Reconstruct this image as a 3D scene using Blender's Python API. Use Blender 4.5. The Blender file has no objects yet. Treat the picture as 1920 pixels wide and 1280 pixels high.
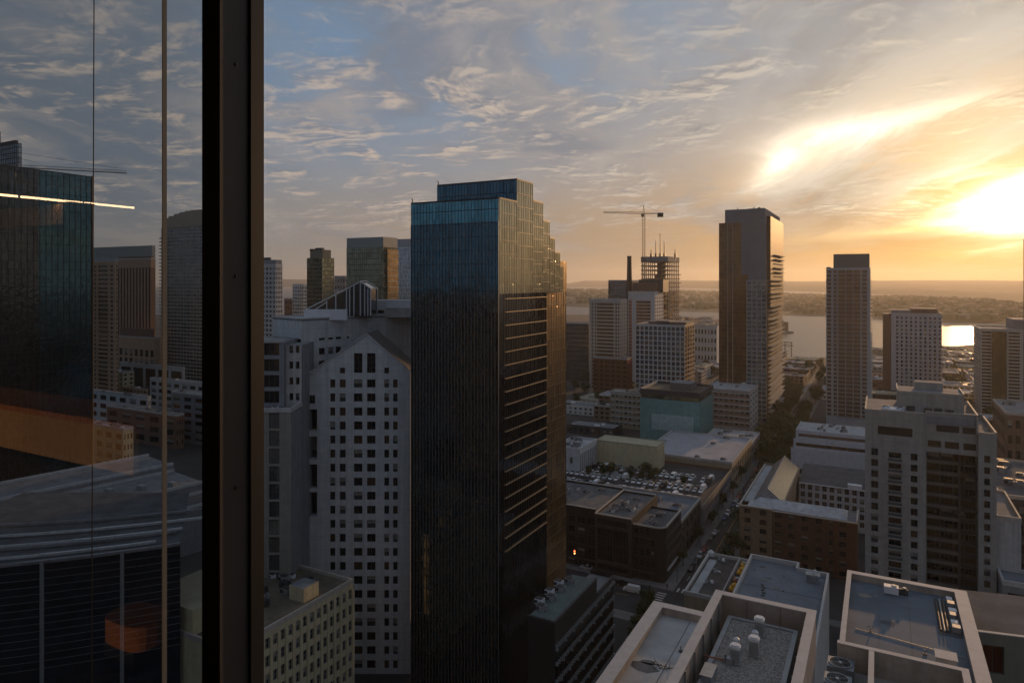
import bpy, bmesh, math, random
from mathutils import Vector
random.seed(7)
C = bpy.context.scene.collection
SC = bpy.context.scene
rad = math.radians
# ------------------------------------------------------------------ camera, sky, sun, exposure
HC = 100.0                      # eye height above the street
FPX, U0, V0 = 1280.0, 960.0, 527.0
YAW = 28.33
FW = (-math.sin(rad(YAW)), math.cos(rad(YAW)))     # forward in plan
RT = (math.cos(rad(YAW)), math.sin(rad(YAW)))      # right in plan
cam_d = bpy.data.cameras.new("camera")
cam = bpy.data.objects.new("camera", cam_d); C.objects.link(cam)
cam.location = (0, 0, HC); cam.rotation_euler = (rad(90), 0, rad(YAW))
cam_d.sensor_width = 36; cam_d.lens = 24.0; cam_d.shift_y = -(640 - V0) / 1920.0
cam_d.clip_start = 0.02; cam_d.clip_end = 80000
SC.camera = cam
SC.view_settings.view_transform = 'Standard'; SC.view_settings.look = 'None'
SC.view_settings.gamma = 1.0; SC.view_settings.exposure = 0.22
SC.cycles.use_denoising = True
SC.cycles.max_bounces = 6; SC.cycles.transparent_max_bounces = 16; SC.cycles.volume_bounces = 0
SC.cycles.sample_clamp_indirect = 4.0

SUN_AZ = math.atan2(890, 1280)          # to the right of the view axis
SUN_EL = rad(5.5)
def sky_dir(az, el):
    return Vector((math.cos(el) * (FW[0] * math.cos(az) + RT[0] * math.sin(az)),
                   math.cos(el) * (FW[1] * math.cos(az) + RT[1] * math.sin(az)), math.sin(el)))
SUND = sky_dir(SUN_AZ, SUN_EL)
sl = bpy.data.lights.new("sun", 'SUN'); sl.energy = 2.4; sl.angle = rad(0.6); sl.color = (1.0, 0.55, 0.24)
so = bpy.data.objects.new("sun", sl); C.objects.link(so)
so.rotation_euler = SUND.to_track_quat('Z', 'Y').to_euler()

world = bpy.data.worlds.new("World"); SC.world = world; world.use_nodes = True
wt = world.node_tree; wt.nodes.clear()
class N:                                  # tiny node-graph helper
    def __init__(s, t): s.t = t
    def new(s, ty, **k):
        n = s.t.nodes.new(ty)
        for a, b in k.items(): setattr(n, a, b)
        return n
    def put(s, sock, v):
        if isinstance(v, bpy.types.NodeSocket): s.t.links.new(v, sock)
        elif v is not None: sock.default_value = v
    def m(s, op, a, b=None, c=None, clamp=False):
        n = s.new('ShaderNodeMath', operation=op); n.use_clamp = clamp
        s.put(n.inputs[0], a)
        if b is not None: s.put(n.inputs[1], b)
        if c is not None: s.put(n.inputs[2], c)
        return n.outputs[0]
    def vm(s, op, a, b=None, out=0):
        n = s.new('ShaderNodeVectorMath', operation=op); s.put(n.inputs[0], a)
        if b is not None: s.put(n.inputs[1], b)
        return n.outputs[out]
    def noise(s, vec, scale, det=4, rough=.5, dist=0.0, out='Fac'):
        n = s.new('ShaderNodeTexNoise'); s.put(n.inputs['Vector'], vec)
        n.inputs['Scale'].default_value = scale; n.inputs['Detail'].default_value = det
        n.inputs['Roughness'].default_value = rough; n.inputs['Distortion'].default_value = dist
        return n.outputs[out]
    def ramp(s, fac, stops, interp='LINEAR'):
        n = s.new('ShaderNodeValToRGB'); s.put(n.inputs[0], fac); cr = n.color_ramp; cr.interpolation = interp
        while len(cr.elements) < len(stops): cr.elements.new(0.5)
        for e, (p, c) in zip(cr.elements, stops):
            e.position = p; e.color = (c, c, c, 1) if isinstance(c, (int, float)) else (*c, 1)
        return n.outputs[0]
    def mix(s, f, a, b, mode='MIX'):
        n = s.new('ShaderNodeMix', data_type='RGBA', blend_type=mode); s.put(n.inputs[0], f)
        for i, v in ((6, a), (7, b)): s.put(n.inputs[i], (*v, 1) if isinstance(v, tuple) and len(v) == 3 else v)
        return n.outputs[2]
    def sstep(s, x, a, b):
        n = s.new('ShaderNodeMapRange', interpolation_type='SMOOTHSTEP'); s.put(n.inputs[0], x)
        n.inputs[1].default_value = a; n.inputs[2].default_value = b
        return n.outputs[0]
    def comb(s, x, y, z):
        n = s.new('ShaderNodeCombineXYZ'); s.put(n.inputs[0], x); s.put(n.inputs[1], y); s.put(n.inputs[2], z)
        return n.outputs[0]

def build_sky():
    g = N(wt)
    D = g.new('ShaderNodeTexCoord').outputs['Generated']
    r = g.vm('DOT_PRODUCT', D, (RT[0], RT[1], 0), 1); f = g.vm('DOT_PRODUCT', D, (FW[0], FW[1], 0), 1)
    z = g.vm('DOT_PRODUCT', D, (0, 0, 1), 1)
    az = g.m('ARCTAN2', r, f); el = g.m('ARCSINE', z)
    a01 = g.m('DIVIDE', g.m('ARCCOSINE', g.vm('DOT_PRODUCT', D, tuple(SUND), 1)), math.pi, clamp=True)
    sky = g.new('ShaderNodeTexSky', sky_type='NISHITA', sun_disc=False)
    sky.sun_elevation = SUN_EL; sky.sun_rotation = math.atan2(SUND.x, SUND.y)
    sky.air_density = 1.0; sky.dust_density = 1.5; sky.ozone_density = 1.2
    elc = g.m('MAXIMUM', z, 0.0)
    clear = g.mix(1.0, sky.outputs[0], (0.085, 0.085, 0.085), 'MULTIPLY')
    blue_c = g.ramp(a01, [(0.0, (.70, .58, .42)), (.08, (.235, .26, .30)), (.16, (.165, .22, .30)), (.25, (.128, .20, .305)), (.35, (.11, .17, .26)), (.6, (.085, .135, .225)), (1.0, (.07, .12, .21))])
    clear = g.mix(0.82, clear, blue_c)
    veil_c = g.ramp(a01, [(0.0, (.95, .52, .15)), (.035, (.64, .34, .105)), (.08, (.47, .275, .12)), (.13, (.36, .24, .145)), (.2, (.275, .208, .155)), (.27, (.225, .188, .16)), (.34, (.185, .17, .16)), (.45, (.15, .155, .158)), (.7, (.12, .14, .17)), (1.0, (.10, .12, .155))])
    base = g.mix(g.ramp(elc, [(0.0, 1.0), (.08, .95), (.16, .45), (.28, .04)]), clear, veil_c)
    # one set of cloud streets, drawn on a level sheet overhead and so running together toward the horizon
    k = g.m('DIVIDE', 1.0, g.m('ADD', elc, 0.11))
    px = g.m('MULTIPLY', r, k); py = g.m('MULTIPLY', f, k)
    t0 = .10
    s_ = g.m('ADD', g.m('MULTIPLY', px, math.sin(t0)), g.m('MULTIPLY', py, math.cos(t0)))
    t_ = g.m('SUBTRACT', g.m('MULTIPLY', px, math.cos(t0)), g.m('MULTIPLY', py, math.sin(t0)))
    P = g.comb(t_, s_, 0.0)
    warp = g.vm('SUBTRACT', g.noise(P, .8, 4, .55, 0, 'Color'), (.5, .5, .5))
    def layer(ax, ay, off, w, scale, det, rough, dist=0.0, dx=0.0, dy=0.0):
        q = g.vm('ADD', g.comb(g.m('MULTIPLY', t_, ax), g.m('MULTIPLY', s_, ay), off), g.vm('MULTIPLY', warp, (w, w, 0)))
        if dx or dy: q = g.vm('ADD', q, (dx, dy, 0))
        return g.noise(q, scale, det, rough, dist)
    sheet = layer(1.0, .55, 3.3, .9, .95, 6, .56)
    sheet2 = layer(1.0, .6, 9.1, .9, 1.9, 6, .6, .3)
    patch = layer(.8, .6, 5.5, .5, 1.0, 2, .5)
    puff = layer(1.0, 1.0, 0.4, .7, 3.3, 8, .60, .25); puffb = layer(1.0, 1.0, 0.4, .7, 3.3, 8, .60, .25, .02, .055)
    wisp = layer(1.0, .11, 4.7, .6, 2.9, 9, .60, .3)
    lit = g.ramp(a01, [(0.0, (3.0, 2.4, 1.5)), (.04, (.85, .70, .48)), (.09, (.53, .455, .37)), (.16, (.48, .40, .325)), (.25, (.45, .355, .285)), (.33, (.39, .31, .25)), (.45, (.32, .275, .245)), (.6, (.22, .23, .255)), (1.0, (.16, .195, .25))])
    shade = g.ramp(a01, [(0.0, (1.0, .66, .33)), (.05, (.32, .265, .205)), (.1, (.235, .222, .22)), (.17, (.185, .187, .208)), (.26, (.142, .158, .192)), (.36, (.112, .13, .16)), (.5, (.105, .13, .168)), (1.0, (.085, .12, .175))])
    cov = g.sstep(g.m('ADD', g.m('ADD', sheet, g.m('MULTIPLY', g.m('SUBTRACT', 1.0, g.sstep(az, -.62, -.30)), .22)), g.m('MULTIPLY', g.m('SUBTRACT', sheet2, .5), .5)), .43, .60)
    tone = g.sstep(sheet2, .40, .68)
    sheet_c = g.mix(g.m('MULTIPLY', tone, .42), shade, lit)
    c = g.mix(g.m('MULTIPLY', cov, g.ramp(elc, [(0.0, .0), (.05, .35), (.12, .9), (.5, .85)])), base, sheet_c)
    rip = layer(1.0, 1.25, 7.7, .6, 7.5, 6, .6, .3); ripb = layer(1.0, 1.25, 7.7, .6, 7.5, 6, .6, .3, .01, .028)
    pm = g.m('MULTIPLY', g.sstep(g.m('ADD', puff, g.m('MULTIPLY', g.m('SUBTRACT', rip, .5), .35)), .455, .66), g.sstep(patch, .30, .52))
    edge = g.sstep(g.m('ADD', g.m('SUBTRACT', puff, puffb), g.m('MULTIPLY', g.m('SUBTRACT', rip, ripb), .7)), -.11, .13)
    puff_c = g.mix(edge, shade, lit)
    band = g.ramp(elc, [(0.0, 0.0), (.06, .1), (.105, .9), (.24, 1.0), (.34, .5), (.6, .35)])
    c = g.mix(g.m('MULTIPLY', g.m('MULTIPLY', pm, band), .88), c, puff_c)
    side = g.sstep(az, .22, .58)
    wm = g.m('MULTIPLY', g.sstep(wisp, .44, .66), g.m('MULTIPLY_ADD', side, .85, .06))
    wlit = g.mix(.7, lit, (.58, .53, .475))
    c = g.mix(g.m('MULTIPLY', g.m('MULTIPLY', wm, g.m('MULTIPLY_ADD', g.sstep(sheet2, .36, .60), .6, .4)), g.ramp(elc, [(0.0, .0), (.07, .12), (.14, .8), (.5, .9)])), c, wlit)
    def burst(a0, e0, sa, se, tilt, wob=.16):
        da = g.m('SUBTRACT', az, a0); de = g.m('SUBTRACT', el, e0); w_ = g.m('SUBTRACT', sheet2, .5); w2 = g.m('SUBTRACT', wisp, .5)
        da2 = g.m('ADD', da, g.m('MULTIPLY', w_, wob)); de2 = g.m('ADD', g.m('SUBTRACT', de, g.m('MULTIPLY', da, tilt)), g.m('MULTIPLY', w2, wob * .4))
        q = g.m('ADD', g.m('POWER', g.m('DIVIDE', g.m('ABSOLUTE', da2), sa), 2), g.m('POWER', g.m('DIVIDE', g.m('ABSOLUTE', de2), se), 2))
        return g.m('POWER', 2.718, g.m('MULTIPLY', q, -1.0))
    K = (0, 0, 0)
    add = None
    for (m_, col) in ((burst(.655, .088, .052, .024, .12, .07), (6.0, 5.2, 3.8)), (burst(.66, .082, .11, .036, .10, .14), (.26, .17, .05)), (burst(.368, .160, .030, .018, .35, .10), (.66, .57, .45)), (burst(.40, .170, .10, .040, .30, .16), (.07, .06, .045)), (burst(.385, .168, .07, .035, .4, .08), (.16, .135, .10)), (g.m('MULTIPLY', burst(.47, .205, .085, .016, .25, .10), g.sstep(sheet2, .42, .60)), (.10, .085, .065)), (g.m('MULTIPLY', burst(.41, .175, .09, .03, .35, .16), g.sstep(wisp, .34, .6)), (.13, .11, .08)),
                      (g.m('MULTIPLY', burst(.50, .205, .13, .016, .10, .2), g.sstep(wisp, .36, .58)), (.46, .40, .32)), (burst(.54, .066, .13, .006, .07, .05), (.36, .25, .10)), (burst(.66, .04, .2, .05, .0, .1), (.14, .06, .0))):
        q = g.mix(m_, K, col); add = q if add is None else g.mix(1.0, add, q, 'ADD')
    c = g.mix(1.0, c, add, 'ADD')
    # grey bar of cloud under the sun
    bar = g.m('MULTIPLY', g.m('POWER', 2.718, g.m('MULTIPLY', g.m('POWER', g.m('DIVIDE', g.m('ABSOLUTE', g.m('SUBTRACT', el, g.m('MULTIPLY_ADD', g.m('SUBTRACT', sheet2, .5), .02, .050))), .010), 2), -1.0)), g.sstep(az, .2, .45))
    c = g.mix(g.m('MULTIPLY', bar, .45), c, (.50, .30, .12))
    c = g.mix(g.sstep(z, -.02, -.001), (.05, .05, .05), c)
    bg = g.new('ShaderNodeBackground'); g.put(bg.inputs[0], c); bg.inputs[1].default_value = 1.2
    wt.links.new(bg.outputs[0], g.new('ShaderNodeOutputWorld').inputs[0])
    world.cycles.sampling_method = 'MANUAL'; world.cycles.sample_map_resolution = 1024
build_sky()

# ------------------------------------------------------------------ projection helpers (for laying out the plan)
def gp(u, Z):
    k = (u - U0) / FPX
    return (Z * (FW[0] + k * RT[0]), Z * (FW[1] + k * RT[1]))
def zt(v, Z): return HC - (v - V0) * Z / FPX
def gnd(u, v, z=0.0): return gp(u, (HC - z) * FPX / (v - V0))
def uof(x, y):
    return U0 + FPX * (x * RT[0] + y * RT[1]) / (x * FW[0] + y * FW[1])
def Zof(x, y): return x * FW[0] + y * FW[1]
def fr(r, f): return (r * RT[0] + f * FW[0], r * RT[1] + f * FW[1])      # view-right / view-forward metres -> plan
def along(c, d, u):
    k = (u - U0) / FPX
    Rc = c[0] * RT[0] + c[1] * RT[1]; Fc = Zof(*c); Rd = d[0] * RT[0] + d[1] * RT[1]; Fd = d[0] * FW[0] + d[1] * FW[1]
    return (k * Fc - Rc) / (Rd - k * Fd)
def LB(uc, Z, ul, ur):          # street-grid block seen left of the avenue: right-front corner at uc
    x, y = gp(uc, Z)
    return x - along((x, y), (-1, 0), ul), x, y, y + along((x, y), (0, 1), ur)
def RB(uc, Z, ur, d):           # block right of the avenue: left-front corner at uc
    x, y = gp(uc, Z)
    return x, x + along((x, y), (1, 0), ur), y, y + d

# ------------------------------------------------------------------ materials
MATS = {}
def mat(name, col, rough=.7, metal=0.0, var=.25, scale=.6, spec=.4, streak=.0, joint=None, bump=0.0, emit=None, wob=0.0):
    if name in MATS: return MATS[name]
    m = bpy.data.materials.new(name); m.use_nodes = True; t = m.node_tree; g = N(t)
    b = t.nodes['Principled BSDF']; b.inputs['Roughness'].default_value = rough; b.inputs['Metallic'].default_value = metal
    b.inputs['Specular IOR Level'].default_value = spec
    co = g.new('ShaderNodeTexCoord').outputs['Object']
    c = None
    n = g.noise(co, scale, 6, .62)
    lo = tuple(max(0, x * (1 - var)) for x in col); hi = tuple(min(1, x * (1 + var)) for x in col)
    c = g.ramp(n, [(.28, lo), (.72, hi)])
    if streak:
        s = g.noise(g.vm('MULTIPLY', co, (1.1, 1.1, .06)), 1.0, 5, .6)
        c = g.mix(1.0, c, g.ramp(s, [(.3, 1 - streak), (.62, 1.0)]), 'MULTIPLY')
    if joint:
        sep = g.new('ShaderNodeSeparateXYZ'); g.put(sep.inputs[0], co)
        fz = g.m('FRACT', g.m('DIVIDE', sep.outputs[2], joint[0]))
        jz = g.m('LESS_THAN', fz, .035)
        xy = g.m('ADD', sep.outputs[0], sep.outputs[1]); jx = g.m('LESS_THAN', g.m('FRACT', g.m('DIVIDE', xy, joint[1])), .02)
        c = g.mix(g.m('MULTIPLY', g.m('MAXIMUM', jz, jx), .45), c, tuple(x * .45 for x in col))
    g.put(b.inputs['Base Color'], c)
    if bump or wob:
        bn = g.new('ShaderNodeBump'); bn.inputs['Strength'].default_value = bump or 1.0
        bn.inputs['Distance'].default_value = .05 if bump else wob
        g.put(bn.inputs['Height'], n if bump else g.noise(co, .35, 2, .5)); g.put(b.inputs['Normal'], bn.outputs[0])
    if emit:
        b.inputs['Emission Color'].default_value = (*emit[0], 1); b.inputs['Emission Strength'].default_value = emit[1]
    MATS[name] = m; return m
def glass_mat(name, col, rough=.04, metal=.85, wob=.012, var=.35, cell=(1.5, 3.5)):
    """coated curtain-wall glass: dark mirror whose panes differ a little in tint and tilt"""
    if name in MATS: return MATS[name]
    m = bpy.data.materials.new(name); m.use_nodes = True; t = m.node_tree; g = N(t); b = t.nodes['Principled BSDF']
    co = g.new('ShaderNodeTexCoord').outputs['Object']; sep = g.new('ShaderNodeSeparateXYZ'); g.put(sep.inputs[0], co)
    ix = g.m('FLOOR', g.m('DIVIDE', g.m('ADD', sep.outputs[0], sep.outputs[1]), cell[0])); iz = g.m('FLOOR', g.m('DIVIDE', sep.outputs[2], cell[1]))
    wn = g.new('ShaderNodeTexWhiteNoise', noise_dimensions='2D'); g.put(wn.inputs['Vector'], g.comb(ix, iz, 0))
    c = g.ramp(wn.outputs['Value'], [(0.0, tuple(x * (1 - var) for x in col)), (1.0, tuple(min(1, x * (1 + var)) for x in col))])
    g.put(b.inputs['Base Color'], c); b.inputs['Metallic'].default_value = metal; b.inputs['Roughness'].default_value = rough
    nm = g.new('ShaderNodeBump'); nm.inputs['Strength'].default_value = 1.0; nm.inputs['Distance'].default_value = wob
    g.put(nm.inputs['Height'], g.m('ADD', g.noise(co, .5, 2, .5), g.m('MULTIPLY', wn.outputs['Value'], .4)))
    g.put(b.inputs['Normal'], nm.outputs[0])
    MATS[name] = m; return m

CONC = mat('white concrete', (.52, .54, .56), .8, var=.12, streak=.22, joint=(3.5, 4.1))
CONC2 = mat('pale concrete', (.46, .46, .46), .85, var=.15, streak=.25)
CREAM = mat('cream stucco', (.52, .465, .31), .85, var=.12, streak=.2)
BEIGE = mat('beige render', (.34, .28, .2), .85, var=.15, streak=.2)
TAN = mat('tan precast', (.50, .34, .23), .85, var=.15, streak=.2)
BROWN = mat('brown granite', (.2, .12, .085), .7, var=.2, streak=.15)
BRICK = mat('red brown brick', (.12, .07, .052), .9, var=.3, scale=1.5, streak=.2)
BUFF = mat('buff brick', (.25, .185, .125), .9, var=.25, scale=1.5, streak=.2)
GREY = mat('grey render', (.24, .25, .275), .85, var=.15, streak=.25)
DGREY = mat('dark grey cladding', (.05, .053, .057), .6, var=.25, streak=.15)
BLACK = mat('black metal', (.02, .021, .023), .45, var=.2)
WMET = mat('white painted metal', (.62, .64, .68), .45, var=.08)
STEEL = mat('galvanised steel', (.30, .32, .335), .55, metal=.35, var=.2, scale=2)
ROOFW = mat('pale roof membrane', (.36, .38, .40), .9, var=.28, scale=.22, streak=.0)
ROOFG = mat('grey roof membrane', (.19, .2, .215), .92, var=.35, scale=.25)
ROOFD = mat('dark roof felt', (.085, .09, .1), .95, var=.4, scale=.3)
ROOFB = mat('slate blue roof membrane', (.115, .145, .18), .85, var=.3, scale=.16)
ROOFC = mat('cream roof', (.38, .35, .25), .9, var=.18, scale=.25)
GRAVEL = mat('roof gravel', (.25, .235, .225), .95, var=.75, scale=7)
SHING = mat('dark shingle', (.075, .075, .08), .9, var=.35, scale=1.8)
PARA = mat('parapet cap', (.46, .45, .44), .7, var=.15, scale=1.2)
PARAW = mat('warm parapet', (.42, .38, .34), .75, var=.15, scale=1.2)
WGL = mat('dark window glass', (.012, .014, .017), .06, spec=.6, var=.4, scale=.3)
WGL2 = mat('window with blind', (.05, .052, .055), .2, spec=.5, var=.5, scale=.5)
WGL3 = mat('warm window', (.07, .045, .025), .12, spec=.5, var=.5, scale=.5)
BLIND = mat('window blind', (.24, .23, .21), .8, var=.15)
FRM = mat('window frame dark', (.06, .06, .062), .5, var=.1)
FRML = mat('window frame pale', (.33, .34, .35), .6, var=.1)
G_TOWER = glass_mat('sky tinted crown glass', (.10, .25, .30), .035, .9, .02, .22, (1.0, 3.1))  # crown copy; the bright upper-sky reflection is put into the tint
G_TOWER2 = glass_mat('navy tower glass', (.055, .12, .16), .035, .9, .03, .22, (1.0, 3.1))  # darker copy under the crown, dimmer sky reflection put into the tint
G_GOLD = glass_mat('sunset tinted side glass', (.27, .30, .26), .16, .9, .025, .2, (1.2, 3.1))  # right faces: mirrored gold sunset sky is put into the glass colour
G_TOWERD = glass_mat('dark tower glass', (.075, .088, .10), .035, .9, .05, .3, (1.0, 3.1))  # darkest copy; lower storeys get the mirrored dark city as tint
G_BRONZE = glass_mat('bronze glass', (.38, .27, .15), .22, .85, .03, .35, (1.2, 3.1))
G_TEAL = glass_mat('teal frosted glass', (.19, .40, .41), .3, .35, .004, .12, (1.2, 2.0))
G_TEAL2 = glass_mat('pale teal panel', (.38, .55, .56), .35, .25, .004, .10, (1.2, 2.0))
G_GREEN = glass_mat('green gold glass', (.22, .24, .18), .06, .85, .03, .4, (1.6, 3.6))
G_BLUE = glass_mat('blue grey glass', (.3, .35, .4), .08, .8, .02, .25, (1.6, 3.4))
G_GREY = glass_mat('grey residential glass', (.16, .17, .18), .07, .8, .03, .45, (1.8, 3.2))
G_AMBER = glass_mat('amber brown glass', (.20, .105, .05), .2, .6, .03, .35, (1.6, 3.2))
G_NAVY = glass_mat('navy storefront glass', (.07, .085, .12), .06, .8, .02, .35, (2, 1.0))
ASPH = mat('asphalt', (.042, .043, .047), .9, var=.35, scale=.12)
PAVE = mat('pavement concrete', (.17, .17, .17), .9, var=.25, scale=.4)
PAINT = mat('road paint', (.5, .5, .48), .8, var=.2, scale=3)
YPAINT = mat('yellow road paint', (.45, .32, .06), .8, var=.2, scale=3)
GROUND = mat('city ground', (.05, .05, .05), .95, var=.5, scale=.03)
YEL = mat('yellow plant paint', (.62, .33, .03), .6, var=.2, scale=2)
ORANGE = mat('orange steel', (.33, .1, .035), .6, var=.2)
BARK = mat('bark', (.06, .045, .032), .95, var=.3)
LEAFA = mat('leaf dark green', (.032, .05, .016), .8, var=.5, scale=.5)
LEAFB = mat('leaf olive green', (.05, .06, .018), .8, var=.5, scale=.5)
CARP = {k: mat('car paint ' + k, c, .25, var=.05, spec=.6) for k, c in dict(white=(.7, .72, .74), silver=(.4, .42, .44), black=(.02, .02, .022), red=(.28, .03, .02), blue=(.04, .08, .2)).items()}
RUB = mat('tyre rubber', (.02, .02, .02), .8, var=.1)
def lamp_mat(name, col, s):
    return mat(name, col, .5, emit=(col, s))

# ------------------------------------------------------------------ mesh + scene helpers
class MB:
    def __init__(s): s.v = []; s.f = []; s.mi = []; s.mats = []
    def _m(s, m):
        if m not in s.mats: s.mats.append(m)
        return s.mats.index(m)
    def poly(s, pts, m):
        i = len(s.v); s.v += [tuple(p) for p in pts]; s.f.append(tuple(range(i, i + len(pts)))); s.mi.append(s._m(m))
    def prism(s, pl, z0, z1, m, top=None, bottom=True):
        n = len(pl); A = sum(pl[i][0] * pl[(i + 1) % n][1] - pl[(i + 1) % n][0] * pl[i][1] for i in range(n))
        if A < 0: pl = pl[::-1]
        i = len(s.v); s.v += [(x, y, z0) for x, y in pl] + [(x, y, z1) for x, y in pl]
        k = s._m(m); kt = s._m(top or m)
        for j in range(n):
            s.f.append((i + j, i + (j + 1) % n, i + n + (j + 1) % n, i + n + j)); s.mi.append(k)
        s.f.append(tuple(i + n + j for j in range(n))); s.mi.append(kt)
        if bottom: s.f.append(tuple(i + j for j in reversed(range(n)))); s.mi.append(k)
    def box(s, x0, x1, y0, y1, z0, z1, m, top=None, side=None):
        s.prism([(x0, y0), (x1, y0), (x1, y1), (x0, y1)], z0, z1, m, top)
        if side: s.mi[-5] = s._m(side)
    def obox(s, o, ang, x0, x1, y0, y1, z0, z1, m, top=None):
        c, si = math.cos(ang), math.sin(ang)
        s.prism([(o[0] + x * c - y * si, o[1] + x * si + y * c) for x, y in ((x0, y0), (x1, y0), (x1, y1), (x0, y1))], z0, z1, m, top)
    def tube(s, p, q, r, m, n=6, r2=None):
        p, q = Vector(p), Vector(q); d = (q - p).normalized(); a = d.orthogonal().normalized(); b = d.cross(a); r2 = r if r2 is None else r2
        i = len(s.v); k = s._m(m)
        for c, rr in ((p, r), (q, r2)):
            for j in range(n):
                t = 2 * math.pi * j / n; s.v.append(tuple(c + a * (rr * math.cos(t)) + b * (rr * math.sin(t))))
        for j in range(n): s.f.append((i + j, i + (j + 1) % n, i + n + (j + 1) % n, i + n + j)); s.mi.append(k)
        s.f.append(tuple(i + j for j in reversed(range(n)))); s.mi.append(k); s.f.append(tuple(i + n + j for j in range(n))); s.mi.append(k)
    def bar(s, p, q, w, m): s.tube(p, q, w * .7, m, 4)
    def mesh(s, name, off=(0, 0, 0)):
        me = bpy.data.meshes.new(name); me.from_pydata([(x - off[0], y - off[1], z - off[2]) for x, y, z in s.v], [], s.f)
        for m in s.mats: me.materials.append(m)
        me.polygons.foreach_set('material_index', s.mi); me.update(); return me
WL = {}
def thing(name, label, cat, loc, group=None):
    o = bpy.data.objects.new(name, None); C.objects.link(o); o.location = loc; o.empty_display_size = .5
    o['label'] = label; o['category'] = cat
    if group: o['group'] = group
    WL[o.name] = tuple(loc); return o
def part(mb, name, parent, kind=None, label=None):
    off = WL[parent.name]; o = bpy.data.objects.new(name, mb.mesh(name, off)); C.objects.link(o); o.parent = parent; WL[o.name] = off
    if kind: o['kind'] = kind
    if label: o['label'] = label
    return o
def solo(mb, name, label=None, cat=None, loc=(0, 0, 0), group=None, kind=None):
    o = bpy.data.objects.new(name, mb.mesh(name, loc)); C.objects.link(o); o.location = loc; WL[o.name] = tuple(loc)
    if label: o['label'] = label
    if cat: o['category'] = cat
    if group: o['group'] = group
    if kind: o['kind'] = kind
    return o
def struct(mb, name): return solo(mb, name, kind='structure')

WCACHE = {}
def window_mesh(w, h, st):
    key = (round(w, 2), round(h, 2), st)
    if key in WCACHE: return WCACHE[key]
    gl, fm, nv, nh, t = st; b = MB()
    b.poly([(0, 0, 0), (w, 0, 0), (w, 0, h), (0, 0, h)], gl)
    if gl is WGL2 and h > .9: q = h * (.30 + .45 * ((w * 7.3 + h * 3.1) % 1)); b.poly([(t, -.003, h - q), (w - t, -.003, h - q), (w - t, -.003, h - t), (t, -.003, h - t)], BLIND)
    if t:
        d = .06
        b.box(0, t, -d, -.004, 0, h, fm); b.box(w - t, w, -d, -.004, 0, h, fm); b.box(t, w - t, -d, -.004, 0, t, fm); b.box(t, w - t, -d, -.004, h - t, h, fm)
        for k in range(1, nv + 1): x = w * k / (nv + 1); b.box(x - t * .35, x + t * .35, -d * .8, -.004, t, h - t, fm)
        for k in range(1, nh + 1):
            z = h * k / (nh + 1)
            b.box(t, w - t, -d * .7, -.004, z - t * .3, z + t * .3, fm)
    WCACHE[key] = b; return b
FOOT = []
class Bld:
    """one building: a wall mesh with real openings, a window part in each, a roof, and whatever else is added"""
    def __init__(s, name, label, cat, loc, group=None):
        s.t = thing(name, label, cat, (loc[0], loc[1], loc[2] if len(loc) > 2 else 0.0), group); s.w = MB(); s.wins = []; s.rng = random.Random(label)
    def facade(s, p0, ang, W, z0, z1, cols, rows, wall, st=None, dep=.25, skip=None, sts=None, wmix=(.62, .25, .13)):
        du = (math.cos(ang), math.sin(ang)); inn = (-math.sin(ang), math.cos(ang))
        P = lambda u, d, z: (p0[0] + du[0] * u + inn[0] * d, p0[1] + du[1] * u + inn[1] * d, z)
        q = lambda a, b, c, d: s.w.poly([P(a, 0, c), P(b, 0, c), P(b, 0, d), P(a, 0, d)], wall)
        x = 0.0
        for ci, (a, b) in enumerate(cols):
            if a > x + 1e-4: q(x, a, z0, z1)
            z = z0
            for ri, (c, d) in enumerate(rows):
                if skip and skip(ci, ri): continue
                if c > z + 1e-4: q(a, b, z, c)
                z = d
                for A, B in (((a, c), (b, c)), ((b, c), (b, d)), ((b, d), (a, d)), ((a, d), (a, c))):
                    s.w.poly([P(A[0], 0, A[1]), P(B[0], 0, B[1]), P(B[0], dep, B[1]), P(A[0], dep, A[1])], wall)
                k = s.rng.random(); base = st or (WGL, FRM, 1, 0, .07)
                if base[0] is WGL:
                    gl = WGL if k < wmix[0] else WGL2 if k < wmix[0] + wmix[1] else WGL3
                    base = (gl,) + base[1:]
                s.wins.append((P(a, dep, c), ang, b - a, d - c, base))
            if z < z1 - 1e-4: q(a, b, z, z1)
            x = b
        if x < W - 1e-4: q(x, W, z0, z1)
    def plain(s, p0, ang, W, z0, z1, wall): s.facade(p0, ang, W, z0, z1, [], [], wall)
    def done(s, cap=100, wname='window', roof=None):
        if s.w.f: part(s.w, 'wall', s.t)
        off = WL[s.t.name]
        s.wins.sort(key=lambda w: (w[0][0] ** 2 + w[0][1] ** 2 + (w[0][2] - HC) ** 2) / max(.2, w[2] * w[3]))
        for (p, ang, w, h, st) in s.wins[:cap]:
            b = window_mesh(w, h, st)
            if not hasattr(b, 'me'): b.me = b.mesh(wname)
            o = bpy.data.objects.new(wname, b.me); C.objects.link(o); o.parent = s.t
            o.location = (p[0] - off[0], p[1] - off[1], p[2] - off[2]); o.rotation_euler = (0, 0, ang)
        rest = s.wins[cap:]
        if rest:
            m = MB()
            for (p, ang, w, h, st) in rest:
                b = window_mesh(w, h, st); i = len(m.v); c, si = math.cos(ang), math.sin(ang)
                m.v += [(p[0] + x * c - y * si, p[1] + x * si + y * c, p[2] + z) for x, y, z in b.v]
                for f, k in zip(b.f, b.mi): m.f.append(tuple(i + j for j in f)); m.mi.append(m._m(b.mats[k]))
            part(m, 'window_glazing', s.t, kind='stuff')
        return s.t
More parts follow.
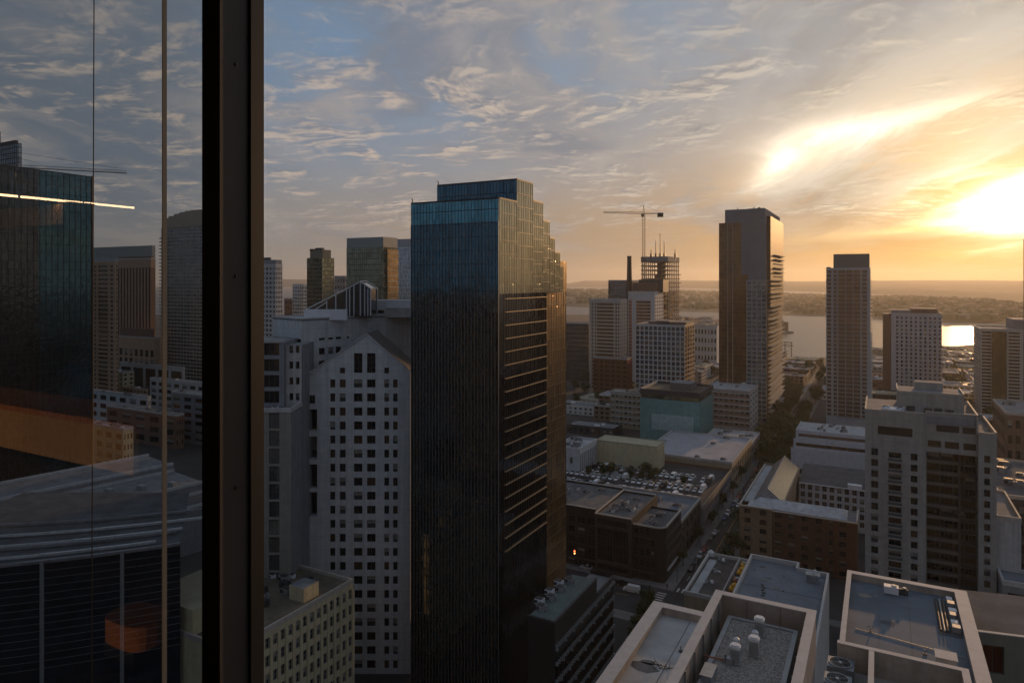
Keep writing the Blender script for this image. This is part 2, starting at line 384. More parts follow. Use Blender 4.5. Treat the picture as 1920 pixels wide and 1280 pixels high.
def spaced(W, n, w, m0=None, m1=None):
    """n openings of width w over W, margins m0, m1"""
    m0 = (W / n - w) / 2 if m0 is None else m0; m1 = m0 if m1 is None else m1
    p = (W - m0 - m1 - w) / max(1, n - 1)
    return [(m0 + i * p, m0 + i * p + w) for i in range(n)]
def rows_of(z0, n, pitch, sill, h): return [(z0 + i * pitch + sill, z0 + i * pitch + sill + h) for i in range(n)]
def roof_rect(B, x0, x1, y0, y1, z, m, cap=PARA, ph=.9, pt=.35, name='roof'):
    b = MB(); b.box(x0 + pt, x1 - pt, y0 + pt, y1 - pt, z - .4, z - .02, m); part(b, name, B.t)
    p = MB()
    p.box(x0 - .08, x1 + .08, y0 - .08, y0 + pt, z - .3, z + ph, cap); p.box(x0 - .08, x1 + .08, y1 - pt, y1 + .08, z - .3, z + ph, cap)
    p.box(x0 - .08, x0 + pt, y0 + pt, y1 - pt, z - .3, z + ph, cap); p.box(x1 - pt, x1 + .08, y0 + pt, y1 - pt, z - .3, z + ph, cap)
    part(p, 'parapet', B.t)
def hvac(B, x, y, z, sx, sy, sz, m=None):
    m = m or STEEL; b = MB()
    b.box(x - sx / 2, x + sx / 2, y - sy / 2, y + sy / 2, z, z + sz, m); b.box(x - sx * .4, x + sx * .4, y - sy * .4, y + sy * .4, z + sz, z + sz + .18, DGREY)
    b.box(x - sx / 2 - .04, x - sx * .1, y - sy / 2 - .04, y - sy / 2, z + sz * .2, z + sz * .85, DGREY)
    b.tube((x + sx * .6, y, z), (x + sx * .6, y, z + sz * 1.2), .18, m, 8)
    return part(b, 'rooftop_unit', B.t)
def clutter(B, x0, x1, y0, y1, z, n, big=2.4):
    for _ in range(n):
        s = B.rng.uniform(.5, 1) * big
        hvac(B, B.rng.uniform(x0 + 2, x1 - 2), B.rng.uniform(y0 + 2, y1 - 2), z, s * B.rng.uniform(.8, 1.7), s, s * B.rng.uniform(.4, .8), B.rng.choice([STEEL, WMET, GREY]))
def foot(x0, x1, y0, y1): FOOT.append((min(x0, x1), max(x0, x1), min(y0, y1), max(y0, y1)))
#@@SETTING
# ------------------------------------------------------------------ ground, water, far land
def build_land():
    b = MB(); W = lambda u, v: (*gnd(u, v), 0.0)
    shore = [(-900, 590), (300, 590), (1075, 590), (1250, 590), (1345, 598), (1400, 640), (1468, 672), (1560, 669), (1640, 668), (1700, 660), (1765, 650), (1840, 645), (1990, 641), (2500, 640)]
    pts = [W(u, v) for u, v in shore]
    far_r = fr(1400, 500); back_r = fr(900, -700); back_l = fr(-1600, -700)
    b.poly([(*back_l, 0), (*back_r, 0), (*far_r, 0)] + pts[::-1], GROUND)
    for p, q in zip(pts, pts[1:]): b.poly([p, q, (q[0], q[1], -3), (p[0], p[1], -3)], GREY)
    struct(b, 'ground')
    wm = bpy.data.materials.new('bay water'); wm.use_nodes = True; g = N(wm.node_tree); bs = wm.node_tree.nodes['Principled BSDF']
    bs.inputs['Base Color'].default_value = (.03, .045, .055, 1); bs.inputs['Roughness'].default_value = .42; bs.inputs['Specular IOR Level'].default_value = .7
    co = g.new('ShaderNodeTexCoord').outputs['Object']
    h = g.m('ADD', g.noise(co, .05, 5, .6), g.m('MULTIPLY', g.noise(co, .012, 3, .5), 1.6))
    bn = g.new('ShaderNodeBump'); bn.inputs['Strength'].default_value = .55; bn.inputs['Distance'].default_value = 1.3; g.put(bn.inputs['Height'], h); g.put(bs.inputs['Normal'], bn.outputs[0])
    b = MB(); a = [fr(-9000, 600), fr(9000, 600), fr(14000, 11800), fr(-14000, 11800)]
    b.poly([(x, y, -1.6) for x, y in a], wm); struct(b, 'water')
    WOOD = mat('far woods', (.055, .062, .05), .95, var=.5, scale=.02)
    WOODD = mat('far hill woods', (.05, .058, .055), .95, var=.4, scale=.004)
    rng = random.Random(3)
    def land(name, near, far, hmax, m, nx=90, ny=10, bumps=1.0):
        """a low landmass between a near and a far shoreline given as plan points"""
        def lerp(pl, t):
            t *= len(pl) - 1; i = min(int(t), len(pl) - 2); t -= i
            return (pl[i][0] + (pl[i + 1][0] - pl[i][0]) * t, pl[i][1] + (pl[i + 1][1] - pl[i][1]) * t)
        bb = MB(); V = []
        ph = [rng.uniform(0, 6) for _ in range(8)]
        for i in range(nx + 1):
            p = lerp(near, i / nx); q = lerp(far, i / nx)
            for j in range(ny + 1):
                t = j / ny; x = p[0] + (q[0] - p[0]) * t; y = p[1] + (q[1] - p[1]) * t
                e = min(1, i / 6, (nx - i) / 6)
                w = sum(math.sin(ph[k] + i * (.11 + .13 * k) + j * (.5 + .2 * k)) / (k + 1.5) for k in range(6))
                z = -2 + 3.0 * min(1, t * 8, (1 - t) * 8) + hmax(i / nx) * (math.sin(math.pi * min(1, t * 1.0)) ** .7) * (1 + .10 * w * bumps) * (e if bumps else 1)
                V.append((x, y, z))
        bb.v = V; k = bb._m(m)
        for i in range(nx):
            for j in range(ny):
                a = i * (ny + 1) + j; bb.f.append((a, a + ny + 1, a + ny + 2, a + 1)); bb.mi.append(k)
        struct(bb, name); return V
    G = lambda l: [gnd(u, v) for u, v in l]
    V = land('peninsula_land', G([(900, 574), (1060, 574), (1200, 582), (1340, 586), (1470, 591), (1600, 596), (1700, 601), (1790, 605), (1850, 605), (1905, 599)]),
             G([(900, 543), (1060, 543), (1200, 544), (1340, 547), (1470, 551), (1600, 555), (1700, 560), (1790, 566), (1860, 570), (1920, 577)]), lambda t: 13 + 8 * math.sin(t * 9 + 1), WOOD, 90, 14)
    fh = land('far_hills', G([(1040, 534), (1200, 537), (1340, 541), (1500, 546), (1640, 551), (1800, 559), (1920, 567), (2050, 576), (2300, 590)]),
         [gp(u, 11500) for u in (1040, 1200, 1340, 1500, 1640, 1800, 1920, 2050, 2300)], lambda t: 105 + 4 * math.sin(t * 14), WOODD, 120, 16, .35)
    land('far_shore_hills', G([(300, 538), (480, 537), (600, 537), (800, 537), (1040, 535)]), [gp(u, 11700) for u in (300, 480, 600, 800, 1040)], lambda t: 150 - 52 * t, WOODD, 60, 10, .3)
    # houses and woods of the peninsula, far too many and too small to count
    hb = MB(); tb = MB(); HM = [mat('far house %d' % i, c, .9, var=.2) for i, c in enumerate([(.17, .155, .14), (.12, .11, .1), (.25, .24, .23), (.11, .085, .07)])]
    for _ in range(1500):
        x, y, z = V[rng.randrange(len(V))]; x += rng.uniform(-60, 60); y += rng.uniform(-60, 60)
        if z < 2: continue
        w = rng.uniform(8, 30); h = rng.uniform(5, 13); m = rng.choice(HM)
        hb.box(x - w / 2, x + w / 2, y - w / 3, y + w / 3, z - 4, z + h, m, ROOFG)
    for _ in range(2600):
        x, y, z = V[rng.randrange(len(V))]; x += rng.uniform(-80, 80); y += rng.uniform(-80, 80)
        if z < .5: continue
        r = rng.uniform(8, 26); h = rng.uniform(6, 15); n = 7; i = len(tb.v); k = tb._m(LEAFA)
        tb.v += [(x + r * math.cos(t * .9) * rng.uniform(.6, 1.2), y + r * math.sin(t * .9) * rng.uniform(.6, 1.2), z - 3) for t in range(n)] + [(x + r * .6 * math.cos(t * .9), y + r * .6 * math.sin(t * .9), z + h * rng.uniform(.6, 1)) for t in range(n)] + [(x, y, z + h * 1.1)]
        for j in range(n):
            tb.f += [(i + j, i + (j + 1) % n, i + n + (j + 1) % n, i + n + j), (i + n + j, i + n + (j + 1) % n, i + 2 * n)]; tb.mi += [k, k]
    solo(hb, 'far_houses', kind='stuff'); solo(tb, 'far_woods', kind='stuff')
build_land()

def build_haze():
    m = bpy.data.materials.new('evening haze'); m.use_nodes = True; t = m.node_tree; t.nodes.clear()
    o = t.nodes.new('ShaderNodeOutputMaterial'); v = t.nodes.new('ShaderNodeVolumePrincipled')
    v.inputs['Color'].default_value = (.93, .90, .86, 1); v.inputs['Density'].default_value = 6.2e-5; v.inputs['Anisotropy'].default_value = .55
    t.links.new(v.outputs[0], o.inputs['Volume'])
    b = MB(); a = [fr(-14500, -800), fr(14500, -800), fr(14500, 12400), fr(-14500, 12400)]
    b.prism(a, -5.0, 290.0, m)
    h = solo(b, 'haze', kind='stuff')
build_haze()

# ------------------------------------------------------------------ the room the photograph is taken from
GY = 1.0                                   # plane of the window glass
def build_room():
    F0, CE, X0, X1, Y0 = 98.4, 101.22, -12.2, 5.0, -7.0
    carpet = mat('room carpet', (.05, .045, .04), .95, var=.2, scale=4); plaster = mat('room plaster', (.05, .05, .052), .9, var=.05)  # charcoal plaster colour stands in for shade on the room walls
    ceilm = mat('room ceiling', (.09, .09, .09), .9, var=.05)
    b = MB(); b.box(X0, X1, Y0, GY - .02, F0 - .12, F0, carpet); struct(b, 'floor')
    b = MB(); b.box(X0, X1, Y0, GY - .02, CE, CE + .1, ceilm); struct(b, 'ceiling')
    b = MB(); b.box(X0 - .12, X1 + .12, Y0 - .12, Y0, F0, CE, plaster); struct(b, 'wall')
    b = MB(); b.box(X0 - .12, X0, Y0, GY - .02, F0, CE, plaster); struct(b, 'wall')
    b = MB(); b.box(X1, X1 + .12, Y0, GY - .02, F0, CE, plaster); struct(b, 'wall')
    # the tower this room belongs to
    body = mat('office tower cladding', (.10, .105, .11), .5, var=.2, streak=.1)
    t = thing('office_tower', 'dark clad tower we look out of', 'building', (5, -18, 0))
    b = MB()
    b.box(-24, 30, -40, GY + .06, 0, F0 - .12, body); b.box(-24, 30, -40, GY + .06, CE + .1, 150, body)
    b.box(-24, X0 - .12, -40, GY + .06, F0 - .12, CE + .1, body); b.box(X1 + .12, 30, -40, GY + .06, F0 - .12, CE + .1, body)
    b.box(X0 - .12, X1 + .12, -40, Y0 - .12, F0 - .12, CE + .1, body)
    part(b, 'wall', t)
    gl = MB()
    for k in range(1, 40):
        z = k * 3.6
        if abs(z - 100) > 4: gl.box(-22, 28, GY + .06, GY + .12, z, z + 2.2, G_GREY)
    part(gl, 'window_band', t, kind='stuff')
    # window frame: the stout mullion in view, its fellows, sill and head
    alu = mat('bronze anodised mullion', (.085, .068, .058), .6, var=.3, scale=2.2, streak=.25)
    inner = mat('black shade and gasket', (.012, .012, .013), .6, var=.1)  # black stands in for shade on room-side faces; also colours gasket and screws
    XM = -1.127
    t = thing('window_mullion', 'thick dark bronze mullion standing between the two window panes', 'mullion', (XM - .026, .95, F0))
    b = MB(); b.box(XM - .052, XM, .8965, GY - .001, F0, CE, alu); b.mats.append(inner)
    b.mi[0] = 1; b.mi[3] = 1  # front and left faces take the painted shade
    part(b, 'mullion_bar', t)
    b = MB(); b.box(XM + .001, XM + .007, GY - .035, GY - .002, F0, CE, inner); part(b, 'gasket', t)
    for k in range(6):
        z_ = 98.75 + k * .42; b = MB(); b.tube((XM + .0003, .934, z_), (XM + .0035, .934, z_), .0035, inner, 10); part(b, 'screw', t)
    t = thing('window_frame', 'dark metal frame around the window panes', 'window frame', (-3, .95, F0))
    for (xa, xb, za, zb) in ((X0, XM - .06, F0, F0 + .1), (XM + .01, X1, F0, F0 + .1), (X0, XM - .06, CE - .1, CE), (XM + .01, X1, CE - .1, CE)):
        b = MB(); b.box(xa, xb, GY - .1, GY - .003, za, zb, alu); part(b, 'rail', t)
    clear = bpy.data.materials.new('clear window glass'); clear.use_nodes = True; tt = clear.node_tree; tt.nodes.clear()
    tr = tt.nodes.new('ShaderNodeBsdfTransparent'); tr.inputs[0].default_value = (.96, .965, .965, 1)
    tt.links.new(tr.outputs[0], tt.nodes.new('ShaderNodeOutputMaterial').inputs[0])
    b = MB(); b.box(XM + .01, X1 - .01, GY, GY + .008, F0 + .1, CE - .1, clear)
    t = thing('window_pane', 'clear window pane through which the sunset and the towers show', 'window', (2, GY, F0)); part(b, 'glass', t)
    tint = bpy.data.materials.new('tinted reflective glass'); tint.use_nodes = True; tt = tint.node_tree; tt.nodes.clear(); g = N(tt)
    tr = g.new('ShaderNodeBsdfTransparent'); tr.inputs[0].default_value = (.70, .73, .735, 1)
    gs = g.new('ShaderNodeBsdfGlossy'); gs.inputs['Roughness'].default_value = 0.0; gs.inputs[0].default_value = (.95, .95, .95, 1)
    fr_ = g.new('ShaderNodeFresnel'); fr_.inputs[0].default_value = 1.5
    mx = g.new('ShaderNodeMixShader'); g.put(mx.inputs[0], g.m('MULTIPLY', fr_.outputs[0], 1.25, clamp=True)); g.put(mx.inputs[1], tr.outputs[0]); g.put(mx.inputs[2], gs.outputs[0])
    tt.links.new(mx.outputs[0], g.new('ShaderNodeOutputMaterial').inputs[0])
    t = thing('window_pane', 'darker tinted pane with the lamp-lit room mirrored in it', 'window', (-4, GY, F0))
    b = MB(); k = b._m(tint); b.poly([(X0 + .02, GY, F0 + .1), (XM - .06, GY, F0 + .1), (XM - .06, GY, CE - .1), (X0 + .02, GY, CE - .1)], tint); part(b, 'glass', t)
    seal = mat('pale glass seal', (.12, .12, .12), .5, var=.1)
    b = MB(); b.box(-1.460, -1.456, GY + .004, GY + .014, F0 + .1, CE - .1, seal); part(b, 'seal', t)
    # what stands in the room and shows as reflections
    wood = mat('orange oak panel', (.56, .36, .18), .55, var=.12, streak=.15); seat = mat('rust seat cloth', (.42, .17, .06), .9, var=.1)
    t = thing('linear_lamp', 'long thin warm ceiling lamp shining in the room behind the glass', 'lamp', (-9.75, -2, 101))
    b = MB(); b.box(-9.79, -9.71, -4.25, .6, 101.10, 101.19, BLACK); part(b, 'housing', t)
    b = MB()
    for y0, y1 in ((-4.25, -3.55), (-3.5, -2.75), (-2.7, -1.2), (-1.15, .6)): b.box(-9.775, -9.725, y0, y1, 101.075, 101.098, lamp_mat('warm lamp tube', (1, .62, .32), 12.0))
    part(b, 'lamp_tube', t)
    t = thing('bench', 'low orange oak bench reflected in the tinted pane', 'bench', (-7.2, -1.6, F0))
    b = MB(); b.box(-9.6, -5.24, -1.40, -1.36, F0 + .05, F0 + .40, wood); part(b, 'front_panel', t)
    b = MB(); b.box(-9.6, -5.24, -1.9, -1.36, F0 + .40, F0 + .45, seat); part(b, 'seat', t)
    for x in (-9.4, -5.5): b = MB(); b.box(x, x + .08, -1.85, -1.45, F0, F0 + .4, BLACK); part(b, 'leg', t)
    t = thing('wall_cabinet', 'orange oak cabinet high on the wall mirrored in tinted glass', 'cabinet', (-10.6, -3.4, 100.75))
    for x in (-11.95, -10.75): b = MB(); b.box(x, x + 1.1, -3.24, -3.2, 100.77, 101.04, wood); part(b, 'door', t)
    b = MB(); b.box(-12.0, -9.6, -3.6, -3.24, 100.74, 101.07, BLACK); part(b, 'carcass', t)
    t = thing('footstool', 'small rounded rust orange stool mirrored low in the tinted pane', 'stool', (-2.75, .22, F0))
    b = MB(); n = 20; pl = [(-2.75 + .13 * math.copysign(abs(math.cos(a)) ** .6, math.cos(a)), (.22) + .09 * math.copysign(abs(math.sin(a)) ** .6, math.sin(a))) for a in (2 * math.pi * i / n for i in range(n))]
    b.prism(pl, F0 + .1, F0 + .20, seat); part(b, 'seat', t)
    b = MB(); b.box(-2.85, -2.65, .14, .30, F0, F0 + .1, BLACK); part(b, 'foot', t)
    # rope of the facade lift hanging outside
    p = gp(190, 9.0)
    b = MB(); b.tube((p[0] + .12, p[1], 150), (gp(172, 9.0)[0] - .02, gp(172, 9.0)[1], 92), .007, BLACK, 5); b.tube((gp(172, 9.0)[0] - .02, gp(172, 9.0)[1], 92), (gp(172, 9.0)[0] - .02, gp(172, 9.0)[1], 91.4), .05, BLACK, 6)
    solo(b, 'lift_rope', 'thin dark steel rope hanging outside in front of the sky', 'rope', (p[0], p[1], 92))
build_room()
#@@BUILDINGS
# ------------------------------------------------------------------ the big buildings
HP = math.pi / 2
def rect(B, x0, x1, y0, y1, z0, z1, wall, front=None, right=None, left=None, st=None, dep=.25, wmix=(.62, .25, .13), mats=None):
    mats = mats or {}
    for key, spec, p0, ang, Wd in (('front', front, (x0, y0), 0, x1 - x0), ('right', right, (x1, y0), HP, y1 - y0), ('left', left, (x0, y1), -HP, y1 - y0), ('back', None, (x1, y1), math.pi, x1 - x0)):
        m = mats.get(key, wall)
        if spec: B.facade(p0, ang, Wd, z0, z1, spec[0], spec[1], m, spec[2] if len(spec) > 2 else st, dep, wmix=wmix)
        else: B.plain(p0, ang, Wd, z0, z1, m)
def fins_front(b, x0, x1, y, z0, z1, pitch, w, d, m):
    n = max(1, round((x1 - x0) / pitch))
    for i in range(n + 1):
        x = x0 + (x1 - x0) * i / n; b.box(x - w / 2, x + w / 2, y - d, y + .02, z0, z1, m)
def fins_side(b, x, y0, y1, z0, z1, pitch, w, d, m, sgn=1):
    n = max(1, round((y1 - y0) / pitch))
    for i in range(n + 1):
        y = y0 + (y1 - y0) * i / n; b.box(min(x - .02 * sgn, x + d * sgn), max(x - .02 * sgn, x + d * sgn), y - w / 2, y + w / 2, z0, z1, m)

def dark_tower():
    Zc, uc = 155.0, 935.0
    x, y = gp(uc, Zc); S = lambda u: y + along((x, y), (0, 1), u)
    x0 = x - along((x, y), (-1, 0), 771)
    t = thing('glass_office_tower', 'black blue glass office tower with stepped top filling the middle of the view', 'skyscraper', ((x0 + x) / 2, y + 10, 0))
    Z = lambda yy: Zof(x, yy); zz = lambda v, u: zt(v, Z(S(u)))
    z_main = zt(371.4, Zc)
    ya = S(969); top = zz(345, 999)
    steps = [(969, z_main), (999, top), (1018, zz(381, 1018)), (1030.5, zz(416, 1030)), (1040, zz(447, 1040)), (1050, zz(474, 1050)), (1056, zz(500, 1056))]
    zb = zz(547, 1056)                       # underside of the overhanging upper storeys
    fin = mat('brushed fin', (.20, .215, .225), .4, metal=.5, var=.1); spand = mat('tower spandrel', (.018, .02, .023), .3, var=.1)
    RX = x - 1.3
    b = MB(); yp = y
    for (u, z) in steps:
        y2 = S(u)
        if u == 999:
            xs = x - along((x, yp), (-1, 0), 820)
            b.box(xs, x, yp, y2, zb, z, G_TOWER2, ROOFD, G_GOLD); b.box(x0, xs, yp, y2, zb, z_main, G_TOWER2, ROOFD, G_GOLD)
        else: b.box(x0 + (0 if u == 969 else 3), x, yp, y2, zb, z - (5.2 if u == 969 else 0), G_TOWER2, ROOFD, G_GOLD)
        yp = y2
    part(b, 'upper_glass', t)
    b = MB(); b.box(x0, x, y, S(969), z_main - 5.2, z_main, G_TOWER, ROOFD, G_GOLD); part(b, 'crown_glass', t)
    b = MB(); yw = S(1033)
    b.box(x0, x, y, y + 1.5, 0, zb, G_TOWERD); b.box(x0, RX, y + 1.5, yw, 0, zb, G_TOWERD)
    b.box(x0 + .5, RX - .3, yw, S(1056), 0, zb, G_TOWERD); part(b, 'lower_glass', t)
    b = MB(); b.box(RX - 14, RX + .02, yw + .05, S(1069.5), 0, zb, G_BRONZE); b.box(RX - 14, RX + .02, S(1059), S(1070.5), zb, zz(490, 1070), G_BRONZE, ROOFD); part(b, 'bronze_wing', t)
    # mullion fins of the front and right faces, floor lines
    b = MB(); fins_front(b, x0, x, y, 0, z_main - 5.2, (x - x0) / 27, .10, .16, fin); part(b, 'slat', t, kind='stuff')
    b = MB(); fins_front(b, x0, x, y, z_main - 5.2, z_main, (x - x0) / 27, .07, .05, spand)
    for (u0, u1, z) in ((937, 969, z_main), (969, 999, top), (999, 1018, steps[2][1]), (1018, 1030.5, steps[3][1]), (1030.5, 1040, steps[4][1]), (1040, 1050, steps[5][1]), (1050, 1056, steps[6][1])):
        fins_side(b, x, S(u0), S(u1), zb, z, 1.25, .07, .05, spand)
    fins_front(b, xs, x, S(969), z_main + .1, top, (x - x0) / 27, .07, .05, spand)
    k = 0; z = z_main
    while z > 2:
        b.box(x0 - .03, x - .05, y - .07, y, z - .14, z, spand); z -= 3.12 if k else 2.3; k += 1
    for (u0, u1, z) in ((937, 969, z_main), (969, 999, top), (999, 1018, steps[2][1]), (1018, 1030.5, steps[3][1]), (1030.5, 1040, steps[4][1]), (1040, 1050, steps[5][1]), (1050, 1056, steps[6][1])):
        zk = z
        while zk > zb + .5: b.box(x, x + .07, S(u0), S(u1), zk - .16, zk - .01, spand); zk -= 3.12
    zq = top
    while zq > z_main: b.box(xs, x, S(969) - .06, S(969), zq - .14, zq, spand); zq -= 2.9
    part(b, 'mullion', t, kind='stuff')
    # bright horizontal louvres on the right face
    lv = mat('pale louvre', (.40, .29, .17), .5, metal=.3, var=.1); z = zb - 1.2
    while z > 34:
        b = MB(); b.box(RX, RX + .36, S(955), yw - .25, z - .10, z + .06, lv); part(b, 'louvre', t); z -= 3.12
    b = MB(); fins_side(b, RX, S(954), yw - .3, 30, zb, 1.3, .08, .08, spand); fins_side(b, RX + .02, yw, S(1069), 30, zb, 1.5, .07, .06, spand)
    zq = zb
    while zq > 20: b.box(RX + .02, RX + .10, yw, S(1069.5), zq - .14, zq, spand); zq -= 3.12
    part(b, 'side_mullion', t, kind='stuff')
    b = MB()
    for (u0, u1, z) in ((937, 969, z_main), (969, 999, top), (999, 1018, steps[2][1]), (1018, 1030.5, steps[3][1]), (1030.5, 1040, steps[4][1]), (1040, 1050, steps[5][1])):
        b = MB(); b.box(x - .25, x + .09, S(u0), S(u1), z - .02, z + .25, BLACK); part(b, 'coping', t)
    b = MB(); b.box(x0 - .05, x, y - .09, y + .3, z_main - .02, z_main + .25, BLACK); b.box(xs, x, S(969) - .09, S(969) + .3, top - .02, top + .25, BLACK)
    part(b, 'coping', t)
    b = MB(); b.tube((x0 + .3, y + .3, z_main), (x0 + .1, y + .2, z_main + 1.3), .12, BLACK); part(b, 'roof_davit', t)
    b = MB(); b.tube((xs + .3, S(969) + .3, top), (xs, S(969) + .2, top + 1.3), .12, BLACK); part(b, 'roof_davit', t)
    b = MB(); b.box(x - 12, x - 9, S(1010), S(1014), steps[2][1], steps[2][1] + .8, DGREY); part(b, 'roof_hatch', t)
    foot(x0 - 2, x + 2, y - 2, S(1070) + 2)
    # podium
    xq, yq = gp(1040, 140.0); zp = zt(1169, 140.0)
    B = Bld('podium_building', 'low dark annex with pale finned front at the foot of the black tower', 'building', (xq - 8, yq + 20, 0))
    y2 = yq + along((xq, yq), (0, 1), 1150); ym = yq + along((xq, yq), (0, 1), 1119)
    pf = mat('podium dark cladding', (.022, .024, .025), .5, var=.2)
    xw = max(RX + .25, xq - along((xq, yq), (-1, 0), 990))
    n = 16; B.facade((xq, yq), HP, y2 - yq, 0, zp - 4.0, spaced(y2 - yq, n, (y2 - yq) / n * .62), [(zp - 4.0 - 3.6 * (k + 1) + .3, zp - 4.0 - 3.6 * k - .35) for k in range(8)], pf, (G_NAVY, FRM, 1, 0, .08), .5)
    B.plain((xw, yq), 0, xq - xw, 0, zp, pf); B.plain((xq, y2), math.pi, xq - xw, 0, zp - 3, pf)
    b = MB(); b.box(xw, xq, yq + .02, ym, zp - 4, zp, pf); part(b, 'attic', B.t)
    b = MB(); b.box(xw, xq - .5, yq + .5, ym - .3, zp, zp + .06, mat('green grey roof', (.10, .14, .14), .7, var=.35, scale=.3)); b.box(xw, xq - .3, ym + .02, y2 - .3, zp - 4.05, zp - 3.95, ROOFG); part(b, 'roof', B.t)
    b = MB(); b.box(xq - .4, xq + .1, yq, ym, zp + .0, zp + .45, DGREY); b.box(xw, xq - .4, yq - .06, yq + .4, zp, zp + .45, DGREY); b.box(xq - .3, xq + .1, ym, y2, zp - 4.0, zp - 3.2, DGREY); part(b, 'parapet', B.t)
    for k in range(8):
        b = MB(); zz_ = zp - 4.1 - 3.6 * k
        for j in range(2 * n):
            yy = yq + (y2 - yq) * (j + .5) / (2 * n); h = .35 if (j * 7 + k * 3) % 4 else .9
            b.box(xq, xq + .55, yy - .16, yy + .16, zz_ - h - .7, zz_ - .35, STEEL)
        part(b, 'slat', B.t, kind='stuff')
    for k in range(7): hvac(B, xq - 5 - (k % 2) * 1.6, yq + 4 + k * (ym - yq - 6) / 7, zp + .06, 1.8, 1.5, 1.1, WMET if k % 2 else STEEL)
    B.done(); foot(xw, xq, yq, y2)
dark_tower()

FA = rad(YAW)                                # direction of "view right" in plan
def gable_tower():
    F = 174.0
    R = lambda u, f=F: (u - U0) / FPX * f
    B = Bld('gabled_white_tower', 'white concrete tower with gabled front and glass lantern beside the black tower', 'skyscraper', (*fr(R(650), F + 14), 0))
    P = lambda r, f, z: (*fr(r, f), z)
    rl, rr = R(597), R(769.5); Wd = rr - rl; p0 = fr(rl, F)
    cols_px = [(619, 628.5), (637, 648), (663.5, 679.5), (688, 704), (720.5, 729.5), (737, 745.5)]
    cols = [(R(a) - rl, R(b) - rl) for a, b in cols_px]
    rows = []; v = 711.0
    while v < 1290: rows.append((zt(v + 15.5, F), zt(v, F))); v += 26.3
    rows = rows[::-1]; nr = len(rows)
    zed = zt(697, F) - .5
    st = (WGL, FRM, 1, 0, .09)
    B.facade(p0, FA, Wd, 0, zed, cols, rows, CONC, st, .35)
    # gable above the windows, with the two tall and two small openings
    zg = lambda v: zt(v, F)
    prof = [(R(564), zg(710)), (R(688), zg(627)), (R(761), zg(686)), (R(769.5), zg(697))]
    def ztop(r):
        for (a, za), (b, zb) in zip(prof, prof[1:]):
            if a <= r <= b: return za + (zb - za) * (r - a) / (b - a)
        return zed
    holes = [(R(637), R(647), zg(700), zg(689)), (R(663.5), R(679.5), zg(699), zg(662)), (R(688), R(704), zg(699), zg(662)), (R(720.5), R(729.5), zg(700), zg(689))]
    xs = sorted({rl, rr, R(688), R(761)} | {h[0] for h in holes} | {h[1] for h in holes})
    for a, b in zip(xs, xs[1:]):
        h = [q for q in holes if q[0] <= a + 1e-6 and q[1] >= b - 1e-6]
        if h:
            q = h[0]
            if q[2] > zed + .01: B.w.poly([P(a, F, zed), P(b, F, zed), P(b, F, q[2]), P(a, F, q[2])], CONC)
            B.w.poly([P(a, F, q[3]), P(b, F, q[3]), P(b, F, ztop(b)), P(a, F, ztop(a))], CONC)
            for A, C2 in (((a, q[2]), (b, q[2])), ((b, q[2]), (b, q[3])), ((b, q[3]), (a, q[3])), ((a, q[3]), (a, q[2]))):
                B.w.poly([P(A[0], F, A[1]), P(C2[0], F, C2[1]), P(C2[0], F + .5, C2[1]), P(A[0], F + .5, A[1])], CONC)
            B.wins.append((P(a, F + .4, q[2]), FA, b - a, q[3] - q[2], (WGL, FRM, 1, 3 if q[3] - q[2] > 3 else 0, .1)))
        else: B.w.poly([P(a, F, zed), P(b, F, zed), P(b, F, ztop(b)), P(a, F, ztop(a))], CONC)
    # strip left of the windows with loggias cut in it
    r0 = R(562.5); z = zg(710); W2 = rl - r0
    lv = [(zg(b), zg(a)) for a, b in ((740.5, 756), (767, 808), (818, 861), (870, 916), (922, 968))][::-1]
    c2 = [(R(566.5) - r0, R(594.5) - r0)]
    B.facade(fr(r0, F), FA, W2, 0, zed, c2, lv[:-1], CONC, (WGL, FRM, 2, 0, .15), 2.6)
    for a, b in ((r0, rl),): B.w.poly([P(a, F, zed), P(b, F, zed), P(b, F, ztop(b)), P(a, F, z)], CONC)
    B.wins.append((P(R(581), F - .05, zg(756)), FA, R(591) - R(581), zg(740.5) - zg(756), (WGL, FRM, 1, 0, .09)))
    # sides and roof of the gabled block
    D = 13.0
    B.w.poly([P(r0, F + D, 0), P(r0, F, 0), P(r0, F, z), P(r0, F + D, z)], CONC)
    B.w.poly([P(rr, F, 0), P(rr, F + D, 0), P(rr, F + D, zg(697)), P(rr, F, zg(697))], CONC)
    b = MB(); ap = prof[1]; e = .35
    b.poly([P(r0, F - .3, z + e), P(ap[0], F - .3, ap[1] + e), P(ap[0], F + D, ap[1] + e), P(r0, F + D, z + e)], SHING)
    b.poly([P(ap[0], F - .3, ap[1] + e), P(rr + .3, F - .3, zg(699) + e), P(rr + .3, F + D, zg(699) + e), P(ap[0], F + D, ap[1] + e)], SHING); part(b, 'roof', B.t)
    b = MB()
    for (a, za), (c, zc) in zip(prof[:2] + [prof[1]], [prof[1], prof[1], (rr, zg(699))]):
        if a != c: b.bar(P(a, F - .32, za + .2), P(c, F - .32, zc + .2), .16, WMET)
    part(b, 'roof_edge', B.t)
    # the higher wing behind, turned 45 degrees
    Fc = 175.2; c0 = fr(R(564.5, Fc), Fc); zw = zt(598, Fc); a1 = FA + rad(46)
    d1 = (math.cos(a1), math.sin(a1)); L1 = 62.0
    wz = lambda v, t: zt(v, Zof(c0[0] + d1[0] * t, c0[1] + d1[1] * t))
    tu = lambda u: along(c0, d1, u)
    wc = [(tu(a), tu(b)) for a, b in ((600, 608), (617, 624), (630, 638), (651, 655), (668, 671))]
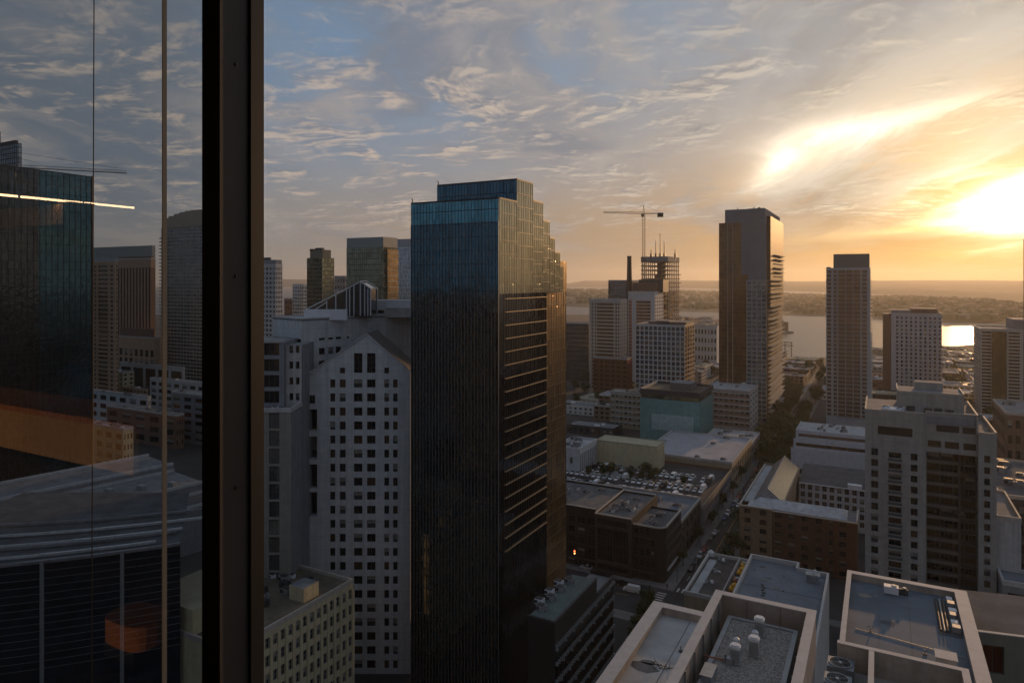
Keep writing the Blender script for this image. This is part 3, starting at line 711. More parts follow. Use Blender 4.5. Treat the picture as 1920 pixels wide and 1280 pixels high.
    B.facade(c0, a1, L1, 0, zw, [(tu(598), tu(609.5)), (tu(615.5), tu(625)), (tu(629.5), tu(639.5)), (tu(651), tu(655))],
             [(wz(688, 6), wz(676, 6)), (wz(663.5, 8), wz(651, 8)), (wz(637, 8), wz(632.5, 8))], CONC, st, .3, skip=lambda c, r: (r == 0 and c > 0) or (c == 3 and r < 2))
    a2 = a1 - HP; e0 = along(c0, (-math.cos(a2 + math.pi) * -1, -math.sin(a2 + math.pi) * -1), 512)
    d2 = (math.cos(a2 + math.pi), math.sin(a2 + math.pi)); L2 = along(c0, d2, 512); e = (c0[0] + d2[0] * L2, c0[1] + d2[1] * L2)
    zr = wz(636, 0)
    B.plain(e, a2, L2, zr, zw, CONC)
    # below it: recessed storeys with dark openings
    rec = 1.2; e2 = (e[0] - math.sin(a2) * rec, e[1] + math.cos(a2) * rec)
    nrow = 20; B.facade(e2, a2, L2 - .4, 0, zr, [(L2 * .08, L2 * .38), (L2 * .62, L2 * .93)], rows_of(0, nrow, zr / nrow, 1.2, 2.3), CONC2, (WGL, FRM, 1, 0, .1), .9)
    q1 = (c0[0] + d1[0] * L1, c0[1] + d1[1] * L1); q2 = (e[0] + d1[0] * L1, e[1] + d1[1] * L1)
    B.plain(q1, a2 + math.pi, L2, 0, zw, CONC); B.plain(q2, a1 + math.pi, L1, 0, zw, CONC)
    b = MB(); b.prism([c0, q1, q2, e], zw - .6, zw - .1, ROOFW); part(b, 'wing_roof', B.t)
    b = MB()
    for A, Cc in ((c0, q1), (e, c0), (q2, e)):
        b.tube((*A, zw + .05), (*Cc, zw + .05), .26, PARA, 4)
    part(b, 'parapet', B.t)
    # penthouse and glass lantern
    b = MB(); f2 = 196.0
    b.obox(fr(R(697, f2), f2), FA, 0, 32, 0, 8, zw - .6, zt(563, f2), WMET, ROOFW); b.obox(fr(R(722, f2 - 2), f2 - 2), FA, 0, 30, 0, 3, zw - .6, zt(577, f2 - 2), CONC2, ROOFW); part(b, 'penthouse', B.t)
    B.wins += [(P(R(u, f2) , f2 - .05, zt(587, f2)), FA, 1.0, .9 , (WGL, FRM, 0, 0, .08)) for u in (702, 708, 714)]
    b = MB(); b.obox(fr(R(570, 181), 181), FA, 0, 11.3, 0, 1, zw - .6, zt(580, 181), WMET); part(b, 'roof_screen', B.t)
    fl = 186.0; g0, g1 = fl, fl + 9
    A = lambda u, v, f=fl: P(R(u, fl), f, zt(v, fl))
    lg = MB(); gl = mat('lantern glass', (.03, .036, .042), .12, var=.3, spec=.5)
    for f in (g0, g1):
        pts = [A(577, 583, f), A(577, 592, f), A(694, 592, f), A(694, 541, f), A(676, 529, f)]; lg.poly(pts[::-1] if f == g0 else pts, gl)
    lg.poly([A(577, 583, g0), A(676, 529, g0), A(676, 529, g1), A(577, 583, g1)], gl); lg.poly([A(676, 529, g0), A(694, 541, g0), A(694, 541, g1), A(676, 529, g1)], gl); lg.poly([A(694, 541, g0), A(694, 592, g0), A(694, 592, g1), A(694, 541, g1)], gl)
    part(lg, 'glass_lantern', B.t)
    b = MB()
    for f in (g0 - .15, g1):
        for p, q in (((568, 583), (676, 528)), ((676, 528), (695, 541)), ((695, 541), (695, 592)), ((650, 542), (650, 592)), ((656, 540), (656, 592)), ((690, 541), (690, 592)), ((613, 563), (613, 590)), ((590, 581), (613, 566)), ((664, 535), (664, 592)), ((676, 530), (676, 592)), ((684, 535), (684, 592)), ((630, 553), (630, 592))):
            b.bar(A(*p, f), A(*q, f), .22, WMET)
    b.bar(A(676, 527, g0), A(676, 527, g1), .25, WMET); b.bar(A(568, 583, g0), A(568, 583, g1), .25, WMET); b.bar(A(695, 541, g0), A(695, 541, g1), .25, WMET)
    part(b, 'lantern_frame', B.t)
    B.done(100); x, y = fr(R(650), F + 30); foot(x - 45, x + 40, y - 30, y + 45)
    # lower bays to the left of it
    f3 = 166.0
    B = Bld('bay_fronted_block', 'grey concrete block of stacked dark bays behind the mullion, joined to the gabled tower', 'building', (*fr(R(515, f3), f3 + 8), 0))
    o = fr(R(440, f3), f3); Wb = R(533, f3) - R(440, f3); zb = zt(640, f3); nr2 = 22
    ub = lambda u: R(u, f3) - R(440, f3)
    B.facade(o, FA, Wb, 0, zb, [(ub(450), ub(480)), (ub(494), ub(523.5))], rows_of(0, nr2, zb / nr2, .5, zb / nr2 - .9), GREY, (WGL, FRM, 2, 0, .12), .5)
    o2 = fr(R(533, f3), f3 + 1.5); W3 = R(562, f3) - R(533, f3)
    B.facade(o2, FA, W3, 0, zt(648, f3), [(W3 * .18, W3 * .45), (W3 * .6, W3 * .86)], rows_of(0, nr2, zb / nr2, .9, 1.8), CONC2, (WGL, FRM, 0, 0, .1), .8)
    b = MB(); b.obox(o, FA, .02, Wb, .6, 14, 0, zb - .05, GREY, ROOFG); b.obox(o2, FA, 0, W3, .9, 12, 0, zt(648, f3), GREY, ROOFG); part(b, 'core', B.t)
    b = MB(); b.obox(o, FA, -.1, Wb + .15, -.2, .4, zb - .3, zb + .5, CONC2); part(b, 'parapet', B.t)
    f4 = 158.0; o4 = fr(R(440, f4), f4); W4 = R(546, f4) - R(440, f4); z4 = zt(772, f4)
    u4 = lambda u: R(u, f4) - R(440, f4)
    B.facade(o4, FA, W4, 0, z4, [(u4(455), u4(478)), (u4(504), u4(524))], rows_of(0, 17, z4 / 17, .25, z4 / 17 - .5), mat('bay brown concrete', (.26, .25, .225), .85, var=.15, streak=.2), (G_GREY, FRM, 2, 1, .1), .3)
    b = MB(); b.obox(o4, FA, 0, W4, .4, 8.5, 0, z4 - .4, GREY, ROOFG); part(b, 'lower_core', B.t)
    b = MB(); b.obox(o4, FA, -.1, W4 + .1, -.15, .3, z4 - .1, z4 + .9, CONC2); b.obox(o4, FA, W4 - .3, W4 + .1, .3, 8, z4 - .1, z4 + .9, CONC2); part(b, 'terrace_wall', B.t)
    for k in range(5): hvac(B, *fr(R(500 + k * 8, f4 + 4), f4 + 2 + k % 3), z4 - .4, 1.2, .9, .8, WMET)
    B.done(90)
gable_tower()

def cream_office():
    c = gp(662, 156.0); z = zt(1090, 156.0); x1 = c[0]; y1 = c[1]
    L = 52.0; y0 = y1 - L
    y0 = y1 + along(c, (0, 1), 430)
    B = Bld('cream_office_block', 'cream rendered office block with rows of tall windows and a cluttered flat roof', 'building', (x1 - 12, (y0 + y1) / 2, 0))
    W = y1 - y0; x0 = x1 - 27; n = 17
    rect(B, x0, x1, y0, y1, 0, z, CREAM, right=(spaced(W, n, 1.15), rows_of(z - 36.2, 10, 3.55, .55, 2.25)), st=(WGL, FRML, 1, 1, .08), dep=.3)
    B.facade((x0, y0 - .02), 0, .01, 0, .01, [], [], CREAM)
    b = MB()
    for a, d in [(k, k) for k in range(n + 1)]:
        yy = y0 + W * a / n; b.box(x1, x1 + .14, yy - .38, yy + .38, 0, z - 1.8, CREAM)
    part(b, 'pilaster', B.t, kind='stuff')
    roof_rect(B, x0, x1, y0, y1, z, mat('brown roof felt', (.13, .115, .09), .95, var=.35, scale=.3), PARAW, .7, .4)
    b = MB(); b.box(x1 - 6.5, x1 - 2.2, y1 - 13, y1 - 8.6, z, z + 3.0, CREAM, ROOFG); part(b, 'stair_head', B.t)
    for k in range(7): hvac(B, x1 - 9 - (k % 3) * 2.6, y0 + 16 + k * 2.1, z, 2.2, 1.5, 1.2, STEEL if k % 2 else DGREY)
    for k in range(3): hvac(B, x1 - 14 - k * 2.0, y1 - 5 - k, z, 1.3, 1.1, .7, WMET)
    b = MB(); b.box(x0 + 1, x0 + 16, y0 + .5, y0 + 14, z, z + 5, CREAM, ROOFC); part(b, 'penthouse', B.t)
    B.done(100); foot(x0, x1, y0, y1)
    # small white and blue glazed building between it and the gabled tower
    B = Bld('white_framed_block', 'small white framed block with blue glazing squeezed behind the cream office', 'building', (*fr(-59, 162), 0))
    o = fr((430 - U0) / FPX * 160, 160); Wd = (532 - 430) / FPX * 160; zz = zt(972, 160)
    B.facade(o, FA, Wd, 0, zz, spaced(Wd, 7, 1.25), rows_of(zz - 14.5, 4, 3.6, .5, 2.8), CONC, (G_NAVY, WMET, 1, 1, .09), .25)
    b = MB(); b.obox(o, FA, 0, Wd, .3, 5.5, 0, zz - .05, CONC, ROOFW); part(b, 'core', B.t); B.done()
cream_office()

def condo_right():
    x0, x1, y0, y1 = RB(1622, 190.0, 1868, 24.0)
    B = Bld('concrete_condo_tower', 'pale concrete apartment tower with balcony column and dark recessed middle, by the near roofs', 'apartment tower', ((x0 + x1) / 2, (y0 + y1) / 2, 0))
    U = lambda u: along((x0, y0), (1, 0), u); Zu = lambda u: Zof(x0 + U(u), y0); zz = lambda v, u: zt(v, Zu(u))
    m = mat('condo concrete', (.36, .34, .315), .85, var=.12, streak=.22, joint=(2.95, 6.3))
    zt1 = zz(772, 1680); fl = 2.98; wst = (WGL, FRM, 1, 0, .09)
    ztop = zz(840, 1640); r1 = []; k = 0
    z = ztop - .0
    tops = [840 + 20.4 * i for i in range(19)]
    rr = sorted((zz(v + 13, 1640), zz(v, 1640)) for v in tops if zz(v + 13, 1640) > 1)
    rb = sorted((zz(v + 15.5, 1677), zz(v + .5, 1677)) for v in [847.5 + 20.4 * i for i in range(19)] if zz(v + 15, 1677) > 1)
    ra = sorted((zz(v + 13, 1715), zz(v, 1715)) for v in [850.5 + 20.6 * i for i in range(19)] if zz(v + 13, 1715) > 1)
    # left third, column by column so that the floors can slip as they do in the photograph
    W1 = U(1737)
    cuts = [(0, U(1654), [(U(1633.5), U(1646.5))], rr), (U(1654), U(1699), [(U(1666), U(1690))], rb), (U(1699), W1, [(U(1707.5), U(1720.5))], ra)]
    zs = (zz(817, 1675), zz(800.5, 1675))
    for a, b_, cols, rows in cuts:
        B.facade((x0 + a, y0), 0, b_ - a, 0, zz(822, 1675), [(p - a, q - a) for p, q in cols], rows, m, wst, .35)
    B.facade((x0, y0), 0, W1, zz(822, 1675), zt1, [(U(1646), U(1711))], [zs], m, (BLACK, FRM, 0, 0, 0), .8)
    # middle: attic with slots, then a deep dark recess with balconies
    zr = zz(851, 1780); W2 = U(1834) - W1
    ua = lambda u: U(u) - W1
    zt2 = zz(776, 1780)
    B.facade((x0 + W1, y0 + .6), 0, W2, zr, zt2, [(ua(1740), ua(1765)), (ua(1772), ua(1799)), (ua(1807), ua(1831))], [(zz(842, 1780), zz(829, 1780))], m, (WGL3, FRM, 3, 0, .1), .5)
    B.wins += [((x0 + U(a), y0 + .58, zz(811, 1780)), 0, U(b_) - U(a), zz(799, 1780) - zz(811, 1780), (BLACK, FRM, 0, 0, .05)) for a, b_ in ((1756, 1799), (1805, 1830))]
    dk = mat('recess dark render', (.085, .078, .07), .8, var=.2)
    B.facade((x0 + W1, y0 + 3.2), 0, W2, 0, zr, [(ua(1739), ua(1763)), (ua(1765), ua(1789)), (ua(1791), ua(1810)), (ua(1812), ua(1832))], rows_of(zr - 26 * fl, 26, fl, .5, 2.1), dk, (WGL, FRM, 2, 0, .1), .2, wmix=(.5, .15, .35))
    B.w.poly([(x0 + W1, y0 + .6, zr), (x0 + W1 + W2, y0 + .6, zr), (x0 + W1 + W2, y0 + 3.2, zr), (x0 + W1, y0 + 3.2, zr)], m)
    for xx in (x0 + W1, x0 + W1 + W2): B.w.poly([(xx, y0, 0), (xx, y0 + 3.4, 0), (xx, y0 + 3.4, zt2), (xx, y0, zt2)], m)
    W3 = x1 - x0 - U(1834); uc = lambda u: U(u) - U(1834); zt3 = zz(812, 1850)
    re = sorted((zz(v + 13, 1851), zz(v, 1851)) for v in [853 + 21.2 * i for i in range(18)] if zz(v + 13, 1851) > 1)
    B.facade((x0 + U(1834), y0 - .8), 0, W3, 0, zt3, [(uc(1844.5), uc(1856))], re, m, wst, .35)
    B.plain((x0 + U(1834), y0 + .0), -HP, .8, 0, zt3, m)
    B.plain((x1, y0 - .8), HP, y1 - y0 + .8, 0, zt3, m); B.plain((x0, y1), -HP, y1 - y0, 0, zt1, m); B.plain((x1, y1), math.pi, x1 - x0, 0, zt3, m)
    b = MB(); b.box(x0 + .3, x0 + U(1834), y0 + .4, y1, zt2 - 3, zt2 - 1.0, GREY, ROOFG); b.box(x0 + U(1834), x1 - .3, y0 - .4, y1, zt3 - 1.4, zt3 - .8, GREY, ROOFG); part(b, 'roof', B.t)
    p = MB(); p.box(x0 - .1, x0 + W1, y0 - .08, y0 + .35, zt1 - .02, zt1 + .3, PARAW); p.box(x0 + W1, x0 + U(1834), y0 + .5, y0 + .95, zt2 - .02, zt2 + .25, PARAW)
    p.box(x0 - .1, x0 + .3, y0 + .35, y1, zt1 - 1.5, zt1 + .3, PARAW); p.box(x1 - .3, x1 + .1, y0 - .4, y1, zt3 - .6, zt3 + .5, PARAW); p.box(x0 + U(1834), x1 - .3, y0 - .9, y0 - .5, zt3 - .02, zt3 + .3, PARAW)
    p.box(x0 + U(1834) - .3, x0 + U(1834) + .1, y0, y1, zt3 - .5, zt2 + .3, PARAW); part(p, 'parapet', B.t)
    for (c, d) in rb:
        b = MB(); xa, xb = x0 + U(1664.5), x0 + U(1691.5)
        b.box(xa, xb, y0 - 1.1, y0 + .02, c - .22, c - .02, CONC2); part(b, 'balcony', B.t)
        r = MB(); r.box(xa, xb, y0 - 1.1, y0 - 1.06, c + .9, c + .97, WMET); r.box(xa + .02, xb - .02, y0 - 1.09, y0 - 1.07, c - .02, c + .9, mat('balcony rail glass', (.09, .1, .1), .15, var=.1))
        ro = part(r, 'balcony_rail', B.t)
    z = zr - .2
    while z > 2:
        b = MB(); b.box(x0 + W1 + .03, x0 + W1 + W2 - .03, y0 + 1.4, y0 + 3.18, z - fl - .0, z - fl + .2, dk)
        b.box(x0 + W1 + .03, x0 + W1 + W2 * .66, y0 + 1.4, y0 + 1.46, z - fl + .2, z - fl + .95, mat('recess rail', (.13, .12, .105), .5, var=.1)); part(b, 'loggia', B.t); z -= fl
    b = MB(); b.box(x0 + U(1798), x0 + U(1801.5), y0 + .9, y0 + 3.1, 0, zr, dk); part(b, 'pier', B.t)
    # penthouse
    xa, xb = x0 + U(1672), x0 + U(1802); yp = y0 + 9.0; zp = zt(738, Zof(xa, yp)); zp = zt(733, Zof(xa, yp))
    b = MB(); b.box(xa + 1.5, xb + 1.5, yp, y1 - 2, zt2 - 1.2, zp, m, ROOFG); part(b, 'penthouse', B.t)
    b = MB(); b.box(xa + 1.4, xb + 1.6, yp - .1, yp + .2, zp, zp + .35, PARAW); b.box(xa + 1.4, xa + 1.7, yp + .2, y1 - 2, zp, zp + .7, PARAW); b.box(xb + 1.3, xb + 1.6, yp + .2, y1 - 2, zp, zp + .5, PARAW)
    b.box(xa + 6, xa + 13, yp + 7, yp + 11, zp, zp + 2.2, m, ROOFG); part(b, 'penthouse_parapet', B.t)
    for dx, dy in ((3, 3), (6.5, 2), (9, 4.2), (13, 2.5), (15.5, 3.4), (18, 2.3)): hvac(B, x0 + dx + 2, y0 + dy + 2.2, zt2 - 1.0, 1.6, 1.2, 1.2, WMET if dx < 8 else DGREY)
    b = MB(); b.tube((x0 + 6.5, y0 + 4, zt2 - 1), (x0 + 6.5, y0 + 4, zt2 - .2), 2.4, WMET, 14); part(b, 'cooling_tower', B.t)
    B.done(100); foot(x0 - 2, x1 + 4, y0 - 2, y1 + 2)
    # low annex at its right foot
    xa = x1 + .3; ya = y0 + 2; zz_ = zt(1058, Zof(xa, ya)); B2 = Bld('low_annex', 'low annex with a sunlit roof edge at the right foot of the apartment tower', 'building', (xa + 3, ya + 12, 0))
    rect(B2, xa, xa + 5.2, ya, ya + 26, 0, zz_ + 12, CONC2, front=([(.9, 4.2)], [(2, 4)]), st=(WGL, FRM, 2, 0, .1)); roof_rect(B2, xa, xa + 5.2, ya, ya + 26, zz_ + 12, ROOFG, PARAW)
    rect(B2, xa, xa + 7, ya - 10, ya - .3, 0, zz_ - 1, GREY, front=([(1, 6)], [(zz_ - 6, zz_ - 3)])); roof_rect(B2, xa, xa + 7, ya - 10, ya - .3, zz_ - 1, ROOFB, PARA, name='lower_roof')
    B2.done()
condo_right()
# ------------------------------------------------------------------ middle and far towers
def tower(name, label, cat, box, zt_, wall, front=None, right=None, left=None, st=None, dep=.25, roof=ROOFG, cap=PARA, ph=.8, crown=None, grow=2, z0=0, mats=None, clut=0, capn=100, wmix=(.62, .25, .13)):
    x0, x1, y0, y1 = box
    B = Bld(name, label, cat, ((x0 + x1) / 2, (y0 + y1) / 2, z0))
    rect(B, x0, x1, y0, y1, z0, zt_, wall, front, right, left, st, dep, mats=mats, wmix=wmix)
    roof_rect(B, x0, x1, y0, y1, zt_, roof, cap, ph)
    if crown:
        for (dx0, dx1, dy0, dy1, h, m) in crown:
            b = MB(); b.box(x0 + dx0, x1 - dx1, y0 + dy0, y1 - dy1, zt_ - .1, zt_ + h, m, ROOFG); part(b, 'penthouse', B.t)
    if clut: clutter(B, x0, x1, y0, y1, zt_, clut)
    foot(x0 - grow, x1 + grow, y0 - grow, y1 + grow)
    return B
def grid(W, n, frac): return spaced(W, n, W / n * frac)
def floors(z0, z1, n, frac, lo=None):
    p = (z1 - z0) / n; return rows_of(z0, n, p, p * (1 - frac) / 2 if lo is None else lo, p * frac)
def glass_tower(name, label, box, z, gm, fm, pitch, fl, slab=.22, cap=3.0, crown=None, cat='skyscraper', sidem=None, dep=.18):
    """curtain-wall tower: glass body, floor bands, mullions, plain crown"""
    x0, x1, y0, y1 = box
    t = thing(name, label, cat, ((x0 + x1) / 2, (y0 + y1) / 2, 0))
    b = MB(); b.box(x0, x1, y0, y1, 0, z - cap, gm, ROOFG)
    part(b, 'curtain_wall', t)
    b = MB(); zz = fl
    while zz < z - cap: b.box(x0 - dep, x1 + dep, y0 - dep, y1 + dep, zz - slab, zz, fm); zz += fl
    part(b, 'floor_band', t, kind='stuff')
    b = MB(); fins_front(b, x0, x1, y0, 0, z - cap, pitch, .16, dep + .1, fm); fins_side(b, x1, y0, y1, 0, z - cap, pitch, .16, dep + .1, fm); fins_side(b, x0, y0, y1, 0, z - cap, pitch, .16, dep + .1, fm, -1)
    part(b, 'mullion', t, kind='stuff')
    if cap > .3:
        b = MB(); b.box(x0 - .1, x1 + .1, y0 - .1, y1 + .1, z - cap, z, crown or fm, ROOFG); part(b, 'crown_band', t)
    foot(x0 - 2, x1 + 2, y0 - 2, y1 + 2); return t
def slab_tower(t, x0, x1, y0, y1, zs, m, over=1.2, th=.3, name='balcony_slab'):
    for z in zs:
        b = MB(); b.box(x0, x1, y0, y1, z, z + th, m); part(b, name, t)

def far_towers():
    # --- behind the gabled tower
    bx = LB(517, 520, 478, 529.5); z = zt(487, 520); W = bx[1] - bx[0]; D = bx[3] - bx[2]
    tower('apartment_tower', 'slim pale grey apartment tower seen just past the mullion, white gridded sides', 'apartment tower', bx, z - 4, CONC2, front=(grid(W, 6, .62), floors(10, z - 5, 28, .55)), right=(grid(D, 3, .6), floors(10, z - 5, 28, .55)), st=(G_GREY, FRML, 0, 0, 0), crown=[(0, 0, 0, .5, 4, GREY), (2, 9, 2, 3, 6, DGREY)]).done()
    bx = LB(570, 640, 549, 577); z = zt(532, 640)
    glass_tower('glass_tower', 'low teal glazed tower beneath the dark stepped tower, white floor bands', bx, z, G_BLUE, WMET, 3, 3.3, .7, 1.0)
    bx = LB(604, 560, 576, 626); z = zt(483, 560)
    t = glass_tower('stepped_tower', 'dark greenish stone tower with a stepped narrow top against the grey sky', bx, z, G_GREEN, mat('olive stone', (.15, .145, .115), .8, var=.2), 3.2, 3.3, .8, .5)
    b = MB(); x0, x1, y0, y1 = bx; os_ = MATS['olive stone']
    b.box(x0 + 2.2, x1 - .4, y0 + 1, y1 - 3, z, zt(468, 560), os_, ROOFG); b.box(x0 + 6, x1 - 3, y0 + 3, y1 - 8, zt(468, 560), zt(464, 560), DGREY); b.box(x0 + 2, x0 + 6, y0 + .8, y0 + 3, zt(471, 560), zt(466, 560), DGREY); part(b, 'crown', t)
    bx = LB(718.5, 440, 650.5, 745); z = zt(444, 440)
    t = glass_tower('office_slab', 'broad green gold glass office slab with a plain pale crown over the glass lantern', bx, z, G_GREEN, mat('slab mullion', (.13, .135, .115), .5, var=.1), 1.7, 3.7, .35, 6.5, mat('slab crown', (.24, .26, .255), .5, var=.08))
    x0, x1, y0, y1 = bx
    b = MB(); b.box(x1 + .2, x1 + .9, y0 + (y1 - y0) * .22, y1, 0, z - 8, G_BRONZE); part(b, 'side_glass', t)
    for k in range(14): b = MB(); b.box(x1 + .9, x1 + 1.2, y0 + (y1 - y0) * .25, y1 - 1, z - 10.5 - 3.7 * k, z - 10.1 - 3.7 * k, mat('pale warm sill', (.5, .42, .3), .5, var=.1)); part(b, 'sill', t)  # pale warm sills across the side glass
    bx = LB(790, 520, 745.5, 800); glass_tower('glass_tower', 'blue grey glass tower half hidden behind the black tower, pale blank crown', bx, zt(447, 520), G_BLUE, WMET, 2.4, 3.4, .3, 6.0, mat('blue crown', (.30, .33, .38), .5, var=.08))
    for (uc, ul, ur, v, Z, m, lab, nm) in ((546, 533, 549, 560, 760, BROWN, 'small brown block far behind the mullion, below the water', 'brick_block'), (647, 627, 652, 518, 820, GREY, 'small grey tower in the gap left of the green gold office slab', 'grey_tower'), (650, 630, 660, 548, 700, BROWN, 'brown block low in the gap below the small grey tower', 'brown_block')):
        bx = LB(uc, Z, ul, ur); W = bx[1] - bx[0]; z = zt(v, Z); D = bx[3] - bx[2]
        tower(nm, lab, 'building', bx, z, m, front=(grid(W, 4, .5), floors(6, z - 1, 12, .5)), right=(grid(D, 3, .5), floors(6, z - 1, 12, .5)), st=(WGL, FRM, 0, 0, 0)).done(60)
    # --- around the construction site
    bx = LB(1163, 600, 1105, 1176); z = zt(563, 600); W = bx[1] - bx[0]; D = bx[3] - bx[2]
    B = tower('framed_tower', 'pale framed tower with a dark amber glass centre below the brick chimney', 'apartment tower', bx, z, TAN if 0 else mat('warm white frame', (.46, .42, .37), .85, var=.12), front=([(2.2, 3.6), (5.2, W * .22), (W * .24, W * .79), (W * .84, W * .9), (W * .93, W * .97)], floors(4, z - 2, 24, .6)), right=(grid(D, 4, .4), floors(4, z - 2, 24, .55)), st=(G_AMBER, FRM, 2, 0, .1))
    B.done(100)
    bx = LB(1178, 780, 1141, 1200); z = zt(525, 780); glass_tower('glass_tower', 'dark glass tower to the left of the brick chimney, flat roofed', bx, z, G_GREY, GREY, 4, 3.5, .5, 2.5, GREY)
    # chimney
    x, y = gp(1180, 740); b = MB(); r0 = 4.6 / 1280 * 740 * 1.05; b.tube((x, y, zt(528, 740)), (x, y, zt(482, 740)), r0, mat('sooty chimney brick', (.10, .065, .05), .9, var=.25), 12, r0 * .82); b.tube((x, y, zt(482, 740)), (x, y, zt(480, 740)), r0 * .95, DGREY, 12)
    b.tube((x, y, 0), (x, y, zt(528, 740)), r0 * 1.25, MATS['sooty chimney brick'], 12)
    solo(b, 'brick_chimney', 'tall dark brick chimney rising beside the construction tower', 'chimney', (x, y, 0))
    bx = LB(1228, 660, 1178, 1244); z = zt(548, 660); x0, x1, y0, y1 = bx; W = x1 - x0
    B = tower('glazed_tower', 'brown glazed tower with pale blue concrete crown in front of the unfinished tower', 'apartment tower', bx, z, mat('blue white concrete', (.42, .45, .49), .8, var=.12), front=([(W * .02, W * .12), (W * .30, W * .84)], floors(3, z - 8, 24, .78)), right=(grid(y1 - y0, 5, .5), floors(3, z - 4, 24, .55)), st=(G_AMBER, FRM, 3, 0, .12))
    b = MB(); b.box(x0 + 2, x1 - 1, y0 + 8, y1, z, zt(530, 660), BROWN, ROOFG); b.box(x0 + 6, x1 + 4, y0 + 14, y1 + 4, z, zt(524, 660), DGREY, ROOFG); part(b, 'penthouse', B.t)
    for k in range(5): hvac(B, x0 + 6 + k * 3.6, y0 + 3 + k % 2, z, 2, 2, 1.6, ORANGE if k % 2 else GREY)
    B.done(100)
    # unfinished tower: core, columns and bare slabs
    bx = LB(1252, 700, 1203, 1273); x0, x1, y0, y1 = bx; z = zt(489, 700)
    t = thing('unfinished_tower', 'bare concrete tower under construction with open floors and steel masts', 'construction tower', ((x0 + x1) / 2, (y0 + y1) / 2, 0))
    raw = mat('raw concrete', (.24, .18, .13), .9, var=.2, streak=.2); n = 27; p = z / n
    b = MB(); b.box(x0 + 13, x1 - 11, y0 + 12, y1 - 12, 0, z, raw); part(b, 'core', t)
    for k in range(n):
        b = MB(); e = (2.2 if k % 2 else 1.2) if 3 < n - k < 22 else .3
        b.box(x0 - .5, x1 + e, y0 - .5, y1 + .3, k * p + p - 1.0, k * p + p, raw); part(b, 'floor_slab', t)
    for i in range(7):
        for (xx, yy) in ((x0 + .4 + (x1 - x0 - .8) * i / 6, y0 + .5), (x1 - .5, y0 + .5 + (y1 - y0 - 1) * i / 6)) + (((x0 + .5, y0 + .5 + (y1 - y0 - 1) * i / 6),) if i % 2 else ()):
            b = MB(); b.box(xx - .4, xx + .4, yy - .4, yy + .4, 0, z, raw); part(b, 'column', t)
    b = MB(); b.box(x0 - .6, x1 + .4, y0 - .6, y1 + .4, z - .1, z + 4.6, GREY, ROOFG); part(b, 'top_formwork', t)
    rr = random.Random(5)
    for u_, v_ in ((1221, 468), (1230, 451), (1238, 438), (1245.5, 453), (1266, 467)):
        xx, yy = gp(u_, 708); b = MB(); b.tube((xx, yy, z), (xx, yy, zt(v_, 708)), .5, BLACK, 5); b.box(xx - .9, xx + .9, yy - .9, yy + .9, z + 4, z + 8, BLACK); part(b, 'mast', t)
    net = mat('sun glow netting', (.30, .16, .09), .9, var=.3)  # low-sun glow between the floors is put into the netting's orange
    for k in range(3, 25):
        if rr.random() < .6:
            b = MB(); a = x0 + (x1 - x0) * rr.uniform(.0, .7); b.box(a, a + rr.uniform(3, 11), y0 + .6, y0 + .75, k * p, k * p + p * .8, rr.choice([net, G_AMBER, net])); part(b, 'hoarding', t)
    for k in range(3, 20):
        if rr.random() < .7:
            b = MB(); a = y0 + (y1 - y0) * rr.uniform(0, .6); b.box(x1 - .3, x1 - .2, a, a + rr.uniform(4, 14), k * p, k * p + p * .7, net); part(b, 'hoarding', t)
    foot(x0, x1, y0, y1)
    for k in range(2, 18):
        b = MB(); b.box(x0 - 1.5, x0 + 5, y0 - 2, y0 - .3, k * p, k * p + .2, ORANGE); part(b, 'hoist_landing', t)
    # tower crane
    cx, cy = gp(1207, 690); Z = 690
    t = thing('tower_crane', 'tower crane with a long thin jib over the unfinished tower', 'crane', (cx, cy, 0)); cm = mat('crane steel', (.11, .085, .06), .6, var=.2)
    zj, ztp = zt(401, Z), zt(385, Z); w = 1.15
    b = MB()
    for sx in (-w, w):
        for sy in (-w, w): b.bar((cx + sx, cy + sy, 60), (cx + sx, cy + sy, zj), .28, cm)
    zz = 100; 
    while zz < zj - 3:
        for s, (ax, ay, bx_, by_) in enumerate(((-w, -w, w, -w), (w, -w, w, w), (w, w, -w, w), (-w, w, -w, -w))):
            b.bar((cx + ax, cy + ay, zz), (cx + bx_, cy + by_, zz + 3), .14, cm)
        zz += 3
    part(b, 'mast', t)
    jd = RT; L1 = (1207 - 1131) / FPX * Z; L2 = (1244 - 1207) / FPX * Z
    A = lambda s, z, off=0: (cx + jd[0] * s + FW[0] * off, cy + jd[1] * s + FW[1] * off, z)
    b = MB(); n = 26
    for off in (-.8, .8): b.bar(A(-L1, zj - 1.0 + 2.2, off), A(0, zj, off), .28, cm)
    b.bar(A(-L1, zj + 2.3), A(0, zj + 1.8), .26, cm)
    for k in range(n):
        s0, s1 = -L1 * k / n, -L1 * (k + 1) / n; zl = lambda s: zj + 1.2 * (-s / L1)
        b.bar(A(s0, zl(s0), -.8), A((s0 + s1) / 2, zl(s0) + 1.6), .12, cm); b.bar(A((s0 + s1) / 2, zl(s0) + 1.6), A(s1, zl(s1), .8), .12, cm)
    part(b, 'jib', t)
    b = MB(); b.bar(A(0, zj, -.8), A(L2, zj, -.8), .4, cm); b.bar(A(0, zj, .8), A(L2, zj, .8), .4, cm); b.bar(A(0, zj + 1.4), A(L2, zj + .6), .3, cm); part(b, 'counter_jib', t)
    b = MB(); b.obox(A(L2 - 6, 0)[:2], FA, 0, 5.5, -1.4, 1.4, zj - 3.2, zj + 1.0, BLACK); part(b, 'counterweight', t)
    b = MB(); b.bar(A(-.9, zj), A(0, ztp), .35, cm); b.bar(A(.9, zj), A(0, ztp), .35, cm); part(b, 'apex', t)
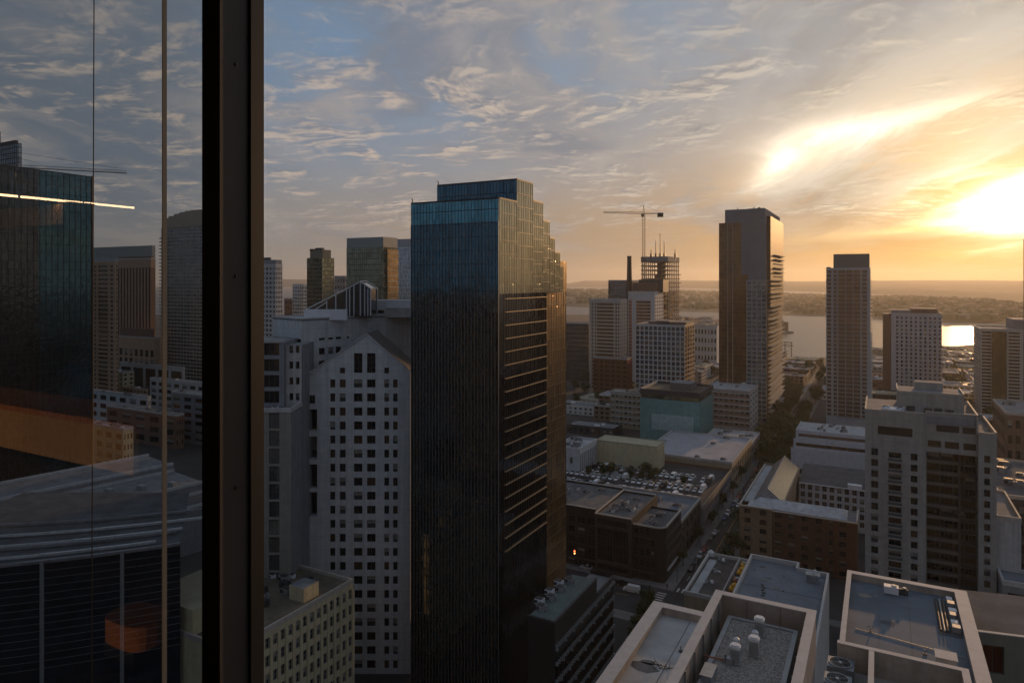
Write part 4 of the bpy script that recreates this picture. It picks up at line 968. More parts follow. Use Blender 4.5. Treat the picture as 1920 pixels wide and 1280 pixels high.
    b = MB(); b.tube(A(0, ztp), A(-L1 * .72, zj + 2.4), .12, cm, 4); b.tube(A(0, ztp), A(-L1 * .35, zj + 2.2), .12, cm, 4); b.tube(A(0, ztp), A(L2 * .9, zj + .8), .14, cm, 4); part(b, 'tie_rod', t)
    b = MB(); b.obox(A(-1.5, 0)[:2], FA, -1.4, 1.4, -2.6, -1, zj - 3.2, zj - .5, cm); part(b, 'cab', t)
    # white gridded block
    bx = LB(1284, 560, 1191.5, 1302); x0, x1, y0, y1 = bx; z = zt(611, 560); W = x1 - x0; D = y1 - y0
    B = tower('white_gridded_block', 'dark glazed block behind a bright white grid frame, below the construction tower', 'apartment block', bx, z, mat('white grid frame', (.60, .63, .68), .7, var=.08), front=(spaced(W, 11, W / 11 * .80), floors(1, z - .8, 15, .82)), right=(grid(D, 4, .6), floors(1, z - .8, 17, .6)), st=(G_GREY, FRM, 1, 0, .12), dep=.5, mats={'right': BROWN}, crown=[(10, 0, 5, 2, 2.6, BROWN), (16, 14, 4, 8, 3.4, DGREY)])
    B.done(100)
    for k in range(16): b = MB(); b.box(x1, x1 + 1.6, y0 + D * .3, y0 + D * .95, 3 + k * (z - 3) / 16, 3.25 + k * (z - 3) / 16, GREY); part(b, 'balcony', B.t)
    # dark low-rise at the left of them
    bx = LB(1104, 680, 1060, 1112); z = zt(607, 680); tower('dark_office_block', 'dark flat block behind the bronze edge of the black tower', 'building', bx, z, DGREY, front=(grid(bx[1] - bx[0], 6, .85), floors(2, z - 1, 12, .5)), st=(G_GREY, FRM, 2, 0, .1)).done()
    # --- tall amber tower with blue grey upper shaft
    Z = 470; bx = LB(1437, Z, 1348, 1466); x0, x1, y0, y1 = bx
    U = lambda u: along((x0, y0), (1, 0), u); zz = lambda v: zt(v, Zof(x0 + U(1390), y0))
    t = thing('amber_glass_tower', 'tallest amber and blue grey apartment tower of the pair before the water', 'skyscraper', ((x0 + x1) / 2, (y0 + y1) / 2, 0))
    zl, zm, zh = zz(417), zz(525), zz(392); fl = 3.05; bg_ = mat('amber tower shaft', (.17, .195, .225), .8, metal=.0, spec=.0, var=.12, scale=.2); gf = mat('amber tower frame', (.30, .30, .30), .7, var=.12)
    b = MB(); b.box(x0, x0 + U(1403), y0, y1 - 4, 0, zl, G_AMBER, ROOFG); part(b, 'amber_wall', t)
    b = MB(); b.box(x0 + U(1359), x0 + U(1404), y0 + .5, y1 - 5, zl, zh, bg_, ROOFG); b.box(x0 + U(1403), x0 + U(1434), y0 - .6, y1 - 4, zm, zh + .01, bg_, ROOFG); b.box(x0 + U(1390), x0 + U(1403), y0 - .5, y1 - 20, zm + 4, zl, bg_, ROOFG); part(b, 'shaft', t)
    b = MB(); b.box(x0 + U(1434), x1 + 1.5, y0 + 9, y1 - 3, zm - 20, zz(405), mat('amber side wall', (.13, .075, .042), .6, spec=.05, var=.3, scale=.6), ROOFG); part(b, 'rear_shaft', t)
    b = MB()
    for zq in range(int(zl / fl)):
        b.box(x0 - .12, x0 + U(1403), y0 - .12, y0 + .1, zq * fl + fl - .22, zq * fl + fl, mat('amber band', (.12, .075, .045), .6, var=.1))
    part(b, 'floor_band', t, kind='stuff')
    for u in (1364, 1373.5): b = MB(); b.box(x0 + U(u), x0 + U(u + 1.1), y0 - .4, y0, 0, zl, gf); part(b, 'pier', t)
    B = Bld('x', 'x', 'x', (x0, y0)); bpy.data.objects.remove(B.t); B.t = t
    W3 = U(1437) - U(1400)
    B.facade((x0 + U(1400), y0 - 1.0), 0, W3, 0, zm, [(W3 * .04, W3 * .25), (W3 * .30, W3 * .51), (W3 * .56, W3 * .76), (W3 * .80, W3 * .985)], floors(0, zm - .5, int(zm / fl), .74), gf, (G_GREY, FRM, 0, 0, .1), .3)
    B.plain((x1, y0 - 1), HP, y1 - y0 + 1, 0, zm, gf); B.plain((x0, y1 - 4), -HP, y1 - y0 - 4, 0, zl, gf); B.plain((x0 + U(1400), y0), -HP, 1.0, 0, zm, gf); B.w.poly([(x0 + U(1400), y0 - 1, zm), (x1, y0 - 1, zm), (x1, y1, zm), (x0 + U(1400), y1, zm)], ROOFG)
    B.done(100)
    x2 = x1; d = y1 - y0
    b = MB(); b.box(x2, x2 + .25, y0 + 1, y1 - 1, 0, zm - .6, mat('amber side wall', (.13, .075, .042), .6, spec=.05, var=.3, scale=.6)); part(b, 'side_glass', t)
    for k in range(int((zz(470)) / fl)):
        b = MB(); zq = k * fl + fl; b.box(x2 + .25, x2 + (3.4 if k % 3 else 2.2), y0 + d * (.06 if zq < zm else .3), y0 + d * .9, zq - .3, zq + .02, CONC2)
        if zq < zm + 20: part(b, 'balcony', t)
    b = MB(); b.tube((x0 + U(1382), y0 + 2, zh), (x0 + U(1382), y0 + 2, zh + 1.2), .3, BLACK); b.tube((x0 + U(1412), y0 + 4, zh), (x0 + U(1412), y0 + 4, zh + 1.6), .3, BLACK); b.box(x0 + U(1420), x0 + U(1424), y0 + 3, y0 + 5, zh, zh + 1, DGREY); part(b, 'roof_mast', t)
    foot(x0, x1, y0, y1)
    # --- second tower
    Z = 455; bx = LB(1631.5, Z, 1549, 1641); x0, x1, y0, y1 = bx; z = zt(504, Z); W = x1 - x0; D = y1 - y0; D = min(D, 34); y1 = y0 + D; bx = (x0, x1, y0, y1)
    B = tower('gridded_apartment_tower', 'square grey gridded apartment tower with a plain box crown against the bay', 'skyscraper', bx, z, mat('gridded tower concrete', (.38, .385, .40), .8, var=.12), front=([(.6, W * .12), (W * .17, W * .25), (W * .28, W * .44), (W * .46, W * .61), (W * .63, W * .78), (W * .82, W * .93)], floors(8, z - .4, 36, .72)), right=(grid(D, 7, .6), floors(8, z - .4, 36, .6)), st=(G_AMBER, FRM, 1, 0, .12), dep=.35)
    x = lambda u: x0 + along((x0, y0), (1, 0), u)
    b = MB(); b.box(x(1562), x(1630), y0 + 4, y1 - 4, z, zt(475, Z), mat('tower crown box', (.17, .16, .15), .8, var=.15), ROOFG); part(b, 'crown_box', B.t)
    b = MB(); b.box(x(1549.5), x(1557), y0 + 1, y0 + 8, z, zt(500, Z) , DGREY); part(b, 'stair_head', B.t)
    for k in range(36): zq = 8 + k * (z - 8.4) / 36; b = MB(); b.box(x0 + W * .26, x0 + W * .80, y0 - .8, y0 - .01, zq - .05, zq + .18, GREY); part(b, 'balcony', B.t)
    for k in range(34): zq = 8 + k * (z - 8.4) / 36; b = MB(); b.box(x1 + .01, x1 + 1.2, y0 + D * .1, y0 + D * .8, zq - .05, zq + .18, CONC2); part(b, 'side_balcony', B.t)
    B.done(100)
    # --- white hotel-like block
    x0, x1, y0, y1 = RB(1671, 560, 1766, 30); z = zt(588, 560); W = x1 - x0
    B = tower('punched_window_block', 'pale block of small punched windows standing behind the apartment tower with balconies', 'apartment block', (x0, x1, y0, y1), z, mat('cool white panels', (.46, .48, .53), .8, var=.1, streak=.15), front=(spaced(W, 10, W / 10 * .42, W * .10, W * .02), floors(4, z - 1.5, 21, .58)), st=(WGL, FRM, 0, 0, .1), crown=[(0, 20, 2, 2, 3.0, GREY), (14, 3, 1, 2, 4.4, BROWN)])
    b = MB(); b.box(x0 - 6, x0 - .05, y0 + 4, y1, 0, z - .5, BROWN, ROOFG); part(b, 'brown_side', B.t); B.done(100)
    # --- banded tower at the frame's edge
    x0, x1, y0, y1 = RB(1838, 500, 1990, 40); z = zt(617, 500); W = x1 - x0
    B = tower('banded_tower', 'white banded apartment tower with bronze bays at the sunset edge of the view', 'apartment tower', (x0, x1, y0, y1), z, mat('white banding', (.50, .46, .42), .8, var=.1), front=([(W * .02, W * .14), (W * .15, W * .30), (W * .36, W * .5), (W * .55, W * .7)], floors(0, z - 1, 26, .58)), left=(grid(40, 6, .8), floors(0, z - 1, 26, .55)), st=(G_AMBER, FRM, 2, 0, .1), dep=.5)
    b = MB(); b.box(x0 + W * .145, x0 + W * .33, y0 - 1.6, y0 - .01, zt(690, 500) * .0, z - 1, G_BRONZE, ROOFG); part(b, 'bronze_bay', B.t)
    b = MB(); b.box(x0 + W * .43, x1, y0 + 4, y1 - 3, z, zt(598, 500), GREY, ROOFG); part(b, 'penthouse', B.t); B.done(100)
    x0, x1, y0, y1 = RB(1924, 420, 2020, 9); z = zt(450, 420)
    B = tower('balcony_tower', 'tower edge with a stack of jutting balconies at the far edge of the sunset', 'skyscraper', (x0, x1, y0, y1), z, DGREY, front=(grid(x1 - x0, 8, .7), floors(0, z - 1, 38, .7)), st=(G_AMBER, FRM, 1, 0, .1))
    for k in range(8, 38): zq = k * (z - 1) / 38; b = MB(); b.box(x0 - 1.1, x0 + 5, y0 - 1.2, y0 - .01, zq, zq + .25, CONC2); part(b, 'balcony', B.t)
    B.done(60)
far_towers()

def left_towers():
    # --- seen through the tinted pane
    Z = 330; x1, y1 = gp(172, Z); z = zt(331, Z); y0 = y1 + along((x1, y1), (0, 1), -260); x0 = x1 - 45
    t = glass_tower('dark_glass_slab', 'tall dark glass slab filling the edge of the tinted pane', (x0, x1, y0, y1), z, G_TOWER2, BLACK, 2.6, 3.9, .14, .4, BLACK, dep=.08)
    b = MB(); b.box(x1 - .2, x1 + .7, y1 - .05, y1 + .5, 0, z + .4, mat('sunlit tint edge fin', (.55, .36, .22), .4, metal=.5, var=.1)); part(b, 'edge_fin', t)  # sunlight on the slab's bright edge is put into the fin colour
    b = MB(); b.box(x1, x1 + .05, y0, y0 + (y1 - y0) * .72, 0, z - .4, G_TOWERD); part(b, 'dark_reflection_glass', t)  # darker sheet paints in the dark room mirrored across the slab
    Z = 480; bx = LB(34, Z, -30, 40); zz = zt(268, Z); t = glass_tower('glass_tower', 'high dark tower top peeping over the dark glass slab', bx, zz, G_BLUE, DGREY, 2.4, 3.6, .5, .5)
    b = MB(); b.box(bx[0] + 3, bx[1] - 4, bx[2] + 2, bx[3] - 2, zz, zz + 2.4, DGREY); b.tube((bx[0] + 14, bx[2] + 4, zz), (bx[0] + 14, bx[2] + 4, zz + 12), .3, BLACK, 5); part(b, 'roof_mast', t)
    # crane jib reaching across
    Z = 350; A = lambda u, v, o=0: (gp(u, Z + o)[0], gp(u, Z + o)[1], zt(v, Z)); cm = mat('crane yellow grey', (.20, .17, .13), .6, var=.2)
    t = thing('tower_crane', 'crane jib crossing the sky above the dark glass slab', 'crane', (gp(-120, Z)[0], gp(-120, Z)[1], 0))
    b = MB(); x, y = gp(-120, Z)
    for sx in (-1, 1):
        for sy in (-1, 1): b.bar((x + sx, y + sy, 0), (x + sx, y + sy, zt(290, Z)), .25, cm)
    part(b, 'mast', t)
    b = MB(); n = 40; P = lambda s: (-130 + 368 * s, 305 + 20 * s)
    for o in (-.8, .8): b.bar(A(*P(0), o), A(*P(1), o), .22, cm)
    b.bar(A(-130, 300), A(232, 320), .18, cm)
    for k in range(n):
        s0, s1 = k / n, (k + 1) / n; m_ = ((P(s0)[0] + P(s1)[0]) / 2, P(s0)[1] - 5.2); b.bar(A(*P(s0), -.8), A(*m_), .1, cm); b.bar(A(*m_), A(*P(s1), .8), .1, cm)
    part(b, 'jib', t)
    b = MB(); b.tube(A(-120, 262), A(70, 305), .1, cm, 4); b.tube(A(-120, 262), A(225, 316), .1, cm, 4); b.bar(A(-120, 300), A(-120, 262), .4, cm); part(b, 'tie_rod', t)
    # far group
    bx = LB(285, 700, 176, 291); glass_tower('flat_topped_tower', 'wide grey green flat topped tower behind the brown striped one', bx, zt(460, 700), G_BLUE, mat('grey green band', (.2, .23, .22), .6, var=.1), 2.6, 3.8, 1.2, 12.0, mat('grey green crown', (.24, .28, .27), .6, var=.1))
    bx = LB(283, 620, 219, 291); z = zt(485, 620); W = bx[1] - bx[0]; D = bx[3] - bx[2]
    B = tower('striped_tower', 'brown tower striped with tall vertical piers', 'skyscraper', bx, z, mat('striped tower stone', (.40, .26, .18), .8, var=.12), front=(grid(W, 11, .55), [(4, z - 8)]), right=(grid(D, 5, .5), [(4, z - 8)]), st=(G_TOWERD, BROWN, 0, 0, 0), dep=.8, crown=[(1, 1, 1, 1, 2.5, BROWN)]); B.done()
    bx = LB(216, 520, 165, 221.5); z = zt(490, 520); W = bx[1] - bx[0]
    B = tower('tan_apartment_tower', 'tan precast apartment tower with a dark column of balconies beside the dark slab', 'apartment tower', bx, z, TAN, front=([(1.4, 3), (W * .22, W * .30), (W * .38, W * .74), (W * .82, W * .92)], floors(2, z - 2, 33, .52)), right=([(1, 2)], floors(2, z - 2, 33, .5)), st=(WGL, FRM, 1, 0, .1), dep=.6)
    for k in range(30): b = MB(); zq = 4 + k * 3.15; b.box(bx[0] + W * .38, bx[0] + W * .74, bx[2] - .9, bx[2] - .01, zq, zq + .3, TAN); part(b, 'balcony', B.t)
    B.done(100)
    bx = LB(440, 560, 303, 450); z = zt(420, 560); x0, x1, y0, y1 = bx
    t = glass_tower('round_topped_tower', 'large grey glass apartment tower with a curved top crown by the mullion', bx, z, G_GREY, mat('tower grid grey', (.40, .37, .33), .7, var=.1), 4.2, 3.1, .95, .6)
    b = MB(); n = 12; xs = [x0 + 3 + (x1 - x0 - 6) * i / n for i in range(n + 1)]; zc = [z + (zt(388, 560) - z) * math.sin(math.pi * (.18 + .64 * i / n)) for i in range(n + 1)]
    for i in range(n): b.box(xs[i], xs[i + 1] - .01, y0 + 2, y1 - 6, z - .2, (zc[i] + zc[i + 1]) / 2, mat('curved crown', (.36, .31, .25), .7, var=.12), ROOFG)
    part(b, 'curved_crown', t)
    for k in range(44):
        zb_ = 4 + k * 3.1
        if zb_ < z - 4: b = MB(); b.box(x0 - 1.4, x0 + 9, y0 - 1.5, y0 - .3, zb_, zb_ + .9, mat('tower balcony', (.36, .32, .28), .7, var=.1)); part(b, 'balcony', t)
    bx = LB(290, 590, 222, 301); z = zt(617, 590); W = bx[1] - bx[0]
    tower('stone_block', 'tan stone block with big windows at the foot of the brown striped tower', 'building', bx, z - 8, TAN, front=(grid(W, 7, .6), [(4, 12), (14, 22), (24, 32), (34, 40)]), st=(WGL, FRM, 1, 1, .12), crown=[(0, 4, 2, 4, 8, BROWN)]).done()
    bx = LB(343, 540, 225, 347); z = zt(690, 540); W = bx[1] - bx[0]
    tower('flat_stone_block', 'low pale stone block with broad dark openings below the stone block', 'building', bx, z, CONC2, front=(grid(W, 5, .8), [(3, z - 3)]), st=(WGL, FRM, 3, 0, .15), clut=4).done()
    for (uc, ul, ur, v, Z, m, nm, lab, nf, nc) in ((278, 150, 283, 745, 440, CONC, 'white_walkup', 'low white building with ribbon windows beside the dark slab', 4, 7), (400, 281, 410, 722, 480, CONC2, 'pale_warehouse', 'long pale warehouse with a flat roof below the curved crown tower', 5, 8), (405, 321, 420, 745, 410, GREY, 'grey_office_block', 'grey block of tall paired windows next to the mullion', 6, 4), (231, 160, 250, 806, 350, CREAM, 'columned_block', 'cream columned block at the lower edge of the dark slab', 4, 4), (330, 200, 345, 780, 405, BROWN, 'brown_infill', 'low brown roofed infill between the white walkup and the grey block', 3, 5)):
        bx = LB(uc, Z, ul, ur); bx = (bx[0], bx[1], bx[2], min(bx[3], bx[2] + 30)); z = zt(v, Z); W = bx[1] - bx[0]
        tower(nm, lab, 'building', bx, z, m, front=(grid(W, nc, .62), floors(1, z - 1, nf, .55)), right=(grid(bx[3] - bx[2], 3, .5), floors(1, z - 1, nf, .5)), st=(WGL, FRM, 1, 0, .1), roof=ROOFW if nf > 3 else ROOFG, clut=6).done()
    # broad low hall with long roof edges and a curved dark glass front
    o = fr(-150, 232); 
    t = thing('market_hall', 'broad low hall with long pale roof edges across the lower tinted pane', 'hall', (*fr(-130, 240), 0))
    c0 = gnd(385, 905, 20); c1 = gnd(-60, 1010, 20); d = (c1[0] - c0[0], c1[1] - c0[1]); L = math.hypot(*d); d = (d[0] / L, d[1] / L); nn = (d[1], -d[0])
    Q = lambda s, w: (c0[0] + d[0] * s + nn[0] * w, c0[1] + d[1] * s + nn[1] * w)
    sgn = 1 if Zof(*Q(0, 5)) > Zof(*Q(0, 0)) else -1
    for i, (w0, w1, zr, m) in enumerate(((0, 26, 20, ROOFG), (-16, -1, 16.5, ROOFD), (27, 50, 22.5, ROOFG))):
        b = MB(); b.prism([Q(0, sgn * w0), Q(L, sgn * w0), Q(L, sgn * w1), Q(0, sgn * w1)], 0, zr, GREY, m); part(b, 'roof_bay', t)
        b = MB()
        for w in (w0, w1): b.prism([Q(0, sgn * w), Q(L, sgn * w), Q(L, sgn * (w + .7)), Q(0, sgn * (w + .7))], zr + .01, zr + 1.1, CONC); 
        part(b, 'roof_edge', t)
    for k in range(10): hv = MB(); p = Q(10 + k * 9.5, sgn * (6 + (k * 5) % 16)); hv.box(p[0] - 1.5, p[0] + 1.5, p[1] - 1, p[1] + 1, 20, 21.6, STEEL); part(hv, 'rooftop_unit', t)
    t = thing('curved_glass_front', 'dark navy curved glass facade with thin rails low in the tinted pane', 'building', (*fr(-75, 118), 0))
    b = MB(); f = MB(); n = 18; pts = [fr(-112 + 66 * i / n, 118 + 9 * (1 - ((i / n - .35) * 1.5) ** 2)) for i in range(n + 1)]; ztop = zt(1062, 122)
    pts = [fr(-118 + 54 * i / n, 122 - 9 * math.sin(math.pi * (.2 + .5 * i / n)) + 17 * (i / n)) for i in range(n + 1)]
    for p, q in zip(pts, pts[1:]): b.poly([(*p, 0), (*q, 0), (*q, ztop), (*p, ztop)], G_NAVY)
    b.poly([(*p, ztop) for p in pts] + [(*fr(-78, 165), ztop), (*fr(-118, 165), ztop)], ROOFD); part(b, 'curtain_wall', t)
    for k in range(15):
        z = ztop - 1.35 * k
        for p, q in zip(pts, pts[1:]): f.bar((p[0], p[1], z), (q[0], q[1], z), .05, STEEL)
    part(f, 'rail_line', t, kind='stuff')
    for i in (2, 7, 11, 15): b = MB(); b.tube((*pts[i], 0), (*pts[i], ztop + .5), .35, STEEL, 6); part(b, 'column', t)
    b = MB()
    for p, q in zip(pts, pts[1:]): b.bar((*p, ztop + .4), (*q, ztop + .4), .5, GREY)
    part(b, 'eave', t)
    b = MB()
    for off, m_ in ((3.5, CONC), (9, GREY), (10.5, CONC), (17, CONC), (24, GREY)):
        inr = [(p[0] + FW[0] * off + RT[0] * off * .25, p[1] + FW[1] * off + RT[1] * off * .25) for p in pts]
        for p, q in zip(inr[:-3], inr[1:-2]): b.bar((*p, ztop + .5), (*q, ztop + .5), .45, m_)
    part(b, 'roof_kerb', t, kind='stuff')
left_towers()
# ------------------------------------------------------------------ middle ground blocks
def mid_blocks():
    # teal glass box and its neighbours
    Z = 395; bx = LB(1312, Z, 1200, 1337); x0, x1, y0, y1 = bx; y1 = min(y1, y0 + 60); zb, z = zt(838, Z), zt(737, Z)
    t = thing('teal_glass_box', 'windowless teal glass box with a dark roof deck rising from the low roofs', 'building', ((x0 + x1) / 2, (y0 + y1) / 2, 0))
    zc = z - 5.5; W = x1 - x0
    b = MB(); b.box(x0, x1, y0, y1, zb, zc, G_TEAL, ROOFG); part(b, 'glass_skin', t)
    b = MB(); b.box(x0 + W * .2, x1 - W * .10, y0 - .12, y0 - .01, zb + (zc - zb) * .30, zb + (zc - zb) * .66, G_TEAL2); part(b, 'pale_panel', t)
    b = MB(); b.box(x0 + .5, x1 - .8, y0 + .8, y1, zc, z - 2.6, G_GREEN); part(b, 'clerestory', t)
    b = MB(); b.box(x0 - .2, x1 + .2, y0 - .2, y0 + .5, z - 3.0, z + .2, DGREY); b.box(x1 - .5, x1 + .2, y0 + .5, y1, z - 3.0, z + .2, DGREY); b.box(x0 - .2, x0 + .5, y0 + .5, y1, z - 3.0, z + .3, PARAW); b.box(x0 + .5, x1 - .5, y1 - .7, y1, z - 3, z + .1, DGREY); part(b, 'parapet', t)
    b = MB(); b.box(x0 + .5, x1 - .5, y0 + .5, y1 - .7, z - 1.6, z - 1.2, mat('brown roof deck', (.11, .095, .075), .95, var=.4, scale=.3)); part(b, 'roof', t)
    b = MB(); b.box(x0 + W * .42, x0 + W * .78, y0 + 12, y0 + 26, z - 1.2, z + 3.2, mat('plant room', (.13, .13, .125), .8, var=.15), ROOFG); part(b, 'plant_room', t)
    for i in range(6): b = MB(); b.box(x0 + 2 + i * (W - 4) / 5 - .4, x0 + 2 + i * (W - 4) / 5 + .4, y0 + 3, y0 + 3.8, 0, zb, CONC2); part(b, 'column', t)
    b = MB(); fins_front(b, x0, x1, y0, zb, zc, 1.6, .06, .06, mat('teal joint', (.08, .17, .18), .5, var=.1)); fins_side(b, x1, y0, y1, zb, zc, 1.6, .06, .06, MATS['teal joint']); part(b, 'mullion', t, kind='stuff')
    foot(x0 - 4, x1 + 4, y0 - 4, y1)
    for (uc, ul, ur, v, Z, fl, n, col, nm, lab) in ((1218, 1145, 1226, 740, 455, 6, 9, BEIGE, 'beige_office_block', 'beige banded office block half hidden behind the teal glass box'), (1406, 1318, 1429, 735, 441, 7, 9, mat('pinkish brick', (.30, .19, .14), .9, var=.2, streak=.15), 'brick_office_block', 'pinkish brick office block with pale corner between teal box and amber tower')):
        bx = LB(uc, Z, ul, ur); x0, x1, y0, y1 = bx; z = zt(v, Z); W = x1 - x0; D = y1 - y0
        B = tower(nm, lab, 'office block', bx, z, col, front=(spaced(W, n, W / n * .62), floors(1, z - .8, fl, .45)), right=(grid(D, 5, .55), floors(1, z - .8, fl, .45)), st=(WGL, FRML, 2, 0, .1), roof=ROOFW, cap=PARAW, dep=.35, clut=7, mats={'right': CONC2} if n == 9 and uc > 1300 else None)
        b = MB()
        for k in range(fl): zz = 1 + (k + 1) * (z - 1.8) / fl; b.box(x0 - .06, x1 + .25, y0 - .25, y0 - .005, zz - .85, zz - .1, CONC2)
        part(b, 'band', B.t, kind='stuff'); B.done(90)
    # cream windowless block, white columned building
    Z = 323; bx = LB(1232, Z, 1118, 1246); x0, x1, y0, y1 = bx; z = zt(838, Z)
    B = tower('blank_cream_block', 'blank cream block with a plain flat roof beside the car deck', 'building', bx, z, CREAM, right=(spaced(y1 - y0, 4, .9), [(10.5, z - 2)]), st=(BLACK, FRM, 0, 0, 0), roof=ROOFC, cap=mat('cream cap', (.36, .33, .23), .9, var=.1), ph=.25)
    B.facade((x0, y0 - .02), 0, .01, 0, .01, [], [], CREAM); B.done()
    Z = 318; bx = LB(1087, Z, 1040, 1119); x0, x1, y0, y1 = bx; z = zt(843, Z); D = y1 - y0
    B = tower('white_columned_hall', 'long white hall with tall dark bays between columns by the black tower', 'building', bx, z, CONC, front=([((x1 - x0) * .6, (x1 - x0) * .72)], [(z - 7, z - 4)]), right=(spaced(D, 9, D / 9 * .66), [(1, z - 2.2)]), st=(WGL, FRML, 2, 2, .12), dep=.6, roof=ROOFW, cap=CONC, clut=9); B.done()
    # car deck building
    Z = 271; x1, y0 = gp(1318, Z); y1 = y0 + along((x1, y0), (0, 1), 1372); x0 = x1 - 76; zd = 10.0
    B = Bld('parking_deck', 'low parking garage with an open roof deck full of parked cars', 'parking garage', ((x0 + x1) / 2, (y0 + y1) / 2, 0))
    D = y1 - y0; W = x1 - x0
    rect(B, x0, x1, y0, y1, 0, zd, GREY, right=(spaced(D, 16, D / 16 * .62), [(1, 4), (5.6, 8.4)]), front=(grid(W, 14, .6), [(5.6, 8.4)]), st=(WGL, FRM, 1, 0, .1), dep=.6)
    b = MB(); b.box(x0 + .3, x1 - .3, y0 + .3, y1 - .3, zd - .5, zd, ASPH); part(b, 'deck', B.t)
    b = MB(); b.box(x0, x1, y0 - .1, y0 + .3, zd - .2, zd + 1.0, CONC2); b.box(x1 - .3, x1 + .1, y0 + .3, y1, zd - .2, zd + 1.2, BEIGE); b.box(x0, x1 - .3, y1 - .3, y1 + .1, zd - .2, zd + 1, mat('brown deck wall', (.16, .09, .06), .9, var=.2)); part(b, 'parapet', B.t)
    b = MB()
    for r in range(5):
        for k in range(26):
            x = x1 - 4 - k * 2.7; y = y0 + 7 + r * 15.5
            if y < y1 - 7: b.box(x - .06, x + .06, y - 4.6, y + 4.6, zd + .004, zd + .008, PAINT)
    part(b, 'bay_marking', B.t, kind='stuff'); B.done(60); foot(x0, x1, y0, y1)
    deck = (x0, x1, y0, y1, zd)
    # low roofs beyond the deck, right up to the street trees
    xa = x1; bx = (x1 - 44, x1, y1 + .5, y1 + 56); z = 13.5
    B = tower('pale_roofed_hall', 'low hall with a broad pale roof in front of the teal glass box', 'hall', bx, z, BEIGE, right=(spaced(55.5, 11, 3), [(1.5, 5), (7, 11)]), front=([], []), st=(WGL, FRM, 1, 1, .1), roof=mat('pale lavender roof', (.33, .335, .37), .9, var=.2, scale=.12), cap=CONC2, clut=5); B.done(60)
    bx = (x1 - 26, x1, y1 + 57, y1 + 86); B = tower('flat_roofed_shop', 'flat pale roofed shop between the broad pale roof and the brick offices', 'shop', bx, 11, GREY, right=(spaced(29, 6, 3), [(1.5, 4.5), (6, 9)]), st=(WGL, FRM, 1, 1, .1), roof=ROOFW, clut=6); B.done()
    # dark five storey block at the crossing
    Zc = 225.5; xk, yk = gp(1246, Zc); U = lambda u: along((xk, yk), (-1, 0), u)
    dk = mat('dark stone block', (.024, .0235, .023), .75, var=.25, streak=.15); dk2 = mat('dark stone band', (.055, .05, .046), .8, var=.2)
    z = zt(993, Zc); zm = zt(972, Zof(xk - U(1187), yk)); x2 = xk - U(1187); x3 = xk - U(1118); x4 = x3 - 30; yb = yk + along((xk, yk), (0, 1), 1277)
    B = Bld('dark_stone_block', 'dark stone commercial block with a rounded corner at the street crossing', 'building', ((x4 + xk) / 2, yk + 14, 0))
    R_ = 3.2; fl = z / 5.0
    rows = [(k * fl + fl * .22, k * fl + fl * .80) for k in range(5)]
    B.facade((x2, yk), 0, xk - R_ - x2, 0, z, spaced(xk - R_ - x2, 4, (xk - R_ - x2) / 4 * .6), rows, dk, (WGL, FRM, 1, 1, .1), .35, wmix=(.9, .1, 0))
    arc = [(xk - R_ + R_ * math.sin(a), yk + R_ - R_ * math.cos(a)) for a in (HP * i / 6 for i in range(7))]
    for p, q in zip(arc, arc[1:]): B.plain(p, math.atan2(q[1] - p[1], q[0] - p[0]), math.hypot(q[0] - p[0], q[1] - p[1]), 0, z, dk)
    Dk = yb - yk - R_
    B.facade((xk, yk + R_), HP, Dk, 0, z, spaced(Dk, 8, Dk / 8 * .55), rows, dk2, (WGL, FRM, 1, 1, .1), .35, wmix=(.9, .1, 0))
    B.plain((xk, yb), math.pi, xk - x2, 0, z, dk)
    W2 = x2 - x3; ym = yk - 1.4
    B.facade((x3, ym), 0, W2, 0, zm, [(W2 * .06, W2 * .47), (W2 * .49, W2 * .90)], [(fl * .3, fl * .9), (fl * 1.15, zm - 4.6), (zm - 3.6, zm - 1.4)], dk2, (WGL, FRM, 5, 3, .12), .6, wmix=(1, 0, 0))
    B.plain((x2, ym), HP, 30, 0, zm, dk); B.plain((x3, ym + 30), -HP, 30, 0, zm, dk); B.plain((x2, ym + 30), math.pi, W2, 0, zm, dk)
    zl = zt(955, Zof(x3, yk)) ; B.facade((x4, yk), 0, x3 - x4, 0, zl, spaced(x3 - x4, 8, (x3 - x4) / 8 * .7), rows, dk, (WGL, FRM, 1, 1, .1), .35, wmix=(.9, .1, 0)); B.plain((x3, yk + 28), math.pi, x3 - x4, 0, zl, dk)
    b = MB(); b.prism([(x2, yk + .4), (xk - R_, yk + .4)] + [(p[0] - .4, p[1]) for p in arc[2:]] + [(xk - .4, yb - .3), (x2, yb - .3)], z - 1.0, z - .6, mat('tar roof', (.10, .108, .118), .9, var=.4, scale=.3)); b.box(x3 + .4, x2 - .4, ym + .4, ym + 29.6, zm - 1, zm - .6, MATS['tar roof']); b.box(x4, x3 - .4, yk + .4, yk + 27.6, zl - 1, zl - .6, MATS['tar roof']); part(b, 'roof', B.t)
    b = MB(); b.box(x2, xk - R_, yk - .15, yk + .4, z - .02, z + .4, PARAW)
    for p, q in zip(arc, arc[1:]): b.tube((*p, z + .2), (*q, z + .2), .3, PARAW, 4)
